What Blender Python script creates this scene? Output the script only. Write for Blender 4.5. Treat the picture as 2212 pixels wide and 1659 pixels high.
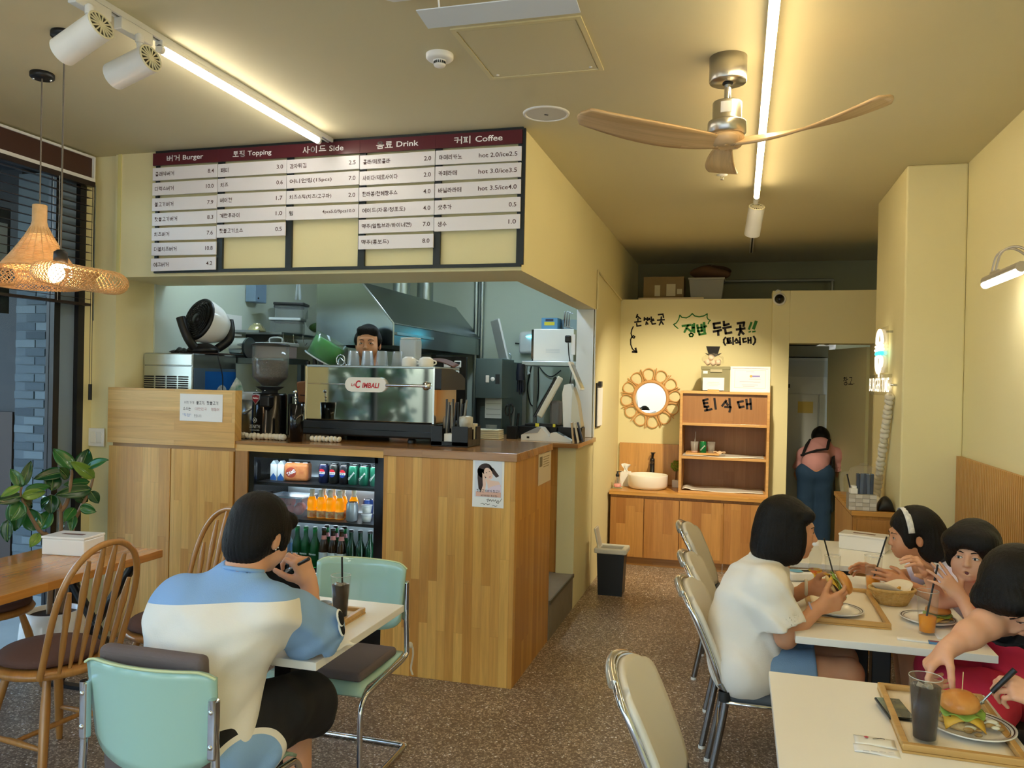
import bpy, bmesh, math, random
import numpy as np
from mathutils import Vector, Matrix, Euler
random.seed(7); np.random.seed(7)
PI = math.pi
SC = bpy.context.scene
COL = SC.collection
for _o in list(bpy.data.objects): bpy.data.objects.remove(_o)

# ------------------------------------------------------------------ camera
CAM_H = 1.68
_yaw, _pitch, _roll = 0.273626, -0.0047586, 0.0208725
_f = Vector((-math.sin(_yaw)*math.cos(_pitch), math.cos(_yaw)*math.cos(_pitch), math.sin(_pitch)))
_r = Vector((math.cos(_yaw), math.sin(_yaw), 0)); _u = _r.cross(_f)
_r2 = math.cos(_roll)*_r + math.sin(_roll)*_u; _u2 = -math.sin(_roll)*_r + math.cos(_roll)*_u
cam_d = bpy.data.cameras.new('camera'); cam = bpy.data.objects.new('camera', cam_d); COL.objects.link(cam)
cam_d.sensor_fit = 'HORIZONTAL'; cam_d.sensor_width = 36.0; cam_d.lens = 36.0*1746.9/2212.0
cam_d.clip_start = 0.05; cam_d.clip_end = 200
_m = Matrix((( _r2.x, _u2.x, -_f.x, 0), (_r2.y, _u2.y, -_f.y, 0), (_r2.z, _u2.z, -_f.z, CAM_H), (0, 0, 0, 1)))
cam.matrix_world = _m
SC.camera = cam

# ------------------------------------------------------------------ view + world
SC.view_settings.view_transform = 'Standard'
SC.view_settings.look = 'None'
SC.view_settings.gamma = 1.0
SC.view_settings.use_curve_mapping = False
SC.view_settings.exposure = 1.08
wd = bpy.data.worlds.new('world'); SC.world = wd; wd.use_nodes = True
_nt = wd.node_tree; _nt.nodes.clear()
_out = _nt.nodes.new('ShaderNodeOutputWorld'); _bg = _nt.nodes.new('ShaderNodeBackground')
_sky = _nt.nodes.new('ShaderNodeTexSky'); _sky.sky_type = 'NISHITA'; _sky.sun_disc = False
_sky.sun_elevation = math.radians(48); _sky.sun_rotation = math.radians(60); _sky.air_density = 1.2; _sky.dust_density = 2.5
_nt.links.new(_sky.outputs[0], _bg.inputs[0]); _bg.inputs[1].default_value = 0.75
_nt.links.new(_bg.outputs[0], _out.inputs[0])

def area_lamp(name, loc, rot, sx, sy, power, col):
    l = bpy.data.lights.new(name, 'AREA'); l.shape = 'RECTANGLE'; l.size = sx; l.size_y = sy; l.energy = power; l.color = col
    o = bpy.data.objects.new(name, l); COL.objects.link(o); o.location = loc; o.rotation_euler = rot
    return o

# ------------------------------------------------------------------ helpers: colours and materials
def lin(h):
    if isinstance(h, (tuple, list)): return tuple(h)[:3]
    h = h.lstrip('#'); v = [int(h[i:i+2], 16)/255 for i in (0, 2, 4)]
    return tuple(c/12.92 if c <= .04045 else ((c+.055)/1.055)**2.4 for c in v)
MATS = {}
def M(name, col='808080', rough=.5, metal=0., spec=.5, var=None, bump=None, trans=0., ior=1.45, alpha=1., emit=None, coat=0., sss=0., sheen=0., aniso=0.):
    """principled material; var=(scale, second colour, contrast), bump=(scale, strength)"""
    if name in MATS: return MATS[name]
    m = bpy.data.materials.new(name); m.use_nodes = True; nt = m.node_tree; N = nt.nodes; L = nt.links
    b = N['Principled BSDF']; c = lin(col)
    b.inputs['Base Color'].default_value = (*c, 1); b.inputs['Roughness'].default_value = rough; b.inputs['Metallic'].default_value = metal
    b.inputs['Specular IOR Level'].default_value = spec; b.inputs['IOR'].default_value = ior
    b.inputs['Transmission Weight'].default_value = trans; b.inputs['Alpha'].default_value = alpha
    b.inputs['Coat Weight'].default_value = coat; b.inputs['Coat Roughness'].default_value = .08
    b.inputs['Sheen Weight'].default_value = sheen
    if sss: b.inputs['Subsurface Weight'].default_value = sss; b.inputs['Subsurface Radius'].default_value = (.02, .008, .004); b.inputs['Subsurface Scale'].default_value = .3
    if emit: b.inputs['Emission Color'].default_value = (*lin(emit[0]), 1); b.inputs['Emission Strength'].default_value = emit[1]
    if var or bump:
        tc = N.new('ShaderNodeTexCoord')
    if var:
        nz = N.new('ShaderNodeTexNoise'); nz.inputs['Scale'].default_value = var[0]; nz.inputs['Detail'].default_value = 5
        L.new(tc.outputs['Object'], nz.inputs['Vector'])
        rp = N.new('ShaderNodeValToRGB'); k = var[2] if len(var) > 2 else .2
        rp.color_ramp.elements[0].position = .5-k; rp.color_ramp.elements[1].position = .5+k
        rp.color_ramp.elements[0].color = (*c, 1); rp.color_ramp.elements[1].color = (*lin(var[1]), 1)
        L.new(nz.outputs['Fac'], rp.inputs[0]); L.new(rp.outputs[0], b.inputs['Base Color'])
    if bump:
        nb = N.new('ShaderNodeTexNoise'); nb.inputs['Scale'].default_value = bump[0]; nb.inputs['Detail'].default_value = 4
        L.new(tc.outputs['Object'], nb.inputs['Vector'])
        bp = N.new('ShaderNodeBump'); bp.inputs['Strength'].default_value = bump[1]; bp.inputs['Distance'].default_value = .01
        L.new(nb.outputs['Fac'], bp.inputs['Height']); L.new(bp.outputs[0], b.inputs['Normal'])
    if alpha < 1:
        # thin clear plastic or glass: mostly see-through, fresnel gloss, a little body colour
        b.inputs['Alpha'].default_value = 1.; out = N['Material Output']
        tr = N.new('ShaderNodeBsdfTransparent'); tr.inputs[0].default_value = (*[.78+.22*k for k in c], 1)
        gl = N.new('ShaderNodeBsdfGlossy'); gl.inputs['Roughness'].default_value = max(.02, rough*.6)
        lw = N.new('ShaderNodeLayerWeight'); lw.inputs['Blend'].default_value = .12; fm = N.new('ShaderNodeMath'); fm.operation = 'MULTIPLY'; fm.inputs[1].default_value = .3; L.new(lw.outputs['Facing'], fm.inputs[0])
        m1 = N.new('ShaderNodeMixShader'); m1.inputs[0].default_value = max(0., (alpha-.2)*.95); L.new(tr.outputs[0], m1.inputs[1]); L.new(b.outputs[0], m1.inputs[2])
        m2 = N.new('ShaderNodeMixShader'); L.new(fm.outputs[0], m2.inputs[0]); L.new(m1.outputs[0], m2.inputs[1]); L.new(gl.outputs[0], m2.inputs[2]); L.new(m2.outputs[0], out.inputs['Surface'])
    MATS[name] = m; return m

def region_mat(name, cols, stops, rough=.85):
    """cloth whose printed panels follow a per-vertex field"""
    m = bpy.data.materials.new(name); m.use_nodes = True; N = m.node_tree.nodes; L = m.node_tree.links; b = N['Principled BSDF']; b.inputs['Roughness'].default_value = rough
    at = N.new('ShaderNodeAttribute'); at.attribute_name = 'panel'; rp = N.new('ShaderNodeValToRGB'); cr = rp.color_ramp; cr.interpolation = 'CONSTANT'
    mp = N.new('ShaderNodeMapRange'); mp.inputs[1].default_value = -1; mp.inputs[2].default_value = 1; L.new(at.outputs['Fac'], mp.inputs[0]); L.new(mp.outputs[0], rp.inputs[0])
    for i, c in enumerate(cols):
        e = cr.elements[i] if i < 2 else cr.elements.new(.99)
        e.position = 0 if i == 0 else (stops[i-1]+1)/2; e.color = (*lin(c), 1)
    L.new(rp.outputs[0], b.inputs['Base Color'])
    tc = N.new('ShaderNodeTexCoord'); nb = N.new('ShaderNodeTexNoise'); nb.inputs['Scale'].default_value = 300; L.new(tc.outputs['Object'], nb.inputs['Vector']); bp = N.new('ShaderNodeBump'); bp.inputs['Strength'].default_value = .12; bp.inputs['Distance'].default_value = .01; L.new(nb.outputs['Fac'], bp.inputs['Height']); L.new(bp.outputs[0], b.inputs['Normal'])
    return m

def wood(name, c1, c2, length='z', row=.045, slen=.55, rough=.38, grain=1., seed=0., contrast=.5, coat=.15):
    """edge-glued board: staves along one axis, each its own tone, with stretched grain"""
    if name in MATS: return MATS[name]
    m = bpy.data.materials.new(name); m.use_nodes = True; nt = m.node_tree; N = nt.nodes; L = nt.links
    b = N['Principled BSDF']; b.inputs['Roughness'].default_value = rough; b.inputs['Coat Weight'].default_value = coat; b.inputs['Coat Roughness'].default_value = .15
    tc = N.new('ShaderNodeTexCoord'); sp = N.new('ShaderNodeSeparateXYZ'); L.new(tc.outputs['Object'], sp.inputs[0])
    ax = 'XYZ'; li = 'xyz'.index(length); others = [i for i in range(3) if i != li]
    ad = N.new('ShaderNodeMath'); ad.operation = 'ADD'; L.new(sp.outputs[others[0]], ad.inputs[0]); L.new(sp.outputs[others[1]], ad.inputs[1])
    cb = N.new('ShaderNodeCombineXYZ'); L.new(sp.outputs[li], cb.inputs[0]); L.new(ad.outputs[0], cb.inputs[1]); cb.inputs[2].default_value = seed
    mp = N.new('ShaderNodeMapping'); L.new(cb.outputs[0], mp.inputs[0]); mp.inputs['Location'].default_value = (seed*3.3+20, seed*1.7+20, 0)
    br = N.new('ShaderNodeTexBrick'); L.new(mp.outputs[0], br.inputs['Vector'])
    br.inputs['Scale'].default_value = 1; br.inputs['Mortar Size'].default_value = .0004; br.inputs['Mortar Smooth'].default_value = .3
    br.inputs['Brick Width'].default_value = slen; br.inputs['Row Height'].default_value = row; br.offset = .37; br.offset_frequency = 2; br.squash = 1.4; br.squash_frequency = 3
    br.inputs['Color1'].default_value = (*lin(c1), 1); br.inputs['Color2'].default_value = (*lin(c2), 1)
    mc = [a*.6 for a in lin(c2)]; br.inputs['Mortar'].default_value = (*mc, 1)
    mp2 = N.new('ShaderNodeMapping'); L.new(cb.outputs[0], mp2.inputs[0]); mp2.inputs['Scale'].default_value = (1.6, 26, 1)
    # offset grain per stave
    vo = N.new('ShaderNodeVectorMath'); vo.operation = 'MULTIPLY_ADD'; L.new(br.outputs['Color'], vo.inputs[0]); vo.inputs[1].default_value = (40, 40, 40); L.new(mp2.outputs[0], vo.inputs[2])
    nz = N.new('ShaderNodeTexNoise'); nz.inputs['Scale'].default_value = 1.6; nz.inputs['Detail'].default_value = 7; nz.inputs['Roughness'].default_value = .6; nz.inputs['Distortion'].default_value = .6
    L.new(vo.outputs[0], nz.inputs['Vector'])
    rp = N.new('ShaderNodeValToRGB'); rp.color_ramp.elements[0].position = .3; rp.color_ramp.elements[1].position = .72
    lo = 1-.42*contrast*grain; rp.color_ramp.elements[0].color = (lo, lo*.96, lo*.88, 1); rp.color_ramp.elements[1].color = (1.06, 1.05, 1.04, 1)
    L.new(nz.outputs['Fac'], rp.inputs[0])
    mx = N.new('ShaderNodeMix'); mx.data_type = 'RGBA'; mx.blend_type = 'MULTIPLY'; mx.inputs[0].default_value = 1
    L.new(br.outputs['Color'], mx.inputs[6]); L.new(rp.outputs[0], mx.inputs[7]); L.new(mx.outputs[2], b.inputs['Base Color'])
    bp = N.new('ShaderNodeBump'); bp.inputs['Strength'].default_value = .06; bp.inputs['Distance'].default_value = .004; L.new(nz.outputs['Fac'], bp.inputs['Height']); L.new(bp.outputs[0], b.inputs['Normal'])
    MATS[name] = m; return m

# ------------------------------------------------------------------ helpers: mesh building
def rotm(rx=0, ry=0, rz=0): return Euler((rx, ry, rz)).to_matrix()
class MB:
    def __init__(s): s.v = []; s.f = []; s.m = []; s.sm = []
    def add(s, vs, fs, mi=0, smooth=False):
        o = len(s.v); s.v.extend([tuple(v) for v in vs]); s.f.extend([tuple(i+o for i in f) for f in fs]); s.m.extend([mi]*len(fs)); s.sm.extend([smooth]*len(fs)); return s
    def box(s, a, b, mi=0):
        (x0, y0, z0), (x1, y1, z1) = a, b
        x0, x1 = min(x0, x1), max(x0, x1); y0, y1 = min(y0, y1), max(y0, y1); z0, z1 = min(z0, z1), max(z0, z1)
        vs = [(x0,y0,z0),(x1,y0,z0),(x1,y1,z0),(x0,y1,z0),(x0,y0,z1),(x1,y0,z1),(x1,y1,z1),(x0,y1,z1)]
        return s.add(vs, [(0,3,2,1),(4,5,6,7),(0,1,5,4),(1,2,6,5),(2,3,7,6),(3,0,4,7)], mi)
    def obox(s, c, size, R=None, mi=0):
        hx, hy, hz = [k/2 for k in size]; R = R or Matrix.Identity(3); c = Vector(c)
        vs = [c + R @ Vector(p) for p in ((-hx,-hy,-hz),(hx,-hy,-hz),(hx,hy,-hz),(-hx,hy,-hz),(-hx,-hy,hz),(hx,-hy,hz),(hx,hy,hz),(-hx,hy,hz))]
        return s.add(vs, [(0,3,2,1),(4,5,6,7),(0,1,5,4),(1,2,6,5),(2,3,7,6),(3,0,4,7)], mi)
    def cyl(s, p0, p1, r0, r1=None, n=16, caps=True, mi=0, smooth=True):
        r1 = r0 if r1 is None else r1; p0 = Vector(p0); p1 = Vector(p1); d = (p1-p0).normalized()
        a = d.orthogonal().normalized(); b = d.cross(a)
        vs = []
        for p, r in ((p0, r0), (p1, r1)):
            for i in range(n): t = 2*PI*i/n; vs.append(p + r*(math.cos(t)*a + math.sin(t)*b))
        s.add(vs, [(i, (i+1) % n, n+(i+1) % n, n+i) for i in range(n)], mi, smooth)
        if caps:
            s.add(vs[:n], [tuple(range(n-1, -1, -1))], mi); s.add(vs[n:], [tuple(range(n))], mi)
        return s
    def tube(s, path, r, n=8, mi=0, caps=True, closed=False, smooth=True):
        P = [Vector(p) for p in path]; k = len(P); rs = r if isinstance(r, (list, tuple)) else [r]*k
        T = []
        for i in range(k):
            if closed: t = P[(i+1) % k]-P[i-1]
            else: t = P[min(i+1, k-1)]-P[max(i-1, 0)]
            T.append(t.normalized() if t.length > 1e-9 else Vector((0, 0, 1)))
        a = T[0].orthogonal().normalized(); vs = []
        for i in range(k):
            a = (a - a.dot(T[i])*T[i]); a = a.normalized() if a.length > 1e-6 else T[i].orthogonal().normalized(); b = T[i].cross(a)
            for j in range(n): t = 2*PI*j/n; vs.append(P[i]+rs[i]*(math.cos(t)*a+math.sin(t)*b))
        fs = []
        for i in range(k if closed else k-1):
            i2 = (i+1) % k
            for j in range(n): fs.append((i*n+j, i*n+(j+1) % n, i2*n+(j+1) % n, i2*n+j))
        s.add(vs, fs, mi, smooth)
        if caps and not closed: s.add(vs[:n], [tuple(range(n-1, -1, -1))], mi); s.add(vs[-n:], [tuple(range(n))], mi)
        return s
    def lathe(s, prof, c=(0, 0, 0), n=24, mi=0, smooth=True, R=None, ang=2*PI):
        """profile [(r,z)...] about z"""
        c = Vector(c); vs = []; k = len(prof); full = ang > 6.28; nn = n if full else n+1
        for i in range(nn):
            t = ang*i/n
            for (r, z) in prof:
                p = Vector((r*math.cos(t), r*math.sin(t), z)); vs.append(c + (R @ p if R else p))
        fs = []
        for i in range(n):
            i2 = (i+1) % nn
            for j in range(k-1): fs.append((i*k+j, i2*k+j, i2*k+j+1, i*k+j+1))
        return s.add(vs, fs, mi, smooth)
    def prism(s, poly, z0, z1, ax='z', mi=0, smooth=False):
        """polygon [(a,b)] extruded along axis ax; (a,b) are the other two axes in order"""
        def P(a, b, c): return {'z': (a, b, c), 'y': (a, c, b), 'x': (c, a, b)}[ax]
        n = len(poly); vs = [P(a, b, z0) for a, b in poly]+[P(a, b, z1) for a, b in poly]
        s.add(vs, [tuple(range(n-1, -1, -1)), tuple(range(n, 2*n))], mi); 
        return s.add(vs, [(i, (i+1) % n, n+(i+1) % n, n+i) for i in range(n)], mi, smooth)
    def sheet(s, fn, nu, nv, th=0., mi=0, smooth=True):
        """parametric sheet fn(u,v)->point, u,v in 0..1, thickened along normals by th"""
        g = [[Vector(fn(i/nu, j/nv)) for j in range(nv+1)] for i in range(nu+1)]
        def nrm(i, j):
            du = g[min(i+1, nu)][j]-g[max(i-1, 0)][j]; dv = g[i][min(j+1, nv)]-g[i][max(j-1, 0)]; n = du.cross(dv)
            return n.normalized() if n.length > 1e-12 else Vector((0, 0, 1))
        W = nv+1; vs = [g[i][j] for i in range(nu+1) for j in range(W)]
        fs = [(i*W+j, (i+1)*W+j, (i+1)*W+j+1, i*W+j+1) for i in range(nu) for j in range(nv)]
        if not th: return s.add(vs, fs, mi, smooth)
        o = len(vs); vs2 = [g[i][j]-th*nrm(i, j) for i in range(nu+1) for j in range(W)]
        fs2 = [tuple(o+k for k in reversed(f)) for f in fs]
        rim = []
        for i in range(nu): rim += [(i*W, o+i*W, o+(i+1)*W, (i+1)*W), ((i+1)*W+nv, o+(i+1)*W+nv, o+i*W+nv, i*W+nv)]
        for j in range(nv): rim += [(j+1, o+j+1, o+j, j), (nu*W+j, o+nu*W+j, o+nu*W+j+1, nu*W+j+1)]
        return s.add(vs+vs2, fs+fs2+rim, mi, smooth)
    def sphere(s, c, r, n=14, mi=0, sc=(1, 1, 1), R=None):
        k = max(6, n//2); prof = [(max(1e-5, r*math.sin(PI*i/k)), -r*math.cos(PI*i/k)) for i in range(k+1)]
        c = Vector(c); vs = []
        for i in range(n):
            t = 2*PI*i/n
            for (a, z) in prof:
                p = Vector((a*math.cos(t)*sc[0], a*math.sin(t)*sc[1], z*sc[2])); vs.append(c+(R @ p if R else p))
        w = k+1
        return s.add(vs, [(i*w+j, ((i+1) % n)*w+j, ((i+1) % n)*w+j+1, i*w+j+1) for i in range(n) for j in range(k)], mi, True)
    def mesh(s, name, mats):
        me = bpy.data.meshes.new(name); me.from_pydata(s.v, [], s.f)
        for m in (mats if isinstance(mats, (list, tuple)) else [mats]): me.materials.append(m)
        me.polygons.foreach_set('material_index', s.m); me.polygons.foreach_set('use_smooth', s.sm); me.update(); return me

def link(name, me, parent=None, loc=None, rot=None, bevel=0, seg=2, sub=0):
    o = bpy.data.objects.new(name, me); COL.objects.link(o)
    if parent is not None: o.parent = parent
    if loc is not None: o.location = loc
    if rot is not None: o.rotation_euler = rot
    if bevel:
        b = o.modifiers.new('bevel', 'BEVEL'); b.width = bevel; b.segments = seg; b.limit_method = 'ANGLE'; b.angle_limit = math.radians(40); b.harden_normals = False
    if sub:
        b = o.modifiers.new('sub', 'SUBSURF'); b.levels = sub; b.render_levels = sub
    return o
def part(name, mb, mats, parent=None, **k): return link(name, mb.mesh(name, mats), parent, **k)
def tag(o, label, cat, group=None, kind=None):
    o['label'] = label; o['category'] = cat
    if group: o['group'] = group
    if kind: o['kind'] = kind
    return o
def thing(name, label, cat, loc=(0, 0, 0), rz=0., group=None):
    o = bpy.data.objects.new(name, None); COL.objects.link(o); o.empty_display_size = .1
    o.location = loc; o.rotation_euler = (0, 0, rz); return tag(o, label, cat, group)
def struct(name, mb, mats, parent=None, **k):
    o = part(name, mb, mats, parent, **k)
    if parent is None: o['kind'] = 'structure'
    return o
def solo(name, mb, mats, label, cat, group=None, loc=None, **k):
    """a thing that is one mesh"""
    o = part(name, mb, mats, None, **k)
    if loc is not None: o.location = loc
    return tag(o, label, cat, group)
def dup(root, loc, rz=None, label=None, group=None):
    r = root.copy(); COL.objects.link(r); r.location = loc
    if rz is not None: r.rotation_euler = (0, 0, rz)
    if label: r['label'] = label
    if group: r['group'] = group
    for ch in list(root.children):
        c = ch.copy(); COL.objects.link(c); c.parent = r
        for g in list(ch.children):
            d = g.copy(); COL.objects.link(d); d.parent = c
    return r
# hangul drawn from strokes: each jamo is a few polylines in a unit box
_circ = [(.5+.5*math.cos(k*PI/7), .5+.5*math.sin(k*PI/7)) for k in range(15)]
JC = {'ㄱ': [[(0, .95), (.92, .95), (.9, .6), (.72, 0)]], 'ㄴ': [[(.02, 1), (.02, .05), (1, .05)]], 'ㄷ': [[(1, .97), (.02, .97), (.02, .03), (1, .03)]],
 'ㄹ': [[(0, .97), (.97, .97), (.97, .53), (.03, .53), (.03, .03), (1, .03)]], 'ㅁ': [[(.03, .97), (.97, .97), (.97, .03), (.03, .03), (.03, 1)]],
 'ㅂ': [[(.03, 1), (.03, .03), (.97, .03), (.97, 1)], [(.03, .52), (.97, .52)]], 'ㅅ': [[(.5, 1), (.46, .7), (.26, .3), (0, 0)], [(.48, .7), (.7, .32), (1, 0)]],
 'ㅇ': [_circ], 'ㅈ': [[(0, .97), (1, .97)], [(.5, .95), (.45, .6), (.25, .25), (0, 0)], [(.48, .58), (.7, .26), (1, 0)]],
 'ㅊ': [[(.3, 1), (.7, 1)], [(0, .78), (1, .78)], [(.5, .78), (.44, .48), (.25, .2), (0, 0)], [(.48, .48), (.7, .22), (1, 0)]],
 'ㅋ': [[(0, .97), (.92, .97), (.9, .6), (.72, 0)], [(0, .52), (.88, .52)]], 'ㅌ': [[(1, .97), (.02, .97), (.02, .03), (1, .03)], [(.02, .5), (.95, .5)]],
 'ㅍ': [[(0, .97), (1, .97)], [(0, .03), (1, .03)], [(.28, .97), (.3, .03)], [(.72, .97), (.7, .03)]],
 'ㅎ': [[(.3, 1.02), (.7, 1.02)], [(0, .8), (1, .8)], [(.5+.36*(x-.5)*2*.8, .3+.32*(y-.5)*2*.95) for x, y in _circ]]}
_dbl = {'ㄲ': 'ㄱㄱ', 'ㄸ': 'ㄷㄷ', 'ㅃ': 'ㅂㅂ', 'ㅆ': 'ㅅㅅ', 'ㅉ': 'ㅈㅈ', 'ㄳ': 'ㄱㅅ', 'ㄵ': 'ㄴㅈ', 'ㄶ': 'ㄴㅎ', 'ㄺ': 'ㄹㄱ', 'ㄻ': 'ㄹㅁ', 'ㄼ': 'ㄹㅂ', 'ㄽ': 'ㄹㅅ', 'ㄾ': 'ㄹㅌ', 'ㄿ': 'ㄹㅍ', 'ㅀ': 'ㄹㅎ', 'ㅄ': 'ㅂㅅ'}
JV = {'ㅏ': [[(.3, 1), (.3, 0)], [(.3, .52), (1, .52)]], 'ㅑ': [[(.3, 1), (.3, 0)], [(.3, .66), (1, .66)], [(.3, .38), (1, .38)]], 'ㅓ': [[(.8, 1), (.8, 0)], [(0, .52), (.8, .52)]],
 'ㅕ': [[(.8, 1), (.8, 0)], [(0, .66), (.8, .66)], [(0, .38), (.8, .38)]], 'ㅣ': [[(.5, 1), (.5, 0)]], 'ㅐ': [[(.2, 1), (.2, 0)], [(.85, 1), (.85, 0)], [(.2, .52), (.85, .52)]],
 'ㅒ': [[(.2, 1), (.2, 0)], [(.85, 1), (.85, 0)], [(.2, .64), (.85, .64)], [(.2, .4), (.85, .4)]], 'ㅔ': [[(.45, .97), (.45, .03)], [(.95, 1), (.95, 0)], [(-.05, .52), (.45, .52)]],
 'ㅖ': [[(.45, .97), (.45, .03)], [(.95, 1), (.95, 0)], [(-.05, .64), (.45, .64)], [(-.05, .4), (.45, .4)]],
 'ㅗ': [[(0, .1), (1, .1)], [(.5, .1), (.5, 1)]], 'ㅛ': [[(0, .1), (1, .1)], [(.33, .1), (.33, 1)], [(.67, .1), (.67, 1)]], 'ㅜ': [[(0, .8), (1, .8)], [(.5, .8), (.5, -.1)]],
 'ㅠ': [[(0, .8), (1, .8)], [(.33, .8), (.3, -.1)], [(.67, .8), (.67, -.1)]], 'ㅡ': [[(0, .5), (1, .5)]]}
_mix = {'ㅘ': 'ㅗㅏ', 'ㅙ': 'ㅗㅐ', 'ㅚ': 'ㅗㅣ', 'ㅝ': 'ㅜㅓ', 'ㅞ': 'ㅜㅔ', 'ㅟ': 'ㅜㅣ', 'ㅢ': 'ㅡㅣ'}
_I = 'ㄱㄲㄴㄷㄸㄹㅁㅂㅃㅅㅆㅇㅈㅉㅊㅋㅌㅍㅎ'; _V = 'ㅏㅐㅑㅒㅓㅔㅕㅖㅗㅘㅙㅚㅛㅜㅝㅞㅟㅠㅡㅢㅣ'; _F = ' ㄱㄲㄳㄴㄵㄶㄷㄹㄺㄻㄼㄽㄾㄿㅀㅁㅂㅄㅅㅆㅇㅈㅊㅋㅌㅍㅎ'
def _put(pl, b): return [[(b[0]+(b[1]-b[0])*x, b[2]+(b[3]-b[2])*y) for x, y in P] for P in pl]
def _cons(c, b):
    if c in JC: return _put(JC[c], b)
    a, d = _dbl[c]; w = b[1]-b[0]; return _put(JC[a], (b[0], b[0]+w*.42, b[2], b[3]))+_put(JC[d], (b[0]+w*.58, b[1], b[2], b[3]))
def hangul(ch):
    """strokes of one syllable in a unit square"""
    n = ord(ch)-0xAC00; i, v, f = _I[n//588], _V[(n % 588)//28], _F[n % 28]; fin = f != ' '
    if v in 'ㅗㅛㅜㅠㅡ':
        s = _cons(i, (.22, .78, .66, 1) if fin else (.2, .8, .5, .97)) + _put(JV[v], (.03, .97, .38, .6) if fin else (.03, .97, .06, .42)); fb = (.2, .8, 0, .29)
    elif v in _mix:
        h, u = _mix[v]; s = _cons(i, (.08, .52, .64, .98) if fin else (.08, .54, .52, .95)) + _put(JV[h], (.02, .62, .4, .6) if fin else (.02, .62, .1, .42)) + _put(JV[u], (.68, .98, .4, 1) if fin else (.68, .98, 0, 1)); fb = (.22, .86, 0, .3)
    else:
        s = _cons(i, (.06, .5, .5, .96) if fin else (.05, .5, .16, .88)) + _put(JV[v], (.58, .98, .4, 1) if fin else (.58, .98, 0, 1)); fb = (.2, .88, 0, .31)
    if fin: s += _cons(f, fb)
    return s
def ribbon(polys, w):
    V = []; F = []
    for P in polys:
        for k in range(len(P)-1):
            a = Vector(P[k]); b = Vector(P[k+1]); d = b-a
            if d.length < 1e-6: continue
            d.normalize(); q = Vector((-d.y, d.x))*w/2; e = d*w*.4; o = len(V)
            V += [(*p, 0) for p in (a-e+q, a-e-q, b+e-q, b+e+q)]; F.append((o, o+1, o+2, o+3))
    return V, F
_TXT = None
def _latin(txt, bold, skew):
    global _TXT
    if _TXT is None: _TXT = bpy.data.objects.new('lettering', bpy.data.curves.new('lettering', 'FONT'))
    cu = _TXT.data; cu.body = txt; cu.size = 1; cu.offset = bold; cu.shear = skew; cu.resolution_u = 3
    return bpy.data.meshes.new_from_object(_TXT)
def text_mesh(txt, h=None, w=None, mat=None, bold=0., align='CENTER', skew=0., stroke=.1):
    """text as a flat mesh in the XY plane, fitted to height h and/or width w, origin at centre, left or right"""
    runs = []
    for c in txt:
        k = 0xAC00 <= ord(c) <= 0xD7A3
        if runs and runs[-1][0] == k: runs[-1][1] += c
        else: runs.append([k, c])
    if len(runs) == 1 and not runs[0][0]: me = _latin(txt, bold, skew)
    else:
        V = []; F = []; x = 0.
        for k, r in runs:
            if k:
                for c in r:
                    gv, gf = ribbon(hangul(c), stroke+bold*2.5); o = len(V)
                    V += [(x+.05+p[0]*.82+skew*p[1], -.1+p[1]*.86, 0) for p in gv]; F += [tuple(i+o for i in f) for f in gf]; x += .93
            else:
                m0 = _latin(r+'|', bold, skew); m1 = _latin('|', bold, skew); adv = max(v.co.x for v in m0.vertices)-max(v.co.x for v in m1.vertices)
                bpy.data.meshes.remove(m0); bpy.data.meshes.remove(m1)
                if r.strip():
                    m0 = _latin(r, bold, skew); o = len(V); V += [(x+v.co.x, v.co.y, 0) for v in m0.vertices]; F += [tuple(i+o for i in p.vertices) for p in m0.polygons]; bpy.data.meshes.remove(m0)
                x += adv
        me = bpy.data.meshes.new('lettering'); me.from_pydata(V, [], F)
    n = len(me.vertices); co = np.zeros(n*3, dtype=np.float32); me.vertices.foreach_get('co', co); co = co.reshape(-1, 3)
    if n == 0: return me
    mn = co.min(0); mx = co.max(0); sx = sy = 1.
    if h: sy = h/(mx[1]-mn[1]); sx = sy
    if w: sx = w/(mx[0]-mn[0]); sy = sy if h else sx
    cx = (mn[0]+mx[0])/2 if align == 'CENTER' else (mn[0] if align == 'LEFT' else mx[0])
    co[:, 0] = (co[:, 0]-cx)*sx; co[:, 1] = (co[:, 1]-(mn[1]+mx[1])/2)*sy; co[:, 2] = 0
    me.vertices.foreach_set('co', co.ravel()); me.materials.clear(); me.materials.append(mat); me.name = 'lettering'; me.update(); return me
ROT_FRONT = (PI/2, 0, 0)          # readable from -y
ROT_RIGHT = (PI/2, 0, PI/2)       # readable from +x
ROT_LEFT = (PI/2, 0, -PI/2)       # readable from -x
def letter(txt, loc, parent=None, rot=ROT_FRONT, name='lettering', **k):
    return link(name, text_mesh(txt, **k), parent, loc=loc, rot=rot)
def strokes(polys, w=.004, th=.0008):
    """brush strokes as flat ribbons in the XZ plane (facing -y)"""
    mb = MB()
    for P in polys:
        ww = w
        if isinstance(P, tuple): P, ww = P
        n = len(P)
        for i in range(n-1):
            a = Vector((P[i][0], P[i][1])); b = Vector((P[i+1][0], P[i+1][1])); d = b-a
            if d.length < 1e-6: continue
            d.normalize(); q = Vector((-d.y, d.x))*ww/2; e = d*ww*.35
            c = [a-e+q, a-e-q, b+e-q, b+e+q]
            mb.prism([(p.x, p.y) for p in c], -th, 0, ax='y')
    return mb
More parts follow.
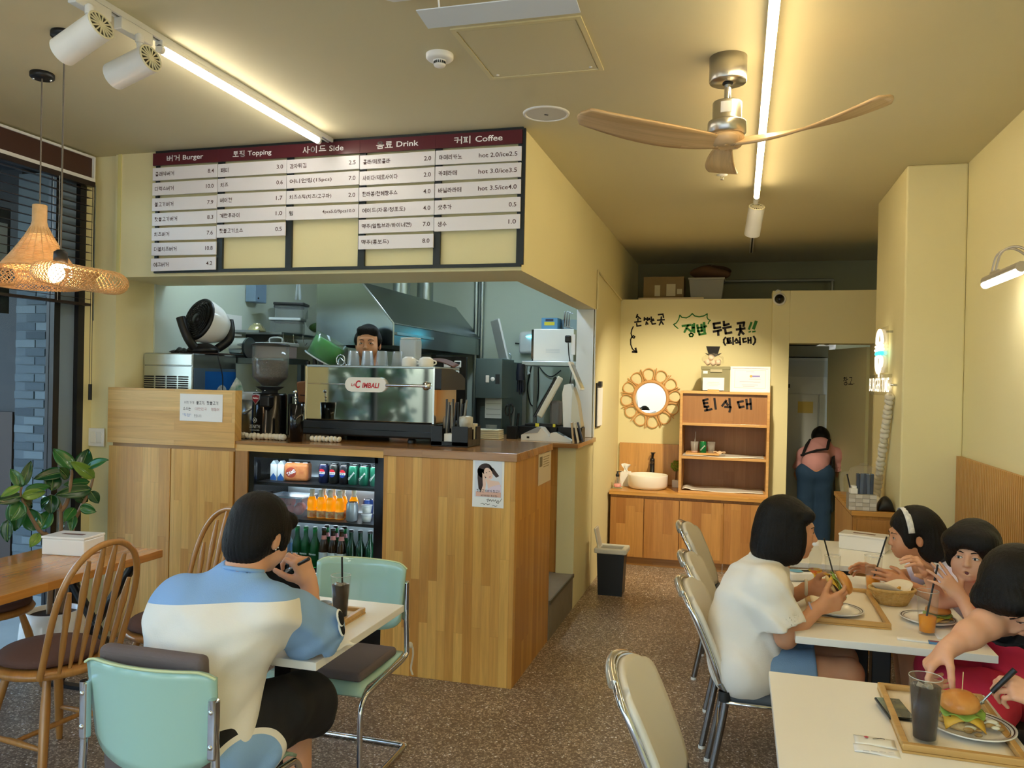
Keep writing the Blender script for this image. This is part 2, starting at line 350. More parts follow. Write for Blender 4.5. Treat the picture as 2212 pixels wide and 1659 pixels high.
def smoothpath(P, n=6):
    """catmull-rom through points"""
    P = [Vector(p) for p in P]; out = []
    for i in range(len(P)-1):
        p0 = P[max(i-1, 0)]; p1 = P[i]; p2 = P[i+1]; p3 = P[min(i+2, len(P)-1)]
        for k in range(n):
            t = k/n; out.append(.5*((2*p1)+(p2-p0)*t+(2*p0-5*p1+4*p2-p3)*t*t+(3*p1-p0-3*p2+p3)*t**3))
    out.append(P[-1]); return out
# ------------------------------------------------------------------ base materials
ZC = 3.048
m_wall = M('wall_paint', 'eae1b2', .75, var=(1.3, 'e6dcaa', .35), bump=(60, .05))
m_ceil = M('ceiling_paint', 'd9d1ae', .8, var=(.9, 'd4cba6', .35), bump=(50, .04))
m_kwall = M('kitchen_paint', 'cfd8c8', .6, var=(1.1, 'c8d2c4', .3))
m_white = M('white_plastic', 'eeeeec', .35)
m_whitegloss = M('white_gloss', 'f2f0ea', .15)
m_black = M('black_plastic', '141416', .4)
m_blackgloss = M('black_gloss', '0c0d10', .12)
m_dark = M('dark_grey', '2a2d30', .5)
m_chrome = M('chrome', 'd8dade', .08, metal=1)
m_steel = M('brushed_steel', 'aab2b4', .3, metal=1, bump=(300, .03))
m_dsteel = M('dark_steel', '6e7a7c', .32, metal=1)
m_paper = M('paper', 'f0f0ee', .8)
m_ink = M('ink', '1b1a1c', .7)
m_glass = M('clear_glass', 'f4f8f8', .02, trans=1., ior=1.45)
w_pine = wood('pine_vertical', 'e6b96a', 'cf9645', 'z', .06, .9, seed=1.)
w_pineh = wood('pine_horizontal', 'e9c37c', 'd8a75a', 'x', .06, 1.1, seed=2.)
w_oak = wood('oak_vertical', 'd49c4f', 'b37732', 'z', .07, .7, seed=3.)
w_oakh = wood('oak_horizontal', 'd9a352', 'c28a40', 'x', .05, .8, seed=4.)
w_top = wood('counter_oak', 'b98a56', '8f6236', 'x', .05, .6, seed=5., rough=.22, coat=.4)

def terrazzo():
    m = bpy.data.materials.new('pebble_terrazzo'); m.use_nodes = True; nt = m.node_tree; N = nt.nodes; L = nt.links; b = N['Principled BSDF']
    tc = N.new('ShaderNodeTexCoord'); v = N.new('ShaderNodeTexVoronoi'); v.inputs['Scale'].default_value = 105; L.new(tc.outputs['Object'], v.inputs['Vector'])
    r = N.new('ShaderNodeValToRGB'); cr = r.color_ramp; cr.interpolation = 'CONSTANT'
    cols = ['6e5a48', '93806b', 'b3a08a', '7d6853', 'cbb9a2', '9d8871', 'dccdb8', '75614d', 'bcaa95']
    for i, c in enumerate(cols):
        e = cr.elements[0] if i == 0 else cr.elements.new(i/len(cols)); e.position = i/len(cols); e.color = (*lin(c), 1)
    cr.elements[-1].position = .97
    sp = N.new('ShaderNodeSeparateColor'); L.new(v.outputs['Color'], sp.inputs[0]); L.new(sp.outputs[0], r.inputs[0])
    v2 = N.new('ShaderNodeTexVoronoi'); v2.feature = 'DISTANCE_TO_EDGE'; v2.inputs['Scale'].default_value = 105; L.new(tc.outputs['Object'], v2.inputs['Vector'])
    lt = N.new('ShaderNodeMath'); lt.operation = 'LESS_THAN'; lt.inputs[1].default_value = .09; L.new(v2.outputs['Distance'], lt.inputs[0])
    mx = N.new('ShaderNodeMix'); mx.data_type = 'RGBA'; L.new(lt.outputs[0], mx.inputs[0]); L.new(r.outputs[0], mx.inputs[6]); mx.inputs[7].default_value = (*lin('7d6b58'), 1)
    nz = N.new('ShaderNodeTexNoise'); nz.inputs['Scale'].default_value = 2.2; nz.inputs['Detail'].default_value = 4; L.new(tc.outputs['Object'], nz.inputs['Vector'])
    r2 = N.new('ShaderNodeValToRGB'); r2.color_ramp.elements[0].position = .3; r2.color_ramp.elements[1].position = .75; r2.color_ramp.elements[0].color = (.82, .8, .78, 1); r2.color_ramp.elements[1].color = (1.1, 1.08, 1.06, 1)
    L.new(nz.outputs['Fac'], r2.inputs[0])
    m2 = N.new('ShaderNodeMix'); m2.data_type = 'RGBA'; m2.blend_type = 'MULTIPLY'; m2.inputs[0].default_value = 1; L.new(mx.outputs[2], m2.inputs[6]); L.new(r2.outputs[0], m2.inputs[7])
    L.new(m2.outputs[2], b.inputs['Base Color']); b.inputs['Roughness'].default_value = .38
    bp = N.new('ShaderNodeBump'); bp.inputs['Strength'].default_value = .25; bp.inputs['Distance'].default_value = .004; L.new(v2.outputs['Distance'], bp.inputs['Height']); L.new(bp.outputs[0], b.inputs['Normal'])
    return m
m_floor = terrazzo()
m_conc = M('step_concrete', '8d8371', .7, var=(6, '7b705f', .3), bump=(40, .15))

# ------------------------------------------------------------------ room shell
X0, X1, YF, YB = -4.0, 1.305, -2.2, 8.05
struct('floor', MB().box((X0, YF, -.1), (2.0, 10, 0)), m_floor)
struct('ceiling', MB().box((X0, YF, ZC), (2.0, 9.5, ZC+.12)), m_ceil)
struct('wall_right', MB().box((X1, YF, 0), (X1+.15, YB, ZC)), m_wall)
struct('wall_column', MB().box((.965, 5.43, 0), (X1, 6.5, ZC)), m_wall, bevel=.012, seg=3)
# back wall: low wall under an open loft, and the doorway to the store room
bw = MB()
bw.box((-1.3, YB, 0), (.285, YB+.15, 2.505))
struct('wall_back', bw, m_wall)
dw = MB()
dw.box((.285, 7.92, 0), (.44, YB+.12, 2.565)); dw.box((.44, 7.92, 2.078), (1.5, YB+.12, 2.565)); dw.box((1.17, 7.92, 0), (1.5, YB+.12, 2.078))
struct('wall_doorway', dw, m_wall, bevel=.004)
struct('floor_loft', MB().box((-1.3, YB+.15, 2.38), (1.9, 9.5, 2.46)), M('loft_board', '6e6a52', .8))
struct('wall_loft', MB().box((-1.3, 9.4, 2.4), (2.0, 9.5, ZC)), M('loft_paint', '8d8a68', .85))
# store room behind the doorway
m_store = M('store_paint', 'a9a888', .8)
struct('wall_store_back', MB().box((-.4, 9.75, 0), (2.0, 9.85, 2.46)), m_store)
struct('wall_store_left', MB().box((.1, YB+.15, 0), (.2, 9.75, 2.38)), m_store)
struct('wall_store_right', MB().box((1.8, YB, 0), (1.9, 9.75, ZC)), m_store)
# left wall: shop window down to the floor with a short pier by the counter
struct('wall_pier', MB().box((-4.06, 4.257, 0), (-3.812, 4.6, ZC)), m_wall)
struct('wall_left', MB().box((-4.06, YF, 2.99), (-3.99, 4.25, ZC)).box((-4.06, 4.19, 0), (-3.99, 4.257, 2.99)).box((-4.06, 1.85, 0), (-3.94, 2.45, 2.99)), m_wall)
# soffit over the bar and its right side wall
so = MB()
so.box((-3.81, 4.233, 2.276), (-1.15, 4.70, ZC)); so.box((-1.30, 4.70, 2.276), (-1.15, 6.61, ZC)); so.box((-1.30, 6.61, 0), (-1.15, 9.5, ZC))
so.box((-1.285, 5.88, 0), (-1.15, 6.62, 1.19))
struct('wall_soffit', so, m_wall)
struct('trim_soffit_edge', MB().box((-3.79, 4.227, 2.276), (-3.765, 4.233, ZC)), M('edge_bead', 'ded58f', .6))
struct('trim_jamb', MB().box((-1.152, 6.585, 1.225), (-1.144, 6.615, 2.28)).box((-1.16, 6.575, 1.225), (-1.30, 6.609, 2.276)), M('jamb_white', 'dfe3e2', .4))
# cable duct on the side wall
struct('trim_duct', MB().tube([(-1.14, 6.62, 2.28), (-1.14, 6.62, 2.60), (-1.14, YB-.01, 2.50)], .009, 6), M('duct_cream', 'e6dcb0', .5))
# kitchen behind the bar, floor raised by one step
struct('floor_kitchen', MB().box((-3.8, 5.1, .0), (-1.152, 5.878, .255)).box((-3.8, 5.878, 0), (-1.302, 7.4, .255)), m_conc)
struct('trim_step_nosing', MB().box((-1.152, 5.1, .235), (-1.142, 5.88, .258)), M('nosing', '5f5646', .6))
struct('wall_kitchen_left', MB().box((-3.95, 4.6, 0), (-3.8, 7.5, ZC)), m_kwall)
struct('wall_kitchen_back', MB().box((-3.95, 7.4, 0), (-1.3, 7.55, ZC)), m_kwall)
# front of the shop behind the camera: pillars and a head beam around tall glass
fr = MB()
fr.box((X0, YF-.15, 2.7), (X1+.15, YF, ZC+.1)); fr.box((X0-.1, YF-.15, 0), (X0+.25, YF, 2.7)); fr.box((X1-.2, YF-.15, 0), (X1+.15, YF, 2.7))
struct('wall_front', fr, m_wall)
m_pane = M('window_glass', 'dbe6ea', .02, trans=1., ior=1.12)
m_frame = M('window_frame_dark', '26262a', .35, metal=.3)
wf = struct('window_2', MB().box((-2.7, YF-.1, 0), (-2.62, YF-.04, 2.7)).box((-.3, YF-.1, 0), (-.22, YF-.04, 2.7)).box((.55, YF-.1, 0), (.63, YF-.04, 2.7)).box((-1.42, YF-.1, 0), (-1.34, YF-.04, 2.7)).box((X0+.25, YF-.1, 0), (X1-.2, YF-.04, .08)).box((X0+.25, YF-.1, 2.2), (X1-.2, YF-.04, 2.27)), m_frame)
# shop window on the left
win = MB()
for y0, y1 in ((3.955, 4.0), (4.14, 4.19), (2.2, 2.26), (.6, .66), (-1.0, -.94)): win.box((-4.05, y0, 0), (-3.99, y1, 2.99))
win.box((-4.05, YF, 0), (-3.99, 4.19, .06)); win.box((-4.05, YF, 2.93), (-3.99, 4.19, 2.99))
w1 = struct('window_1', win, m_frame)
for y0, y1 in ((YF, -1.0), (-.94, .6), (.66, 2.2), (2.26, 3.955)):
    struct('pane', MB().box((-4.028, y0, .06), (-4.022, y1, 2.93)), m_pane, w1)
struct('pane', MB().box((-4.028, 4.0, .06), (-4.022, 4.14, 2.93)), M('blue_grey_panel', '7f93aa', .25), w1)
struct('trim_window_head', MB().box((-4.0, 1.0, 2.895), (-3.955, 4.19, 3.02)), M('head_brown', '4a2f26', .4))
struct('trim_window_edge', MB().box((-3.99, 1.0, 3.02), (-3.945, 4.2, 3.034)).box((-3.955, 1.0, 2.868), (-3.935, 4.2, 2.893)).box((-3.955, 4.192, 2.86), (-3.94, 4.204, 3.03)), m_white)
struct('floor_outside', MB().box((-14, -16, -.16), (X0-.06, 12, -.06)).box((X0-.06, -16, -.16), (8, YF-.15, -.06)), M('pavement', 'b9b9b2', .8, var=(3, 'a5a6a0', .3)))
# alley wall of grey bricks seen through the window
m_mortar = M('mortar', '5f676b', .9)
bwall = struct('wall_alley', MB().box((-5.42, 5.012, -.1), (-4.1, 5.3, 3.2)), m_mortar)
m_br = [M('brick_a', '5b6468', .8, bump=(60, .2)), M('brick_b', '4c555a', .8, bump=(60, .2)), M('brick_c', '6b7477', .8, bump=(60, .2)), M('brick_d', '40484d', .8, bump=(60, .2))]
bme = [MB().box((-.092, -.012, -.028), (.092, .01, .028)).mesh('brick', m) for m in m_br]
_rg = random.Random(3)
for r in range(33):
    z = .30+r*.066
    for c in range(3):
        x = -5.32+c*.195+(.0975 if r % 2 else 0)
        if x > -4.85: continue
        o = link('brick', bme[_rg.choice((0, 0, 1, 1, 2, 3))], bwall, loc=(x, 5.012+_rg.uniform(-.003, .003), z))
struct('ceiling_alley_shade', MB().box((-9, 2.4, 3.25), (-4.08, 6.5, 3.4)), M('outside_dark', '1f2226', .6))  # unseen roof added over the alley to keep the sky off it
struct('wall_dark_view', MB().box((-9, 5.0, -.1), (-5.43, 5.2, 1.35)), M('outside_brown', '3a2a22', .6))  # dark panel coloured to stand in for the dim view beyond the window
struct('wall_dark_view_upper', MB().box((-9, 5.05, 1.35), (-5.43, 5.25, 3.4)), M('outside_dark', '1f2226', .6))  # upper panel, its near-black colour put in for the unlit view beyond

# ------------------------------------------------------------------ lamps the room has
m_led = M('led_neutral', 'ffffff', .3, emit=('fff4e2', 14))
m_ledw = M('led_warm', 'ffffff', .3, emit=('ffe3b0', 12))
def led_tube(name, label, p0, p1, m, r=.016):
    t = thing(name, label, 'lamp', (p0[0], p0[1], p0[2]))
    d = Vector(p1)-Vector(p0)
    part('diffuser', MB().cyl((0, .02, 0), (d.x, d.y-.02, d.z), r, n=14), m, t)
    part('end_cap', MB().cyl((0, 0, 0), (0, .02, 0), r*1.05, n=14), m_white, t)
    part('end_cap', MB().cyl((0, d.y-.02, 0), (0, d.y, 0), r*1.05, n=14), m_white, t)
    part('housing', MB().box((-.018, 0, .012), (.018, d.y, ZC-.0225-p0[2])), m_white, t)
    return t
# ------------------------------------------------------------------ ceiling fittings
def rail(name, label, x, y0, y1):
    t = thing(name, label, 'light track', (x, y0, ZC-.022))
    part('rail', MB().box((-.018, 0, 0), (-.007, y1-y0, .022)).box((.007, 0, 0), (.018, y1-y0, .022)).box((-.007, 0, .012), (.007, y1-y0, .022)), m_white, t)
    part('slot', MB().box((-.007, 0, .006), (.007, y1-y0, .012)), m_black, t)
    return t
rail('light_track', 'white ceiling light track running towards the menu board', -2.295, .4, 4.2)
rail('light_track', 'ceiling light track running down the aisle past the ceiling fan', .09, -1.6, 8.6)
led_tube('tube_light', 'bright white tube light on the track above the menu board', (-2.295, 2.77, 2.995), (-2.295, 4.07, 2.995), m_led)
led_tube('tube_light', 'long warm tube light running down the aisle above the fan', (.088, -.4, 2.972), (.088, 5.80, 2.972), m_ledw, .0185)
led_tube('tube_light', 'tube light on the left track behind the spotlights', (-2.295, .6, 2.995), (-2.295, 2.0, 2.995), m_led)

def spot(label, adapter, rear, front, r=.052, glow=False):
    t = thing('spotlight', label, 'lamp', adapter)
    A = Vector(adapter); a = Vector(rear)-A; b = Vector(front)-A; d = (b-a).normalized(); mid = a.lerp(b, .3)
    part('adapter', MB().box((-.018, -.085, -.045), (.018, .085, 0)), m_white, t, bevel=.003)
    part('stem', MB().cyl((mid.x, mid.y, mid.z), (mid.x, mid.y, -.04), .011, n=10).cyl((mid.x, mid.y, -.075), (mid.x, mid.y, -.045), .016, n=12), m_white, t)
    h = part('head', MB().cyl(a, b, r, n=28), m_white, t)
    R = d.to_track_quat('Z', 'Y').to_matrix()
    g = MB(); g.cyl(a-d*.0015, a-d*.001, r*.9, n=24)
    part('rear_vent', g, M('vent_hole', '3c3a2c', .6), h)
    fins = MB()
    for i in range(16):
        an = 2*PI*i/16; dv = R @ Vector((math.cos(an), math.sin(an), 0)); sd = R @ Vector((-math.sin(an), math.cos(an), 0))
        c = a-d*.003+dv*r*.58; M3 = Matrix((dv, sd, d)).transposed(); fins.obox(c, (r*.66, .005, .004), M3)
    fins.cyl(a-d*.006, a-d*.001, r*.25, n=14); fins.tube([a-d*.002+R @ Vector((r*.95*math.cos(k*2*PI/24), r*.95*math.sin(k*2*PI/24), 0)) for k in range(24)], .004, 6, closed=True)
    part('cooling_fins', fins, M('fin_cream', 'ece6c8', .4), h)
    part('lens', MB().cyl(b, b+d*.004, r*.82, n=24), M('spot_led', 'ffffff', .3, emit=('ffe9c4', 30)) if glow else M('spot_lens', 'dddddd', .3), h)
    return t
spot('white spotlight on the left track, nearest the window, tilted down', (-2.295, 2.41, 3.026), (-2.20, 2.36, 2.905), (-2.385, 2.38, 2.835))
spot('white spotlight on the left track next to the bright tube', (-2.295, 2.63, 3.026), (-2.20, 2.61, 2.885), (-2.385, 2.63, 2.838))
sp3 = spot('white spotlight at the far end of the aisle track', (.09, 5.90, 3.026), (.093, 5.90, 2.925), (.066, 6.02, 2.755), .055, True)
_l = bpy.data.lights.new('spot_beam', 'SPOT'); _l.energy = 120; _l.spot_size = math.radians(75); _l.spot_blend = .6; _l.color = (1, .86, .6); _l.shadow_soft_size = .04
_lo = bpy.data.objects.new('spot_beam', _l); COL.objects.link(_lo); _lo.parent = sp3; _lo.location = Vector((.064, 6.03, 2.745))-Vector((.09, 5.90, 3.026)); _lo.rotation_euler = Vector((-.33, .9, -1.0)).to_track_quat('-Z', 'Y').to_euler()

# smoke detector
t = thing('smoke_detector', 'white round smoke detector on the ceiling beside the hatch', 'smoke detector', (-1.246, 3.204, ZC))
part('base', MB().lathe([(.058, 0), (.058, -.016), (.05, -.024), (.03, -.026), (0, -.026)], n=32), m_white, t)
part('sensor', MB().lathe([(.027, -.026), (.027, -.029), (.022, -.03), (.022, -.041), (.026, -.042), (.022, -.05), (0, -.052)], n=24), m_white, t)
fn = MB()
for i in range(18): an = 2*PI*i/18; fn.obox((.0235*math.cos(an), .0235*math.sin(an), -.036), (.004, .003, .011), rotm(0, 0, an))
part('slots', fn, m_dark, t)
t = thing('ceiling_speaker', 'round white speaker set flush in the ceiling', 'speaker', (-.979, 4.03, ZC))
part('rim', MB().lathe([(.12, 0), (.118, -.006), (.106, -.008), (.104, -.004), (.104, 0)], n=40), m_white, t)
part('grille', MB().lathe([(.104, -.004), (0, -.006)], n=40), M('grille_white', 'd6d5cf', .6, bump=(900, .3)), t)
part('badge', MB().obox((.0, .0, -.0075), (.02, .008, .002), rotm(0, 0, .6)), m_dark, t)
# access hatch
t = thing('ceiling_hatch', 'square painted access hatch in the ceiling', 'hatch', (-.858, 3.245, ZC))
hw, hd = .24, .25
f_ = MB(); 
for (a, b) in (((-hw-.02, -hd-.02, -.006), (hw+.02, -hd, 0)), ((-hw-.02, hd, -.006), (hw+.02, hd+.02, 0)), ((-hw-.02, -hd, -.006), (-hw, hd, 0)), ((hw, -hd, -.006), (hw+.02, hd, 0))): f_.box(a, b)
part('frame', f_, M('hatch_frame', 'dcd2a6', .55), t)
part('panel', MB().box((-hw+.006, -hd+.006, -.004), (hw-.006, hd-.006, 0)), m_ceil, t)
for sx in (-1, 1): part('latch', MB().lathe([(.007, -.004), (.007, -.006), (0, -.007)], (sx*(hw-.03), hd-.03, 0), 12), m_white, t)
# cassette air conditioner
t = thing('air_conditioner', 'white cassette air conditioner in the ceiling with a hanging deflector', 'air conditioner', (-.78, 2.16, ZC))
part('panel', MB().prism([(-.47, -.42), (-.42, -.47), (.42, -.47), (.47, -.42), (.47, .42), (.42, .47), (-.42, .47), (-.47, .42)], -.045, 0), m_white, t, bevel=.015, seg=3)
part('intake_grille', MB().box((-.28, -.28, -.052), (.28, .28, -.045)), M('intake', 'e2e2e0', .5), t, bevel=.004)
for i in range(8): part('slat', MB().box((-.26, -.25+i*.066, -.056), (.26, -.235+i*.066, -.052)), m_white, t)
for i, (cx, cy, rz) in enumerate(((0, .37, 0), (0, -.37, 0), (.37, 0, PI/2), (-.37, 0, PI/2))):
    part('louvre', MB().obox((cx, cy, -.049), (.6, .07, .006), rotm(.25, 0, rz)), m_white, t)
part('deflector', MB().obox((-.05, .515, -.095), (.56, .115, .004), rotm(-.12, 0, 0)), M('deflector_white', 'dfe7f0', .35), t)
for x in (-.25, .15): part('bracket', MB().cyl((x, .46, -.04), (x, .48, -.092), .004, n=6), m_white, t)

# ceiling fan
t = thing('ceiling_fan', 'ceiling fan with three carved wooden blades and brushed metal motor', 'ceiling fan', (-.072, 3.5, ZC))
m_nick = M('brushed_nickel', 'c9c6bf', .28, metal=1, bump=(260, .02))
part('canopy', MB().lathe([(0, 0), (.077, 0), (.077, -.1), (.074, -.106), (0, -.106)], n=40), m_nick, t)
part('down_rod', MB().cyl((0, 0, -.1), (0, 0, -.2), .014, n=16), m_chrome, t)
part('collar', MB().lathe([(.014, -.106), (.022, -.106), (.022, -.113), (.014, -.115)], n=20), m_black, t)
mo = part('motor', MB().lathe([(0, -.188), (.058, -.188), (.06, -.192), (.06, -.262), (.064, -.268), (.077, -.27), (.079, -.276), (.079, -.318), (.07, -.325), (0, -.325)], n=40), m_nick, t)
part('label_plate', MB().sheet(lambda u, v: (.0605*math.cos(-2.0+u*.75), .0605*math.sin(-2.0+u*.75), -.20-.045*v), 8, 2), M('label_silver', 'e4e4e4', .4), mo)
w_blade = wood('fan_wood', 'dcbd92', 'd0ac7c', 'x', .05, 2., rough=.4, seed=6.)
hub = part('hub', MB().lathe([(0, -.325), (.07, -.325), (.075, -.345), (.06, -.372), (.02, -.378), (0, -.378)], n=36), w_blade, t)
for a in (0.4, 1.5, 2.6, 3.6, 4.7, 5.7): part('screw_cover', MB().lathe([(.009, 0), (.008, -.003), (0, -.004)], (.043*math.cos(a), .043*math.sin(a), -.376), 10), M('wood_plug', 'd8b384', .5), hub)
def blade(u, v):
    r = .03+.63*u; c = (.062+.085*math.sin(min(1, u*1.15)*PI*.62)) * (1 if u < .93 else math.sqrt(max(0., 1-((u-.93)/.07)**2))*.75+.25)
    tw = math.radians(30*(1-u)**1.3+6); w = (v-.5)*c
    return (r, w*math.cos(tw)+.018*math.sin(u*PI), -.352+w*math.sin(tw)+.045*u*u-.012*math.sin(u*PI))
for a in (212, 332, 92):
    part('blade', MB().sheet(blade, 24, 8, .011), w_blade, t, rot=(0, 0, math.radians(a)))

# sprinkler
t = thing('sprinkler', 'small sprinkler head in the ceiling over the aisle', 'sprinkler', (-.135, 5.45, ZC))
part('rosette', MB().lathe([(.035, 0), (.033, -.004), (.012, -.008), (0, -.008)], n=20), m_white, t)
part('frame', MB().tube([(-.008, 0, -.006), (-.01, 0, -.02), (0, 0, -.03), (.01, 0, -.02), (.008, 0, -.006)], .002, 6), m_chrome, t)
part('deflector', MB().lathe([(.013, -.03), (.013, -.032), (0, -.032)], n=12), m_chrome, t)

# ------------------------------------------------------------------ rattan pendants by the window
m_rat = M('rattan', 'e2bd8c', .6, var=(40, 'cfa26a', .3))
m_bulb = M('bulb_glow', 'ffffff', .3, emit=('ffe0b0', 26))
def ringpath(r, z, n=36, ox=0): return [(r*math.cos(2*PI*i/n)+ox, r*math.sin(2*PI*i/n), z) for i in range(n)]
def prof_at(prof, s):
    L = [0]
    for i in range(len(prof)-1): L.append(L[-1]+math.hypot(prof[i+1][0]-prof[i][0], prof[i+1][1]-prof[i][1]))
    d = s*L[-1]
    for i in range(len(prof)-1):
        if d <= L[i+1]+1e-9: k = (d-L[i])/max(1e-9, L[i+1]-L[i]); return (prof[i][0]+(prof[i+1][0]-prof[i][0])*k, prof[i][1]+(prof[i+1][1]-prof[i][1])*k)
    return prof[-1]
def lattice(prof, n=56, turn=1.2, seg=16, r=.0017, R=None):
    mb = MB()
    for sgn in (-1, 1):
        for i in range(n):
            P = []
            for k in range(seg+1):
                q, z = prof_at(prof, k/seg); a = 2*PI*i/n+sgn*turn*k/seg; p = Vector((q*math.cos(a), q*math.sin(a), z+sgn*.0008)); P.append(R @ p if R else p)
            mb.tube(P, r, 4, caps=False)
    return mb
def torus_prof(rc, zc, a, b, t0=-110, t1=215, n=22):
    return [(rc+a*math.cos(math.radians(t0+(t1-t0)*i/n)), zc+b*math.sin(math.radians(t0+(t1-t0)*i/n))) for i in range(n+1)]
# pendant A: tall hat
t = thing('pendant_lamp', 'woven rattan pendant lamp with a tall bottle neck and rolled brim', 'lamp', (-3.12, 3.0, 2.44))
part('canopy', MB().lathe([(0, .608), (.05, .608), (.052, .603), (.052, .588), (.046, .582), (0, .582)], n=28), m_black, t)
for a in (.6, 3.7): part('screw', MB().sphere((.036*math.cos(a), .036*math.sin(a), .58), .006, 8), m_chrome, t)
part('cord', MB().cyl((0, 0, 0), (0, 0, .585), .0035, n=8), M('cord_grey', '6f675c', .7), t)
part('neck', MB().lathe([(.028, .002), (.031, 0), (.031, -.075), (.04, -.11), (.052, -.135)], n=28), m_rat, t)
cone = MB(); nR = 26
for i in range(nR):
    f = i/(nR-1); cone.tube(ringpath(.04+.115*f**1.15, -.115-.17*f), .0036, 5, closed=True)
part('cone', cone, m_rat, t)
ribs = MB()
for i in range(20):
    a = 2*PI*i/20; ribs.tube([((.036+.117*f**1.15)*math.cos(a), (.036+.117*f**1.15)*math.sin(a), -.10-.185*f) for f in (0, .25, .5, .75, 1)], .0022, 4)
part('ribs', ribs, m_rat, t)
part('brim', lattice(torus_prof(.152, -.335, .062, .046, 100, -215)), m_rat, t)
part('socket', MB().cyl((0, 0, -.1), (0, 0, -.2), .02, n=14), m_black, t)
part('bulb', MB().sphere((0, 0, -.24), .038, 18), m_bulb, t)
# pendant B: wide tilted ring
t = thing('pendant_lamp', 'woven rattan pendant lamp with a wide tilted ring shade and bare glowing bulb', 'lamp', (-2.657, 2.66, 2.16))
part('canopy', MB().lathe([(0, .888), (.05, .888), (.052, .883), (.052, .868), (0, .862)], n=28), m_black, t)
part('cord', MB().cyl((0, 0, 0), (0, 0, .87), .0035, n=8), M('cord_grey', '6f675c', .7), t)
part('socket', MB().lathe([(0, .012), (.012, .01), (.026, 0), (.028, -.05), (.0, -.05)], n=20), m_black, t)
part('bulb', MB().sphere((.0, -.0, -.088), .045, 20), m_bulb, t)
Rt = rotm(0, .16, 0)
sh = lattice(torus_prof(.115, -.085, .062, .046, 100, -215), 60, 1.3, 18, .0017, Rt)
sb = part('shade', sh, m_rat, t, loc=(.115, .0, -.02))
t['category'] = 'lamp'
part('shade_ring', MB().tube([Rt @ Vector((.06*math.cos(a*PI/18), .06*math.sin(a*PI/18), -.045)) for a in range(36)], .003, 6, closed=True), m_rat, sb)
# ------------------------------------------------------------------ menu board on the soffit
YS = 4.233
m_mframe = M('menu_frame_black', '1d2529', .45)
m_maroon = M('menu_header_maroon', '59202c', .28)
m_mwhite = M('menu_strip_white', 'eceaf0', .3)
m_whitetext = M('lettering_white', 'ffffff', .5)
m_brown = M('lettering_brown', '4a2c2c', .6)
menu = thing('menu_board', 'wide menu board with maroon headings and white price strips in five columns', 'menu board', (-3.507, YS, 2.295))
MX = [0.012, .476, .944, 1.412, 1.872, 2.352]      # column edges
MH = [.742, .744, .746, .748, .750]
fb = MB(); fb.box((.01, -.022, 0), (2.36, -.004, .018)); fb.box((.01, -.022, .735), (2.36, -.004, .752))
for x in MX: fb.box((x-.02 if x > .1 else x, -.02, .01), (x+.02 if x > .1 else x+.02, -.004, .745))
part('frame', fb, m_mframe, menu)
cols = [
 ('버거 Burger', [('클래식버거', '8.4'), ('디럭스버거', '10.0'), ('불고기버거', '7.9'), ('핫불고기버거', '8.3'), ('치즈버거', '7.6'), ('더블치즈버거', '10.8'), ('에그버거', '4.2')]),
 ('토핑 Topping', [('패티', '3.0'), ('치즈', '0.6'), ('베이컨', '1.7'), ('계란후라이', '1.0'), ('핫불고기소스', '0.5')]),
 ('사이드 Side', [('감자튀김', '2.5'), ('어니언링(15pcs)', '7.0'), ('치즈스틱(치즈/고구마)', '2.0'), ('윙', '4pcs5.0/9pcs10.0')]),
 ('음료 Drink', [('콜라/제로콜라', '2.0'), ('사이다/제로사이다', '2.0'), ('한라봉/천혜향주스', '4.0'), ('에이드(자몽/청포도)', '4.0'), ('맥주(알함브라/하이네켄)', '7.0'), ('맥주(롱보드)', '8.0')]),
 ('커피 Coffee', [('아메리카노', 'hot 2.0/ice2.5'), ('카페라떼', 'hot 3.0/ice3.5'), ('바닐라라떼', 'hot 3.5/ice4.0'), ('샷추가', '0.5'), ('생수', '1.0')])]
_rg = random.Random(5)
for c, (head, rows) in enumerate(cols):
    x0, x1 = MX[c]-(.012 if c else .012), MX[c+1]+(-.012 if c < 4 else .004); w = x1-x0
    hd = part('heading_strip', MB().box((x0, -.034, .66), (x1, -.022, .735)), m_maroon, menu, bevel=.001)
    letter(head, ((x0+x1)/2, -.0352, .697), hd, h=.042, w=w*.56, mat=m_whitetext, bold=.012)
    for i, (nm, pr) in enumerate(rows):
        z1 = .645-i*.0925 if c in (0,) else .648-i*.092
        dz = _rg.uniform(-.002, .002); tl = _rg.uniform(-.006, .008)
        st = part('price_strip', MB().obox((0, 0, 0), (w-.004, .01, .078)), m_mwhite, menu, bevel=.001, loc=((x0+x1)/2, -.029-_rg.uniform(0, .003), z1-.039+dz), rot=(0, -tl, 0))
        wn = min(.027*len(nm), w*.58)
        if c == 3: wn = min(.024*len(nm), w*.66)
        letter(nm, (-w/2+.022, -.0057, 0), st, h=.028, w=wn, mat=m_brown, bold=.01, align='LEFT')
        wp = {3: .042, 4: .052}.get(len(pr), w*.44)
        letter(pr, (w/2-.024, -.0057, 0), st, h=.024, w=wp, mat=m_brown, bold=.008, align='RIGHT')

